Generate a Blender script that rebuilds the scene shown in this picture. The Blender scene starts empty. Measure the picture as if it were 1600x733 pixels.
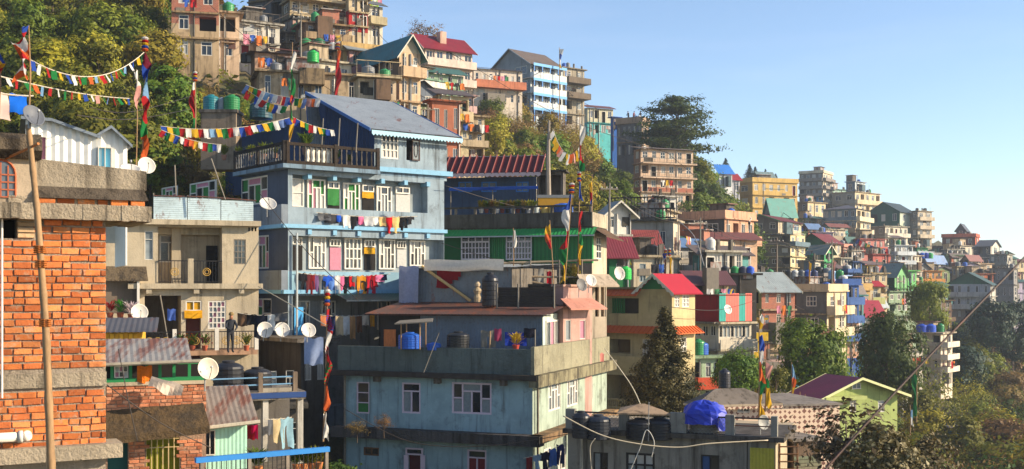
import bpy, math, random
import numpy as np
from mathutils import Vector, Matrix, Quaternion
R = math.radians
random.seed(7)
rng = np.random.default_rng(11)
sc = bpy.context.scene
col = sc.collection

# ------------------------------------------------------------------ camera, sky, sun, exposure
F, CX, HY = 1800.0, 800.0, 450.0          # focal length, principal column and horizon row, in photograph pixels
cam = bpy.data.cameras.new('camera')
cam.sensor_width = 36.0
cam.lens = 36.0 * F / 1600.0
cam.shift_y = (HY - 366.5) / 1600.0
cam.clip_start, cam.clip_end = 0.1, 20000.0
camo = bpy.data.objects.new('camera', cam)
camo.rotation_euler = (R(90), 0, 0)
col.objects.link(camo)
sc.camera = camo
cam.dof.use_dof = True
cam.dof.focus_distance = 70.0
cam.dof.aperture_fstop = 5.6

SUN_EL, SUN_AZ = 23.0, -7.0                # elevation; azimuth in degrees counter-clockwise from +X
sd = Vector((math.cos(R(SUN_EL)) * math.cos(R(SUN_AZ)), math.cos(R(SUN_EL)) * math.sin(R(SUN_AZ)), math.sin(R(SUN_EL))))
world = bpy.data.worlds.new('World')
sc.world = world
world.use_nodes = True
wn, wl = world.node_tree.nodes, world.node_tree.links
wn.clear()
wo = wn.new('ShaderNodeOutputWorld')
wb = wn.new('ShaderNodeBackground')
sky = wn.new('ShaderNodeTexSky')
sky.sky_type = 'NISHITA'
sky.sun_disc = False
sky.sun_elevation = R(SUN_EL)
sky.sun_rotation = R(90 - SUN_AZ)
sky.altitude = 2000
sky.air_density = 1.0
sky.dust_density = 1.9
sky.ozone_density = 1.6
wb.inputs['Strength'].default_value = 0.128
# thin high cloud veils, mixed into the sky itself
tcw = wn.new('ShaderNodeTexCoord')
mpw = wn.new('ShaderNodeMapping')
mpw.inputs['Scale'].default_value = (2.2, 2.2, 16.0)
nzw = wn.new('ShaderNodeTexNoise')
nzw.inputs['Scale'].default_value = 1.6
nzw.inputs['Detail'].default_value = 7
nzw.inputs['Roughness'].default_value = 0.55
crw = wn.new('ShaderNodeValToRGB')
crw.color_ramp.elements[0].position = 0.52
crw.color_ramp.elements[0].color = (0, 0, 0, 1)
crw.color_ramp.elements[1].position = 0.80
crw.color_ramp.elements[1].color = (0.05, 0.05, 0.05, 1)
mxw = wn.new('ShaderNodeMix')
mxw.data_type = 'RGBA'
mxw.inputs[7].default_value = (7.6, 7.0, 6.9, 1)
wl.new(tcw.outputs['Generated'], mpw.inputs['Vector'])
wl.new(mpw.outputs[0], nzw.inputs['Vector'])
wl.new(nzw.outputs['Fac'], crw.inputs[0])
wl.new(crw.outputs[0], mxw.inputs[0])
wl.new(sky.outputs[0], mxw.inputs[6])
wl.new(mxw.outputs[2], wb.inputs['Color'])
wl.new(wb.outputs[0], wo.inputs['Surface'])

sun = bpy.data.lights.new('sun', 'SUN')
sun.energy = 5.0
sun.angle = R(0.5)
sun.color = (1.0, 0.84, 0.62)
suno = bpy.data.objects.new('sun', sun)
suno.rotation_euler = sd.to_track_quat('Z', 'Y').to_euler()
col.objects.link(suno)

sc.view_settings.view_transform = 'Standard'
sc.view_settings.look = 'None'
sc.view_settings.exposure = 0.86
sc.view_settings.gamma = 1.0
sc.view_settings.use_curve_mapping = False
sc.render.engine = 'CYCLES'
sc.cycles.max_bounces = 6
sc.cycles.diffuse_bounces = 3
sc.cycles.transparent_max_bounces = 8
sc.cycles.volume_bounces = 0

# ------------------------------------------------------------------ helpers
def P(px, py, d):
    """photograph pixel and distance -> a point of the place"""
    return Vector(((px - CX) / F * d, d, (HY - py) / F * d))

def lin(c):
    out = []
    for v in c[:3]:
        v = v / 255.0
        out.append(v / 12.92 if v <= 0.04045 else ((v + 0.055) / 1.055) ** 2.4)
    return (out[0], out[1], out[2], 1.0)

def tag(o, label=None, cat=None, group=None, kind=None):
    if label: o['label'] = label
    if cat: o['category'] = cat
    if group: o['group'] = group
    if kind: o['kind'] = kind
    return o

def empty(name, loc=(0, 0, 0), rz=0.0, label=None, cat=None, group=None):
    o = bpy.data.objects.new(name, None)
    o.empty_display_size = 0.2
    o.location = loc
    o.rotation_euler = (0, 0, rz)
    col.objects.link(o)
    return tag(o, label, cat, group)

def link(name, me, parent=None, loc=None, rot=None, scale=None):
    o = bpy.data.objects.new(name, me)
    if loc is not None: o.location = loc
    if rot is not None: o.rotation_euler = rot
    if scale is not None: o.scale = scale
    col.objects.link(o)
    if parent is not None: o.parent = parent
    return o

class MB:
    def __init__(s):
        s.v, s.f = [], []
    def add(s, vs, fs):
        n = len(s.v)
        s.v += [tuple(p) for p in vs]
        s.f += [tuple(i + n for i in f) for f in fs]
        return s
    def quad(s, a, b, c, d):
        return s.add((a, b, c, d), ((0, 1, 2, 3),))
    def box(s, x0, x1, y0, y1, z0, z1):
        return s.add([(x0, y0, z0), (x1, y0, z0), (x1, y1, z0), (x0, y1, z0), (x0, y0, z1), (x1, y0, z1), (x1, y1, z1), (x0, y1, z1)],
                     [(0, 3, 2, 1), (4, 5, 6, 7), (0, 1, 5, 4), (1, 2, 6, 5), (2, 3, 7, 6), (3, 0, 4, 7)])
    def hexa(s, b, t):
        return s.add(list(b) + list(t), [(0, 3, 2, 1), (4, 5, 6, 7), (0, 1, 5, 4), (1, 2, 6, 5), (2, 3, 7, 6), (3, 0, 4, 7)])
    def tube(s, pts, r, n=6, cap=True):
        pts = [Vector(p) for p in pts]
        rs = r if isinstance(r, (list, tuple)) else [r] * len(pts)
        vs, fs = [], []
        for i, p in enumerate(pts):
            t = (pts[min(i + 1, len(pts) - 1)] - pts[max(i - 1, 0)])
            if t.length < 1e-9: t = Vector((0, 0, 1))
            t.normalize()
            a = Vector((1, 0, 0)) if abs(t.x) < 0.8 else Vector((0, 1, 0))
            e1 = t.cross(a).normalized()
            e2 = t.cross(e1)
            for k in range(n):
                th = 2 * math.pi * k / n
                vs.append(p + (e1 * math.cos(th) + e2 * math.sin(th)) * rs[i])
        for i in range(len(pts) - 1):
            for k in range(n):
                fs.append((i * n + k, i * n + (k + 1) % n, (i + 1) * n + (k + 1) % n, (i + 1) * n + k))
        if cap:
            fs.append(tuple(range(n))[::-1])
            fs.append(tuple((len(pts) - 1) * n + k for k in range(n)))
        return s.add(vs, fs)
    def lathe(s, prof, n=14, c=(0, 0, 0)):
        vs, fs = [], []
        for r, z in prof:
            for k in range(n):
                th = 2 * math.pi * k / n
                vs.append((c[0] + r * math.cos(th), c[1] + r * math.sin(th), c[2] + z))
        for i in range(len(prof) - 1):
            for k in range(n):
                fs.append((i * n + k, i * n + (k + 1) % n, (i + 1) * n + (k + 1) % n, (i + 1) * n + k))
        fs.append(tuple(range(n))[::-1])
        fs.append(tuple((len(prof) - 1) * n + k for k in range(n)))
        return s.add(vs, fs)
    def corr(s, o, es, et, ls, lt, pitch=0.15, amp=0.02, rows=1):
        """corrugated sheet: o corner, es across the ridges, et along them"""
        o, es, et = Vector(o), Vector(es).normalized(), Vector(et).normalized()
        n = es.cross(et)
        k = max(2, int(round(ls / pitch)) * 2)
        vs, fs = [], []
        for i in range(k + 1):
            p = o + es * (ls * i / k) + n * (amp if i % 2 else -amp) * 0.28
            vs += [p, p + et * lt]
        for i in range(k):
            fs.append((2 * i, 2 * i + 2, 2 * i + 3, 2 * i + 1))
        return s.add(vs, fs)
    def mesh(s, name, mat, smooth=False):
        me = bpy.data.meshes.new(name)
        me.from_pydata(s.v, [], s.f)
        if mat is not None: me.materials.append(mat)
        if smooth:
            me.polygons.foreach_set('use_smooth', [True] * len(me.polygons))
        return me
    def build(s, name, mat, parent=None, loc=None, rot=None, smooth=False):
        return link(name, s.mesh(name, mat, smooth), parent, loc, rot)

# ------------------------------------------------------------------ materials
_M = {}
def _new(key):
    m = bpy.data.materials.new(key)
    m.use_nodes = True
    nt = m.node_tree
    b = nt.nodes['Principled BSDF']
    return m, nt, nt.nodes, nt.links, b

def _mix(nt, fac, a, b, blend='MIX'):
    n = nt.nodes.new('ShaderNodeMix')
    n.data_type = 'RGBA'
    n.blend_type = blend
    for sock, val in ((n.inputs[0], fac), (n.inputs[6], a), (n.inputs[7], b)):
        if hasattr(val, 'links') or hasattr(val, 'is_linked'):
            nt.links.new(val, sock)
        else:
            sock.default_value = val
    return n.outputs[2]

def _noise(nt, scale, detail=4, rough=0.6, mapscale=None, coord=None, off=(0, 0, 0)):
    g = coord if coord is not None else nt.nodes.new('ShaderNodeNewGeometry').outputs['Position']
    mp = nt.nodes.new('ShaderNodeMapping')
    mp.inputs['Scale'].default_value = mapscale or (1, 1, 1)
    mp.inputs['Location'].default_value = off
    nt.links.new(g, mp.inputs['Vector'])
    n = nt.nodes.new('ShaderNodeTexNoise')
    n.inputs['Scale'].default_value = scale
    n.inputs['Detail'].default_value = detail
    n.inputs['Roughness'].default_value = rough
    nt.links.new(mp.outputs[0], n.inputs['Vector'])
    return n.outputs['Fac']

def _ramp(nt, fac, p0, p1, v0=0.0, v1=1.0):
    r = nt.nodes.new('ShaderNodeMapRange')
    r.interpolation_type = 'SMOOTHSTEP'
    r.inputs['From Min'].default_value = p0
    r.inputs['From Max'].default_value = p1
    r.inputs['To Min'].default_value = v0
    r.inputs['To Max'].default_value = v1
    nt.links.new(fac, r.inputs['Value'])
    return r.outputs['Result']

def wall(c, stain=0.5, rough=0.9, bump=0.25, fine=14.0, grime=(46, 40, 34), seed=0):
    """painted or bare plaster with blotches, vertical run-off streaks and patchy wear"""
    key = 'plaster_%s_%.2f_%.2f_%d' % ('_'.join(str(int(v)) for v in c), stain, bump, seed)
    if key in _M: return _M[key]
    m, nt, N, L, b = _new(key)
    base = tuple(v * 0.80 for v in lin(c)[:3]) + (1,)
    stain = min(1.0, stain * 1.25 + 0.06)
    n1 = _noise(nt, 0.55, 5, 0.62, off=(seed * 3.1, seed, 0))
    c1 = _mix(nt, _ramp(nt, n1, 0.35, 0.7, 0.0, 0.75), base, tuple(v * 0.66 for v in base[:3]) + (1,))
    n2 = _noise(nt, 2.6, 6, 0.7, off=(0, seed * 2.3, seed))
    c2 = _mix(nt, _ramp(nt, n2, 0.5, 0.78, 0.0, 0.5), c1, tuple(min(1, v * 1.22 + 0.02) for v in base[:3]) + (1,))
    n3 = _noise(nt, 1.5, 5, 0.68, mapscale=(2.2, 2.2, 0.16), off=(seed * 1.7, 0, 0))
    c3 = _mix(nt, _ramp(nt, n3, 0.56 - 0.12 * stain, 0.80 - 0.1 * stain, 0.0, min(0.95, 0.35 + stain * 0.6)), c2, lin(grime))
    n5 = _noise(nt, 0.9, 7, 0.75, off=(5 + seed, 9, 2))
    c4 = _mix(nt, _ramp(nt, n5, 0.62 - 0.14 * stain, 0.74 - 0.1 * stain, 0.0, 0.75 * stain), c3, lin((58, 52, 44)))
    L.new(c4, b.inputs['Base Color'])
    b.inputs['Roughness'].default_value = rough
    b.inputs['Specular IOR Level'].default_value = 0.2
    n4 = _noise(nt, fine, 5, 0.7)
    bp = N.new('ShaderNodeBump')
    bp.inputs['Strength'].default_value = bump
    bp.inputs['Distance'].default_value = 0.06
    L.new(n4, bp.inputs['Height'])
    L.new(bp.outputs[0], b.inputs['Normal'])
    _M[key] = m
    return m

def paint(c, rough=0.6, wear=0.25, spec=0.3, metallic=0.0, fine=6.0):
    key = 'paint_%s_%.2f_%.2f_%.1f' % ('_'.join(str(int(v)) for v in c), rough, wear, metallic)
    if key in _M: return _M[key]
    m, nt, N, L, b = _new(key)
    base = lin(c)
    n1 = _noise(nt, fine, 5, 0.65)
    c1 = _mix(nt, _ramp(nt, n1, 0.42, 0.75, 0.0, wear), base, tuple(v * 0.45 + 0.012 for v in base[:3]) + (1,))
    n2 = _noise(nt, 1.3, 3, 0.5)
    c2 = _mix(nt, _ramp(nt, n2, 0.35, 0.7, 0.0, wear * 0.6), c1, tuple(v * 0.72 for v in base[:3]) + (1,))
    L.new(c2, b.inputs['Base Color'])
    b.inputs['Roughness'].default_value = rough
    b.inputs['Metallic'].default_value = metallic
    b.inputs['Specular IOR Level'].default_value = spec
    _M[key] = m
    return m

def rusty(c, rust=0.5, rough=0.55, dirc=(0.3, 0.3, 3.0)):
    key = 'sheet_%s_%.2f' % ('_'.join(str(int(v)) for v in c), rust)
    if key in _M: return _M[key]
    m, nt, N, L, b = _new(key)
    base = lin(c)
    n1 = _noise(nt, 0.8, 6, 0.7)
    n2 = _noise(nt, 1.6, 5, 0.7, mapscale=(1.8, 0.35, 0.6))
    c0 = _mix(nt, _ramp(nt, n1, 0.35, 0.7, 0, 0.6), base, tuple(v * 0.6 for v in base[:3]) + (1,))
    c1 = _mix(nt, _ramp(nt, n2, 0.62 - 0.25 * rust, 0.72 - 0.15 * rust, 0, 0.9), c0, lin((112, 62, 40)))
    n3 = _noise(nt, 7, 4, 0.7)
    c2 = _mix(nt, _ramp(nt, n3, 0.5, 0.8, 0, 0.5), c1, lin((58, 40, 34)))
    L.new(c2, b.inputs['Base Color'])
    b.inputs['Roughness'].default_value = rough
    b.inputs['Metallic'].default_value = 0.15
    _M[key] = m
    return m

def cloth(c, trans=0.25):
    key = 'cloth_%s' % '_'.join(str(int(v)) for v in c)
    if key in _M: return _M[key]
    m, nt, N, L, b = _new(key)
    base = lin(c)
    n1 = _noise(nt, 9, 3, 0.6)
    c1 = _mix(nt, _ramp(nt, n1, 0.3, 0.75, 0, 0.4), base, tuple(v * 0.6 for v in base[:3]) + (1,))
    L.new(c1, b.inputs['Base Color'])
    b.inputs['Roughness'].default_value = 0.85
    b.inputs['Specular IOR Level'].default_value = 0.1
    t = N.new('ShaderNodeBsdfTranslucent')
    L.new(c1, t.inputs['Color'])
    mx = N.new('ShaderNodeMixShader')
    mx.inputs[0].default_value = trans
    L.new(b.outputs[0], mx.inputs[1])
    L.new(t.outputs[0], mx.inputs[2])
    L.new(mx.outputs[0], nt.nodes['Material Output'].inputs['Surface'])
    _M[key] = m
    return m

def leafmat(c1, c2, c3=None, trans=0.35, scale=0.9):
    key = 'leaf_%s_%s' % ('_'.join(str(int(v)) for v in c1), '_'.join(str(int(v)) for v in c2))
    if key in _M: return _M[key]
    m, nt, N, L, b = _new(key)
    oi = N.new('ShaderNodeObjectInfo')
    n1 = _noise(nt, scale, 4, 0.7)
    ca = _mix(nt, _ramp(nt, n1, 0.32, 0.68), lin(c1), lin(c2))
    n2 = _noise(nt, 5.0, 2, 0.5)
    ca = _mix(nt, _ramp(nt, n2, 0.5, 0.75, 0, 0.7), ca, lin(c3 or c2))
    hs = N.new('ShaderNodeHueSaturation')
    r1 = _ramp(nt, oi.outputs['Random'], 0, 1, 0.482, 0.515)
    r2 = _ramp(nt, oi.outputs['Random'], 0, 1, 0.78, 1.2)
    L.new(r1, hs.inputs['Hue'])
    L.new(r2, hs.inputs['Value'])
    L.new(ca, hs.inputs['Color'])
    L.new(hs.outputs[0], b.inputs['Base Color'])
    b.inputs['Roughness'].default_value = 0.6
    b.inputs['Specular IOR Level'].default_value = 0.25
    t = N.new('ShaderNodeBsdfTranslucent')
    L.new(hs.outputs[0], t.inputs['Color'])
    mx = N.new('ShaderNodeMixShader')
    mx.inputs[0].default_value = trans
    L.new(b.outputs[0], mx.inputs[1])
    L.new(t.outputs[0], mx.inputs[2])
    L.new(mx.outputs[0], nt.nodes['Material Output'].inputs['Surface'])
    _M[key] = m
    return m

def glass(c=(22, 27, 32), rough=0.08):
    key = 'glass_%s_%.2f' % ('_'.join(str(int(v)) for v in c), rough)
    if key in _M: return _M[key]
    m, nt, N, L, b = _new(key)
    n1 = _noise(nt, 0.9, 3, 0.6)
    base = lin(c)
    ca = _mix(nt, _ramp(nt, n1, 0.35, 0.68), base, tuple(min(1, v * 2.2 + 0.01) for v in base[:3]) + (1,))
    L.new(ca, b.inputs['Base Color'])
    b.inputs['Roughness'].default_value = rough
    b.inputs['Specular IOR Level'].default_value = 0.6
    _M[key] = m
    return m

def brickmat(c1=(176, 92, 62), c2=(150, 74, 50), mort=(150, 138, 122), w=0.23, h=0.083):
    """courses too far off to pick apart; runs along the wall in the thing's own axes"""
    key = 'bricks_%s_%.2f' % ('_'.join(str(int(v)) for v in c1), w)
    if key in _M: return _M[key]
    m, nt, N, L, b = _new(key)
    tc = N.new('ShaderNodeTexCoord')
    sp = N.new('ShaderNodeSeparateXYZ')
    L.new(tc.outputs['Object'], sp.inputs[0])
    ad = N.new('ShaderNodeMath')
    L.new(sp.outputs[0], ad.inputs[0])
    L.new(sp.outputs[1], ad.inputs[1])
    cb = N.new('ShaderNodeCombineXYZ')
    L.new(ad.outputs[0], cb.inputs[0])
    L.new(sp.outputs[2], cb.inputs[1])
    bt = N.new('ShaderNodeTexBrick')
    bt.inputs['Color1'].default_value = lin(c1)
    bt.inputs['Color2'].default_value = lin(c2)
    bt.inputs['Mortar'].default_value = lin(mort)
    bt.inputs['Scale'].default_value = 1.0
    bt.inputs['Brick Width'].default_value = w
    bt.inputs['Row Height'].default_value = h
    bt.inputs['Mortar Size'].default_value = 0.012
    L.new(cb.outputs[0], bt.inputs['Vector'])
    n1 = _noise(nt, 1.2, 5, 0.7)
    ca = _mix(nt, _ramp(nt, n1, 0.45, 0.75, 0, 0.6), bt.outputs['Color'], lin((120, 100, 84)))
    L.new(ca, b.inputs['Base Color'])
    b.inputs['Roughness'].default_value = 0.92
    bp = N.new('ShaderNodeBump')
    bp.inputs['Strength'].default_value = 0.5
    bp.inputs['Distance'].default_value = 0.02
    inv = N.new('ShaderNodeMath')
    inv.operation = 'SUBTRACT'
    inv.inputs[0].default_value = 1.0
    L.new(bt.outputs['Fac'], inv.inputs[1])
    L.new(inv.outputs[0], bp.inputs['Height'])
    L.new(bp.outputs[0], b.inputs['Normal'])
    _M[key] = m
    return m

def claymat(c=(192, 86, 44)):
    """single fired bricks: every brick its own tone"""
    key = 'clay_%s' % '_'.join(str(int(v)) for v in c)
    if key in _M: return _M[key]
    m, nt, N, L, b = _new(key)
    oi = N.new('ShaderNodeObjectInfo')
    base = lin(c)
    ca = _mix(nt, oi.outputs['Random'], tuple(v * 0.5 for v in base[:3]) + (1,), tuple(min(1, v * 1.15) for v in base[:3]) + (1,))
    n1 = _noise(nt, 16, 6, 0.75)
    ca = _mix(nt, _ramp(nt, n1, 0.45, 0.75, 0, 0.55), ca, lin((132, 66, 42)))
    n2 = _noise(nt, 7, 4, 0.7)
    ca = _mix(nt, _ramp(nt, n2, 0.54, 0.70, 0, 0.75), ca, lin((172, 150, 126)))
    n3 = _noise(nt, 2.1, 4, 0.7)
    ca = _mix(nt, _ramp(nt, n3, 0.52, 0.75, 0, 0.6), ca, lin((120, 72, 52)))
    L.new(ca, b.inputs['Base Color'])
    b.inputs['Roughness'].default_value = 0.92
    b.inputs['Specular IOR Level'].default_value = 0.15
    bp = N.new('ShaderNodeBump')
    bp.inputs['Strength'].default_value = 0.6
    bp.inputs['Distance'].default_value = 0.02
    L.new(_noise(nt, 45, 5, 0.75), bp.inputs['Height'])
    L.new(bp.outputs[0], b.inputs['Normal'])
    _M[key] = m
    return m

def woodmat(c=(150, 108, 62), ring=False):
    key = 'wood_%s_%d' % ('_'.join(str(int(v)) for v in c), ring)
    if key in _M: return _M[key]
    m, nt, N, L, b = _new(key)
    base = lin(c)
    n1 = _noise(nt, 4, 6, 0.7, mapscale=(6, 6, 0.7))
    ca = _mix(nt, _ramp(nt, n1, 0.35, 0.7, 0, 0.7), base, tuple(v * 0.5 for v in base[:3]) + (1,))
    L.new(ca, b.inputs['Base Color'])
    b.inputs['Roughness'].default_value = 0.7
    b.inputs['Specular IOR Level'].default_value = 0.25
    bp = N.new('ShaderNodeBump')
    bp.inputs['Strength'].default_value = 0.3
    bp.inputs['Distance'].default_value = 0.01
    L.new(n1, bp.inputs['Height'])
    L.new(bp.outputs[0], b.inputs['Normal'])
    _M[key] = m
    return m

def patmat(c1, c2, scale=9.0, kind='checker'):
    """printed cloth or patterned tile cladding"""
    key = 'pattern_%s_%s_%.1f' % ('_'.join(str(int(v)) for v in c1), kind, scale)
    if key in _M: return _M[key]
    m, nt, N, L, b = _new(key)
    if kind == 'dots':
        t = N.new('ShaderNodeTexVoronoi')
        t.inputs['Scale'].default_value = scale
        L.new(N.new('ShaderNodeNewGeometry').outputs['Position'], t.inputs['Vector'])
        f = _ramp(nt, t.outputs['Distance'], 0.25, 0.4)
    else:
        tc = N.new('ShaderNodeTexCoord')
        sp = N.new('ShaderNodeSeparateXYZ')
        L.new(tc.outputs['Object'], sp.inputs[0])
        ad = N.new('ShaderNodeMath')
        L.new(sp.outputs[0], ad.inputs[0])
        L.new(sp.outputs[1], ad.inputs[1])
        cb = N.new('ShaderNodeCombineXYZ')
        L.new(ad.outputs[0], cb.inputs[0])
        L.new(sp.outputs[2], cb.inputs[1])
        t = N.new('ShaderNodeTexVoronoi')
        t.distance = 'MANHATTAN'
        t.inputs['Scale'].default_value = scale
        t.inputs['Randomness'].default_value = 0.25
        L.new(cb.outputs[0], t.inputs['Vector'])
        f = _ramp(nt, t.outputs['Distance'], 0.46, 0.56)
    ca = _mix(nt, f, lin(c1), lin(c2))
    L.new(ca, b.inputs['Base Color'])
    b.inputs['Roughness'].default_value = 0.7
    _M[key] = m
    return m

# common stock
CONC = wall((176, 166, 148), 0.45)
CONCD = wall((122, 114, 104), 0.75)
CONCW = wall((204, 196, 180), 0.4)
GRIMY = wall((86, 82, 74), 0.9, bump=0.5)
BLACKMOLD = wall((60, 62, 58), 0.95, bump=0.6)
WHITEP = paint((208, 202, 190), 0.6, 0.3)
LILAC = paint((206, 192, 200), 0.6, 0.15)
GLASS = glass()
GLASSB = glass((40, 52, 66))
CURT = {'w': cloth((206, 204, 198)), 'g': cloth((64, 130, 70)), 'p': cloth((206, 140, 158)), 'y': cloth((214, 160, 40)),
        'b': cloth((70, 100, 150)), 'r': cloth((130, 40, 48)), 'm': cloth((150, 158, 160))}
DARK_INSIDE = paint((28, 24, 22), 0.9, 0.3)  # near-black paint for the unlit inside of openings, shade put into colour
IRON = paint((34, 32, 32), 0.6, 0.4)
STEEL = paint((140, 140, 138), 0.45, 0.3)
BAMBOO = woodmat((156, 124, 88))
WOOD = woodmat((120, 84, 54))
WOODG = woodmat((128, 120, 108))
GALV = rusty((158, 162, 160), 0.25)
GALVR = rusty((150, 146, 140), 0.75)
RUST = rusty((88, 60, 50), 0.6)
# ------------------------------------------------------------------ house kit
_unit = {}
def unit_quad(mat):
    k = ('q', mat.name)
    if k not in _unit:
        _unit[k] = MB().quad((0, 0, 0), (1, 0, 0), (1, 0, 1), (0, 0, 1)).mesh('pane', mat)
    return _unit[k]
def unit_box(mat, name='bar'):
    k = ('b', mat.name, name)
    if k not in _unit:
        _unit[k] = MB().box(0, 1, 0, 1, 0, 1).mesh(name, mat)
    return _unit[k]
def unit_baluster(mat):
    k = ('bal', mat.name)
    if k not in _unit:
        _unit[k] = MB().lathe([(0.5, 0), (0.5, 0.12), (0.28, 0.18), (0.5, 0.36), (0.46, 0.5), (0.26, 0.78), (0.5, 0.86), (0.5, 1.0)], 6).mesh('baluster', mat)
    return _unit[k]

def win_layout(w, h, style):
    """frame bars and panes as (x0,x1,z0,z1) rectangles"""
    f = min(0.075, w * 0.08)
    g = f * 0.8
    bars = [(0, f, 0, h), (w - f, w, 0, h), (f, w - f, 0, f), (f, w - f, h - f, h)]
    panes = []
    def grid(x0, x1, z0, z1, c, r, gg=g):
        cw = (x1 - x0 - gg * (c - 1)) / c
        rh = (z1 - z0 - gg * (r - 1)) / r
        for i in range(c):
            for j in range(r):
                panes.append((x0 + i * (cw + gg), x0 + i * (cw + gg) + cw, z0 + j * (rh + gg), z0 + j * (rh + gg) + rh))
        for i in range(1, c):
            bars.append((x0 + i * (cw + gg) - gg, x0 + i * (cw + gg), z0, z1))
        for j in range(1, r):
            for i in range(c):
                bars.append((x0 + i * (cw + gg), x0 + i * (cw + gg) + cw, z0 + j * (rh + gg) - gg, z0 + j * (rh + gg)))
    if style[0] == 'g':
        c, r = style[1:].split('x')
        grid(f, w - f, f, h - f, int(c), int(r))
    elif style[0] == 't' and style != 'tri':
        c = int(style[1:] or 2)
        zt = h * 0.70
        grid(f, w - f, f, zt, c, 1)
        bars.append((f, w - f, zt, zt + g))
        grid(f, w - f, zt + g, h - f, max(1, c - 1), 1)
    elif style == 'tri':
        xs = w * 0.25
        grid(f, xs, f, h - f, 1, 2)
        grid(w - xs, w - f, f, h - f, 1, 2)
        bars += [(xs, xs + g, f, h - f), (w - xs - g, w - xs, f, h - f)]
        zt = h * 0.70
        grid(xs + g, w - xs - g, f, zt, 2, 1)
        bars.append((xs + g, w - xs - g, zt, zt + g))
        grid(xs + g, w - xs - g, zt + g, h - f, 1, 1)
    elif style == 'quad':      # four tall leaves under a row of small lights
        zt = h * 0.72
        grid(f, w - f, f, zt, 8, 3, g * 0.75)
        bars.append((f, w - f, zt, zt + g * 1.5))
        grid(f, w - f, zt + g * 1.5, h - f, 4, 1)
    elif style == 'one':
        panes.append((f, w - f, f, h - f))
    return bars, panes

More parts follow.
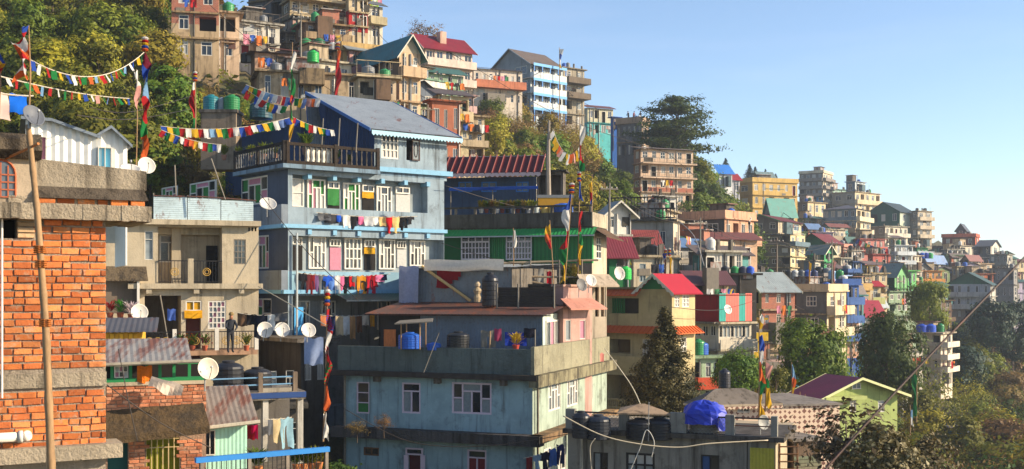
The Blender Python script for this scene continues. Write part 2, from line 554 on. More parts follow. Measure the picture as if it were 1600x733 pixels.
_winmesh = {}
class House:
    def __init__(s, name, label, pxL, pxC, pxR, top, bot, d, a, cat='house', group=None, LL=None, LR=None, found=5.0):
        if LR is None:
            while True:                     # turn the house until its right-hand face is really in view
                s.ang = R(a)
                s.u = Vector((math.cos(s.ang), math.sin(s.ang)))
                s.w = Vector((-math.sin(s.ang), math.cos(s.ang)))
                s.C = Vector(((pxC - CX) / F * d, d))
                v = s.span('R', pxR)
                if 0.3 < v < max(9.0, 1.6 * (pxR - pxC) / F * d + 6.0) or a < 12: break
                a -= 3
        s.ang = R(a)
        s.u = Vector((math.cos(s.ang), math.sin(s.ang)))
        s.w = Vector((-math.sin(s.ang), math.cos(s.ang)))
        s.d = d
        s.C = Vector(((pxC - CX) / F * d, d))
        s.zb = (HY - bot) / F * d
        s.H = (HY - top) / F * d - s.zb
        s.found = found
        s.LR = LR if LR else s.span('R', pxR)
        s.LL = LL if LL else s.span('L', pxL)
        if not LL and not (0.4 < s.LL < max(8.0, 1.9 * (pxC - pxL) / F * d + 3.0)): s.LL = 5.0 if d < 80 else min(7.0, s.LR * 1.1 + 1.0)
        s.root = empty(name, (s.C.x, s.C.y, s.zb), s.ang, label, cat, group)
        s.open = {'R': [], 'L': []}
        s.bands = None
    def span(s, face, px):
        k = (px - CX) / F
        dr = s.u if face == 'R' else s.w
        return (k * s.C.y - s.C.x) / (dr.x - k * dr.y)
    def fs(s, face, px, py, out=0.0):
        """photograph pixel -> (along, up) on a facade"""
        dr, nr = (s.u, -s.w) if face == 'R' else (s.w, -s.u)
        o = s.C + nr * out
        k = (px - CX) / F
        q = (k * o.y - o.x) / (dr.x - k * dr.y)
        y = o.y + q * dr.y
        return q, (HY - py) / F * y - s.zb
    def rect(s, face, x0, y0, x1, y1, out=0.0):
        a, b = s.fs(face, x0, y0, out), s.fs(face, x1, y1, out)
        c, e = s.fs(face, x0, y1, out), s.fs(face, x1, y0, out)
        z0, z1 = (b[1] + c[1]) / 2, (a[1] + e[1]) / 2
        return min(a[0], b[0]), max(a[0], b[0]), min(z0, z1), max(z0, z1)
    def pt(s, face, q, z, out=0.0):
        return (q, -out, z) if face == 'R' else (-out, q, z)
    def fbox(s, mb, face, q0, q1, z0, z1, o0, o1):
        if face == 'R': mb.box(q0, q1, -o1, -o0, z0, z1)
        else: mb.box(-o1, -o0, q0, q1, z0, z1)
        return mb
    def part(s, name, face, q0, q1, z0, z1, o0, o1, mat, parent=None):
        return s.fbox(MB(), face, q0, q1, z0, z1, o0, o1).build(name, mat, parent or s.root)
    def hole(s, face, q0, q1, z0, z1, depth=0.12, back=None, name='recess_wall', floor=None):
        s.open[face].append((q0, q1, z0, z1, depth))
        if back is not None:
            s.part(name, face, q0, q1, z0, z1, -depth - 0.06, -depth, back)
    def window(s, face, q0, q1, z0, z1, style='t2', frame=None, pane=None, near=False, cut=True, out=0.0, sill=None, label=None, depth=0.12, panes=None):
        frame = frame or WHITEP
        pane = pane or GLASS
        w, h = q1 - q0, z1 - z0
        if w < 0.05 or h < 0.05: return None
        if cut: s.open[face].append((q0, q1, z0, z1, depth))
        key = (round(w, 2), round(h, 2), style, frame.name)
        if key not in _winmesh:
            bars, ps = win_layout(w, h, style)
            mb = MB()
            for (x0, x1, a0, a1) in bars:
                mb.box(x0, x1, -0.035, 0.06, a0, a1)
            _winmesh[key] = (mb.mesh('window', frame), ps)
        me, ps = _winmesh[key]
        base = s.pt(face, q0 if face == 'R' else q1, z0, out - 0.05 if cut else out)
        rz = 0.0 if face == 'R' else -math.pi / 2
        o = link('window', me, s.root, base, (0, 0, rz))
        if label: o['label'] = label
        if near:
            for i, (x0, x1, a0, a1) in enumerate(ps):
                pm = panes[i % len(panes)] if panes else pane
                link('pane', unit_quad(pm), o, (x0, 0.02, a0), None, (x1 - x0, 1, a1 - a0))
        else:
            link('pane', unit_quad(panes[0] if panes else pane), o, (0.01, 0.02, 0.01), None, (w - 0.02, 1, h - 0.02))
        if sill is not None:
            q = s.part('sill', face, q0 - 0.06, q1 + 0.06, z0 - 0.08, z0, 0.003, 0.10, sill)
        return o
    def winpx(s, face, x0, y0, x1, y1, style='t2', frame=None, out=0.0, **k):
        q0, q1, z0, z1 = s.rect(face, x0, y0, x1, y1, out)
        return s.window(face, q0, q1, z0, z1, style, frame, out=out, **k)
    def door(s, face, q0, q1, z0, z1, leaf=None, frame=None, depth=0.25):
        s.open[face].append((q0, q1, z0, z1, depth))
        mb = MB()
        f = 0.07
        for (a, b, c, e) in ((q0, q0 + f, z0, z1), (q1 - f, q1, z0, z1), (q0 + f, q1 - f, z1 - f, z1)):
            s.fbox(mb, face, a, b, c, e, -0.12, 0.02)
        o = mb.build('door_frame', frame or WHITEP, s.root)
        s.part('door', face, q0 + f, q1 - f, z0, z1 - f, -depth, -depth + 0.05, leaf or DARK_INSIDE, s.root)  # without a leaf, a dark sheet painted for the unlit doorway
        return o
    def walls(s, mat, matL=None, bands=None, top=True, shaft=None, ztopR=None, ztopL=None):
        """walls with real openings. bands: list of (z0,z1,mat) overriding by height"""
        matL = matL or mat
        res = {}
        def mb_for(m):
            if m.name not in res: res[m.name] = (MB(), m)
            return res[m.name][0]
        for face, ln, m0 in (('R', s.LR, mat), ('L', s.LL, matL)):
            ops = [(max(0.0, a), min(ln, b), c, e, dp) for (a, b, c, e, dp) in s.open[face] if b > 0.02 and a < ln - 0.02]
            bl = [b for b in (bands or []) if len(b) < 4 or b[3] == face]
            qs = sorted(set([0.0, ln] + [round(v, 4) for o in ops for v in o[:2]]))
            zs = sorted(set([-s.found, s.H] + [round(v, 4) for o in ops for v in o[2:4]] + [b[0] for b in bl] + [b[1] for b in bl]))
            zs = [z for z in zs if -s.found <= z <= s.H]
            for i in range(len(qs) - 1):
                for j in range(len(zs) - 1):
                    qc, zc = (qs[i] + qs[i + 1]) / 2, (zs[j] + zs[j + 1]) / 2
                    if qs[i + 1] - qs[i] < 1e-4 or zs[j + 1] - zs[j] < 1e-4: continue
                    if any(o[0] < qc < o[1] and o[2] < zc < o[3] for o in ops): continue
                    m = m0
                    for b in bl:
                        if b[0] < zc < b[1]: m = b[2]
                    mb_for(m).quad(s.pt(face, qs[i], zs[j]), s.pt(face, qs[i + 1], zs[j]), s.pt(face, qs[i + 1], zs[j + 1]), s.pt(face, qs[i], zs[j + 1]))
            for (a, b, c, e, dp) in ops:
                mr = m0
                for bb in bl:
                    if bb[0] < (c + e) / 2 < bb[1]: mr = bb[2]
                mb = mb_for(mr)
                for (p, q) in (((a, c), (b, c)), ((b, c), (b, e)), ((b, e), (a, e)), ((a, e), (a, c))):
                    mb.quad(s.pt(face, p[0], p[1]), s.pt(face, q[0], q[1]), s.pt(face, q[0], q[1], -dp), s.pt(face, p[0], p[1], -dp))
        mb = mb_for(mat)
        x, y, z0, z1 = s.LR, s.LL, -s.found, s.H
        mb.quad((x, 0, z0), (x, y, z0), (x, y, z1), (x, 0, z1))
        mb.quad((0, y, z0), (x, y, z0), (x, y, z1), (0, y, z1))
        if top: mb.quad((0, 0, z1), (x, 0, z1), (x, y, z1), (0, y, z1))
        for mbx, m in res.values():
            mbx.build('wall', m, s.root)
    def ledge(s, face, z, th=0.18, out=0.45, mat=None, q0=None, q1=None, name='ledge'):
        ln = s.LR if face == 'R' else s.LL
        return s.part(name, face, -0.02 if q0 is None else q0, ln if q1 is None else q1, z - th, z, 0.004, out, mat or CONC)
    def ring(s, z, th=0.2, out=0.4, mat=None, name='ledge'):
        return MB().box(-out, s.LR + out, -out, s.LL + out, z - th, z).build(name, mat or CONC, s.root)
    def parapet(s, h=0.9, th=0.14, mat=None, z=None, out=0.0):
        z = s.H if z is None else z
        mb = MB()
        mb.box(-out, s.LR + out, -out, -out + th, z, z + h)
        mb.box(-out, -out + th, -out + th, s.LL + out, z, z + h)
        mb.box(s.LR + out - th, s.LR + out, -out + th, s.LL + out, z, z + h)
        return mb.build('parapet', mat or CONC, s.root)
    def balcony(s, face, q0, q1, z, out=1.0, h=0.95, mat=None, style='solid', rail=None, slab=None, pitch=0.16, th=0.16):
        """slab plus parapet or railing; balusters are pieces of the railing"""
        mat = mat or CONC
        b = s.part('balcony', face, q0, q1, z - th, z, 0.004, out, slab or mat)
        if style == 'solid':
            mb = MB()
            s.fbox(mb, face, q0, q1, z + 0.002, z + h, out - 0.1, out)
            s.fbox(mb, face, q0, q0 + 0.1, z + 0.002, z + h, 0.004, out - 0.1)
            s.fbox(mb, face, q1 - 0.1, q1, z + 0.002, z + h, 0.004, out - 0.1)
            mb.build('balcony_parapet', mat, s.root)
        else:
            rm = rail or IRON
            mb = MB()
            t = 0.05 if style == 'bars' else 0.12
            s.fbox(mb, face, q0, q1, z + h - t, z + h, out - 0.12, out)
            s.fbox(mb, face, q0, q1, z + 0.05, z + 0.05 + t, out - 0.12, out)
            for q in (q0, q1 - 0.06):
                s.fbox(mb, face, q, q + 0.06, z + h - t, z + h, 0.004, out - 0.12)
            r = mb.build('railing', rm, s.root)
            n = max(2, int((q1 - q0) / pitch))
            me = unit_baluster(rm) if style == 'bal' else unit_box(rm, 'baluster')
            for i in range(n + 1):
                q = q0 + 0.04 + (q1 - q0 - 0.08) * i / n
                if style == 'bal':
                    link('baluster', me, r, s.pt(face, q, z + 0.05 + t, out - 0.06), None, (0.11, 0.11, h - 2 * t - 0.05))
                else:
                    link('baluster', me, r, s.pt(face, q - 0.012, z + 0.05 + t, out - 0.07) if face == 'R' else s.pt(face, q - 0.012, z + 0.05 + t, out - 0.05), None, (0.024, 0.024, h - 2 * t - 0.05))
        return b
    def roof_flat(s, mat=None, over=0.35, th=0.18):
        MB().box(-over, s.LR + over, -over, s.LL + over, s.H + 0.004, s.H + th).build('roof_slab', mat or CONCD, s.root)
    def roof_gable(s, mat, axis='R', rise=1.4, over=0.45, wallmat=None, trim=None, corr=True, z=None, peak=0.5):
        """axis = face that shows the gable triangle"""
        z = s.H if z is None else z
        A, B = (s.LR, s.LL) if axis == 'R' else (s.LL, s.LR)
        def T(q, t, zz):
            return (q, t, zz) if axis == 'R' else (t, q, zz)
        mid = A * peak
        gb = MB()
        for t in (0.0, B):
            gb.add([T(0, t, z), T(A, t, z), T(mid, t, z + rise)], [(0, 1, 2)])
        gb.build('gable', wallmat or CONC, s.root)
        for (qa, sgn) in ((0, -1), (A, 1)):
            run = abs(mid - qa)
            sl = rise / run
            e = Vector(T(qa + sgn * over, -over, z - over * sl + 0.03))
            r = Vector(T(mid, -over, z + rise + 0.03))
            ln = B + 2 * over
            along = Vector(T(0, 1, 0))
            up = (r - e)
            mb = MB()
            if corr:
                mb.corr(e, along, up, ln, up.length, 0.22 if s.d > 90 else 0.16, 0.025)
                mb.quad(e - Vector((0, 0, 0.05)), e + along * ln - Vector((0, 0, 0.05)), r + along * ln - Vector((0, 0, 0.05)), r - Vector((0, 0, 0.05)))
            else:
                dn = Vector((0, 0, -0.07))
                mb.hexa([e + dn, e + along * ln + dn, r + along * ln + dn, r + dn], [e, e + along * ln, r + along * ln, r])
            rf = mb.build('roof', mat, s.root)
            if trim is not None:
                tb = MB()
                for tt in (-over - 0.04, B + over + 0.005):
                    p0, p1 = Vector(T(qa + sgn * over, tt, z - over * sl - 0.1)), Vector(T(mid, tt, z + rise - 0.1))
                    w = Vector(T(0, 0.035, 0))
                    hgt = Vector((0, 0, 0.16))
                    tb.hexa([p0, p1, p1 + w, p0 + w], [p0 + hgt, p1 + hgt, p1 + w + hgt, p0 + w + hgt])
                tb.build('bargeboard', trim, rf)
    def roof_shed(s, mat, rise=0.8, over=0.4, toward='R', corr=True):
        """single slope, low edge over the named face"""
        z = s.H
        if toward == 'R':
            e, along, up, ln = Vector((-over, -over, z + 0.03)), Vector((1, 0, 0)), Vector((0, s.LL + 2 * over, rise)), s.LR + 2 * over
        else:
            e, along, up, ln = Vector((-over, -over, z + 0.03)), Vector((0, 1, 0)), Vector((s.LR + 2 * over, 0, rise)), s.LL + 2 * over
        mb = MB()
        mb.corr(e, along, up, ln, up.length, 0.2, 0.025)
        mb.quad(e - Vector((0, 0, .06)), e + along * ln - Vector((0, 0, .06)), e + along * ln + up - Vector((0, 0, .06)), e + up - Vector((0, 0, .06)))
        return mb.build('roof', mat, s.root)
    def auto(s, face, nf, nc, style='t2', frame=None, panes=None, fh=None, z0=0.0, wr=0.5, hr=0.5, ledges=None, sill=None, skip=(), door=0.08, hood=None, rnd=None, q0=0.0, q1=None):
        rnd = rnd or random.Random(int(s.d * 13 + s.H * 7))
        ln = s.LR if face == 'R' else s.LL
        q1 = ln if q1 is None else q1
        fh = fh or (s.H - z0) / nf
        panes = panes or [GLASS, GLASS, GLASS, GLASS, GLASSB, CURT['m'], CURT['w']]
        for f in range(nf):
            zf = z0 + f * fh
            if ledges is not None and f > 0:
                s.part('ledge', face, -0.03, ln, zf - 0.1, zf + 0.06, 0.004, 0.32 if face == 'R' else 0.25, ledges)
            for c in range(nc):
                if (f, c) in skip: continue
                cw = (q1 - q0) / nc
                ww = cw * wr * rnd.uniform(0.8, 1.15)
                qc = q0 + cw * (c + 0.5) + rnd.uniform(-0.05, 0.05) * cw
                hh = fh * hr * rnd.uniform(0.92, 1.06)
                zc = zf + fh * 0.34
                if rnd.random() < 0.13:          # open, unglazed bay; its dimness painted as a dark back
                    s.hole(face, qc - cw * .36, qc + cw * .36, zf + fh * .3, zf + fh * .86, min(.9, cw * .5), rnd.choice([DARK_INSIDE, GRIMY, CONCD]))
                    continue
                if rnd.random() < door:
                    s.door(face, qc - 0.45, qc + 0.45, zf + 0.08, zf + fh * 0.82, leaf=rnd.choice([DARK_INSIDE, WOOD, CURT['b'], CURT['r']]))
                    continue
                s.window(face, qc - ww / 2, qc + ww / 2, zc, min(zc + hh, zf + fh * 0.93), style, frame, rnd.choice(panes))
                if hood is not None:
                    s.part('window_hood', face, qc - ww / 2 - 0.15, qc + ww / 2 + 0.15, min(zc + hh, zf + fh * 0.93) + 0.05, min(zc + hh, zf + fh * 0.93) + 0.13, 0.004, 0.4, hood)

# ------------------------------------------------------------------ small things
def at(h, face, px, py, out=0.0):
    """a spot on a facade, in world axes"""
    q, z = h.fs(face, px, py, out)
    return h.root.matrix_local @ Vector(h.pt(face, q, z, out)) if False else h_world(h, h.pt(face, q, z, out))
def h_world(h, p):
    x, y, z = p
    q = h.C + h.u * x + h.w * y
    return Vector((q.x, q.y, h.zb + z))

_dish = {}
def dish(loc, dia, label, face=(0.45, -0.8, 0.35), c=(196, 190, 180), group=None, mast=0.5):
    key = c
    if key not in _dish:
        prof = [(0.02, 0.0)] + [(0.5 * t, 0.34 * (0.5 * t) ** 2 * 2) for t in (0.25, 0.5, 0.75, 0.92, 1.0)]
        mb = MB()
        n = 20
        vs, fs = [], []
        for r, z in prof:
            for k in range(n):
                vs.append((r * math.cos(2 * math.pi * k / n), r * math.sin(2 * math.pi * k / n), z))
        for i in range(len(prof) - 1):
            for k in range(n):
                fs.append((i * n + k, i * n + (k + 1) % n, (i + 1) * n + (k + 1) % n, (i + 1) * n + k))
        m = len(vs)
        for r, z in prof:
            for k in range(n):
                vs.append((r * math.cos(2 * math.pi * k / n), r * math.sin(2 * math.pi * k / n), z - 0.025))
        for i in range(len(prof) - 1):
            for k in range(n):
                fs.append((m + i * n + k, m + (i + 1) * n + k, m + (i + 1) * n + (k + 1) % n, m + i * n + (k + 1) % n))
        for k in range(n):
            a = (len(prof) - 1) * n
            fs.append((a + k, a + (k + 1) % n, m + a + (k + 1) % n, m + a + k))
        mb.add(vs, fs)
        me = mb.mesh('reflector', paint(c, 0.55, 0.3), True)
        arm = MB().tube([(0, -0.48, 0.14), (0, -0.2, 0.42), (0, 0, 0.5)], 0.014, 5)
        feed = MB().lathe([(0.03, 0), (0.05, 0.03), (0.05, 0.12), (0.02, 0.14)], 8, (0, 0, 0.44))
        _dish[key] = (me, arm.mesh('feed_arm', IRON), feed.mesh('feed_horn', paint((180, 178, 172), 0.5, 0.2)))
    e = empty('satellite_dish', loc, 0, label, 'satellite dish', group)
    q = Vector(face).normalized().to_track_quat('Z', 'Y').to_euler()
    for me, nm in zip(_dish[key], ('reflector', 'feed_arm', 'feed_horn')):
        link(nm, me, e, (0, 0, 0), q, (dia, dia, dia))
    b = Vector(face).normalized() * -0.12 * dia
    MB().tube([b * 0.2, b * 1.6, b * 1.6 + Vector((0, 0, -mast))], 0.02, 5).build('mast', STEEL, e)
    return e

_tank = {}
def tank(loc, dia, h, label, c=(30, 31, 34), group=None, cat='water tank'):
    key = c
    if key not in _tank:
        prof = [(0.48, 0), (0.5, 0.03)]
        for i in range(5):
            z = 0.06 + i * 0.135
            prof += [(0.5, z), (0.5, z + 0.09), (0.478, z + 0.105), (0.478, z + 0.12)]
        prof += [(0.5, 0.75), (0.47, 0.82), (0.34, 0.9), (0.2, 0.94)]
        me = MB().lathe(prof, 20).mesh('tank_body', paint(c, 0.42, 0.3, 0.4), False)
        lid = MB().lathe([(0.2, 0.935), (0.21, 0.985), (0.18, 1.0), (0.02, 1.01)], 14).mesh('lid', paint(tuple(min(255, v + 12) for v in c), 0.5, 0.2))
        _tank[key] = (me, lid)
    e = empty('water_tank', loc, random.uniform(0, 6), label, cat, group)
    for me, nm in zip(_tank[key], ('tank_body', 'lid')):
        link(nm, me, e, None, None, (dia, dia, h))
    return e

def wavy(w, h, nx=6, nz=8, amp=0.06, phase=0.0, mask=None, taper=0.0, lean=0.0):
    """hanging cloth sheet; top edge along x at z=0"""
    vs, fs = [], []
    for j in range(nz + 1):
        for i in range(nx + 1):
            t, q = j / nz, i / nx
            x = (q - 0.5) * w * (1 - taper * t) + lean * t * h
            y = amp * math.sin(q * 7 + phase + t * 2.5) * (0.35 + t) + amp * 0.5 * math.sin(t * 6 + phase * 2)
            vs.append((x, y, -t * h + amp * 0.4 * math.sin(q * 9 + phase)))
    for j in range(nz):
        for i in range(nx):
            if mask is None or mask((i + 0.5) / nx, (j + 0.5) / nz):
                k = j * (nx + 1) + i
                fs.append((k, k + 1, k + nx + 2, k + nx + 1))
    return vs, fs

MASK = {
    'shirt': lambda q, t: (0.24 < q < 0.76) or (t < 0.36 and (q < 0.24 or q > 0.76)),
    'trousers': lambda q, t: t < 0.28 or q < 0.42 or q > 0.58,
    'towel': None, 'sheet': None, 'cloth': None,
    'sock': lambda q, t: True,
}
_gar = {}
def garment(loc, kind, w, h, c, label, rz=0.0, group=None, mat=None):
    ph = random.choice([0.3, 1.4, 2.6])
    key = (kind, ph, c if mat is None else mat.name)
    if key not in _gar:
        nx, nz = (12, 10) if kind in ('shirt', 'trousers') else (7, 8)
        _gar[key] = MB().add(*wavy(1, 1, nx, nz, 0.10, ph, MASK.get(kind))).mesh(kind, mat or cloth(c), True)
    o = link({'shirt': 'hanging_shirt', 'trousers': 'hanging_trousers', 'towel': 'hanging_towel', 'sheet': 'hanging_sheet', 'cloth': 'hanging_cloth', 'sock': 'hanging_sock'}[kind],
             _gar[key], None, loc, (0, 0, rz), (w, min(w, 0.7), h))
    return tag(o, label, {'shirt': 'shirt', 'trousers': 'trousers', 'towel': 'towel', 'sheet': 'sheet', 'cloth': 'cloth', 'sock': 'sock'}[kind], group)

ORD = ['first', 'second', 'third', 'fourth', 'fifth', 'sixth', 'seventh', 'eighth', 'ninth', 'tenth', 'eleventh', 'twelfth', 'thirteenth', 'fourteenth', 'fifteenth', 'sixteenth', 'seventeenth', 'eighteenth', 'nineteenth', 'twentieth']
def sagline(p0, p1, sag, n=16):
    return [p0.lerp(p1, i / n) - Vector((0, 0, sag * 4 * (i / n) * (1 - i / n))) for i in range(n + 1)]
def washline(p0, p1, sag, items, where, label, start=0.04, end=0.96):
    """items: (colour name, rgb, kind, width, height)"""
    pts = sagline(p0, p1, sag)
    ln = MB().tube(pts, 0.008 + 0.00012 * p0.y, 4).build('clothesline', paint((190, 180, 160), 0.7, 0.2))
    tag(ln, label, 'clothesline')
    rz = math.atan2(p1.y - p0.y, p1.x - p0.x)
    n = len(items)
    for i, (cn, c, kind, w, h) in enumerate(items):
        t = start + (end - start) * (i + 0.5) / n
        p = p0.lerp(p1, t) - Vector((0, 0, sag * 4 * t * (1 - t)))
        nm = {'cloth': 'cloth'}.get(kind, kind)
        garment(p + Vector((0, -0.01, 0.01)), kind, w, h, c, '%s %s, %s from the left on the %s' % (cn, nm, ORD[i], where), rz, 'washing on the ' + where)

FC = {'b': (38, 74, 170), 'w': (226, 222, 214), 'r': (190, 34, 38), 'g': (34, 128, 62), 'y': (226, 174, 30), 'o': (220, 96, 40), 's': (120, 164, 205), 'k': (214, 150, 140), 'm': (110, 24, 44), 'q': (108, 134, 190)}
FC = {k: tuple(int(v * .82 + sum(c) / 3 * .12) for v in c) for k, c in FC.items()}
_flag = {}
def flag_mesh(ch, ph):
    if (ch, ph) not in _flag:
        _flag[(ch, ph)] = MB().add(*wavy(1, 1, 4, 5, 0.09, ph)).mesh('flag', cloth(FC[ch], 0.35), True)
    return _flag[(ch, ph)]
def flag_string(p0, p1, sag, seq, size, label, group='strings of prayer flags'):
    e = empty('prayer_flag_string', p0, 0, label, 'prayer flags', group)
    pts = sagline(Vector((0, 0, 0)), p1 - p0, sag)
    MB().tube(pts, 0.006 + 0.00012 * p0.y, 4).build('cord', paint((200, 190, 170), 0.8, 0.2), e)
    rz = math.atan2(p1.y - p0.y, p1.x - p0.x)
    n = len(seq)
    dv = p1 - p0
    for i, ch in enumerate(seq):
        t = (i + 0.5) / n
        p = dv * t - Vector((0, 0, sag * 4 * t * (1 - t)))
        sl = (dv.z - sag * 4 * (1 - 2 * t)) / max(0.01, math.hypot(dv.x, dv.y))
        w = min(size * 1.2, dv.length / n * 1.0)
        o = link('flag', flag_mesh(ch, random.choice([0.2, 1.5, 2.9])), e, p, (random.uniform(-0.5, 0.2), -math.atan(sl) * 0.9 + random.uniform(-.14, .14), rz + random.uniform(-.3, .3)), (w * random.uniform(.88, 1.1), size, size * random.uniform(1.05, 1.45)))
    return e

def flag_pole(px, d, y_bot, y_top, segs, label, width=0.35, side=1, pole=None, lean=0.0, rings=None, cat='prayer flag pole', group='prayer flag poles', r=0.035, pxtop=None):
    """a mast with a tall banner sewn along it; segs: (letter, y0, y1) in photograph rows, top first"""
    b, t = P(px, y_bot, d), P(pxtop if pxtop is not None else px, y_top, d)
    e = empty('prayer_flag_pole', b, 0, label, cat, group)
    MB().tube([Vector((0, 0, 0)), (t - b) * 0.5 + Vector((0.02, 0, 0)), t - b], [r * 1.2, r, r * 0.6], 6).build('pole', pole or BAMBOO, e)
    def on(y):
        k = (y_bot - y) / (y_bot - y_top)
        return (t - b) * k
    for i, (ch, y0, y1) in enumerate(segs):
        p0, p1 = on(y0), on(y1)
        h = (p0 - p1).length
        vs, fs = [], []
        nx, nz = 5, 10
        for j in range(nz + 1):
            for k in range(nx + 1):
                tt, q = j / nz, k / nx
                yy = y0 + (y1 - y0) * tt
                wv = width * (0.75 + 0.35 * math.sin(yy * 0.11 + px)) * (0.55 + 0.45 * abs(math.sin(yy * 0.05 + px * 0.3)))
                pp = p0.lerp(p1, tt)
                vs.append((pp.x + side * q * wv, pp.y - 0.05 - 0.10 * math.sin(q * 5 + yy * 0.13), pp.z - q * q * 0.25 * width + 0.05 * math.sin(q * 6 + yy * .2)))
        for j in range(nz):
            for k in range(nx):
                a = j * (nx + 1) + k
                fs.append((a, a + 1, a + nx + 2, a + nx + 1))
        MB().add(vs, fs).build('banner', cloth(FC[ch], 0.35), e, smooth=True)
    for (ch, y0, y1) in (rings or []):
        p0, p1 = on(y0), on(y1)
        MB().lathe([(width * 0.28, 0), (width * 0.42, (p0 - p1).length * 0.5), (width * 0.25, (p0 - p1).length)], 10, p1).build('cloth_ring', cloth(FC[ch], 0.1), e)
    return e

def pole(px0, y0, px1, y1, d, label, r=0.03, mat=None, cat='pole', name='pole', d1=None, group=None):
    a, b = P(px0, y0, d), P(px1, y1, d1 or d)
    e = MB().tube([Vector((0, 0, 0)), (b - a) * 0.5, b - a], [r, r * 0.95, r * 0.85], 7).build(name, mat or BAMBOO, None, a)
    return tag(e, label, cat, group)

def plant(loc, h, label, leaf, pot=(168, 84, 56), n=46, spread=0.5, flower=None, group=None, potr=None):
    e = empty('potted_plant', loc, 0, label, 'potted plant', group)
    pr = potr or h * 0.22
    MB().lathe([(pr * 0.7, 0), (pr, pr * 1.5), (pr * 1.08, pr * 1.5), (pr * 1.08, pr * 1.7), (pr * 0.8, pr * 1.65)], 10).build('pot', paint(pot, 0.8, 0.3), e)
    rd = random.Random(int(loc[0] * 97 + loc[1] * 31))
    mb, fb = MB(), MB()
    for k in range(int(n * 1.8)):
        th, t = rd.uniform(0, 6.28), rd.random()
        o = Vector((math.cos(th), math.sin(th), 0))
        base = Vector((0, 0, pr * 1.6 + h * 0.5 * rd.random())) + o * pr * 0.3
        tip = base + o * spread * h * rd.uniform(.3, 1) + Vector((0, 0, h * rd.uniform(0.1, 0.5)))
        sd_ = o.cross(Vector((0, 0, 1))) * h * 0.045
        mid = base.lerp(tip, .55) + Vector((0, 0, h * .06))
        mb.add([base, mid + sd_, tip, mid - sd_], [(0, 1, 2, 3)])
        if flower and k % 4 == 0:
            q = h * 0.06
            fb.add([tip + Vector((-q, 0, 0)), tip + Vector((0, -q, q)), tip + Vector((q, 0, 0)), tip + Vector((0, q, -q))], [(0, 1, 2, 3), (0, 1, 3)])
    mb.build('leaves', leaf, e)
    if flower: fb.build('flowers', flower, e)
    return e

# ------------------------------------------------------------------ trees
def leaf_mesh(name, pts, size, mat, up=0.35, asp=0.5, seed=1, jit=0.7, out=None):
    r = np.random.default_rng(seed)
    n = len(pts)
    d = r.normal(size=(n, 3))
    d[:, 2] *= 0.7
    nn = r.normal(size=(n, 3))
    if out is not None: nn = nn * 0.55 + out
    nn[:, 2] += up * (3 if out is None else 0.9)
    nn /= np.linalg.norm(nn, axis=1)[:, None]
    d -= nn * (d * nn).sum(1)[:, None]
    d /= (np.linalg.norm(d, axis=1)[:, None] + 1e-6)
    s = np.cross(d, nn)
    s /= (np.linalg.norm(s, axis=1)[:, None] + 1e-6)
    sz = size * (1 + jit * r.uniform(-1, 1, size=(n, 1)))
    a = pts - d * sz * 0.5
    c = pts + d * sz * 0.5
    b = pts + s * sz * asp * 0.5 + nn * sz * 0.12
    e = pts - s * sz * asp * 0.5 + nn * sz * 0.12
    v = np.stack([a, b, c, e], axis=1).reshape(-1, 3).astype(np.float32)
    me = bpy.data.meshes.new(name)
    me.vertices.add(4 * n)
    me.vertices.foreach_set('co', v.ravel())
    me.loops.add(4 * n)
    me.loops.foreach_set('vertex_index', np.arange(4 * n, dtype=np.int32))
    me.polygons.add(n)
    me.polygons.foreach_set('loop_start', np.arange(0, 4 * n, 4, dtype=np.int32))
    me.update(calc_edges=True)
    me.validate()
    me.materials.append(mat)
    return me

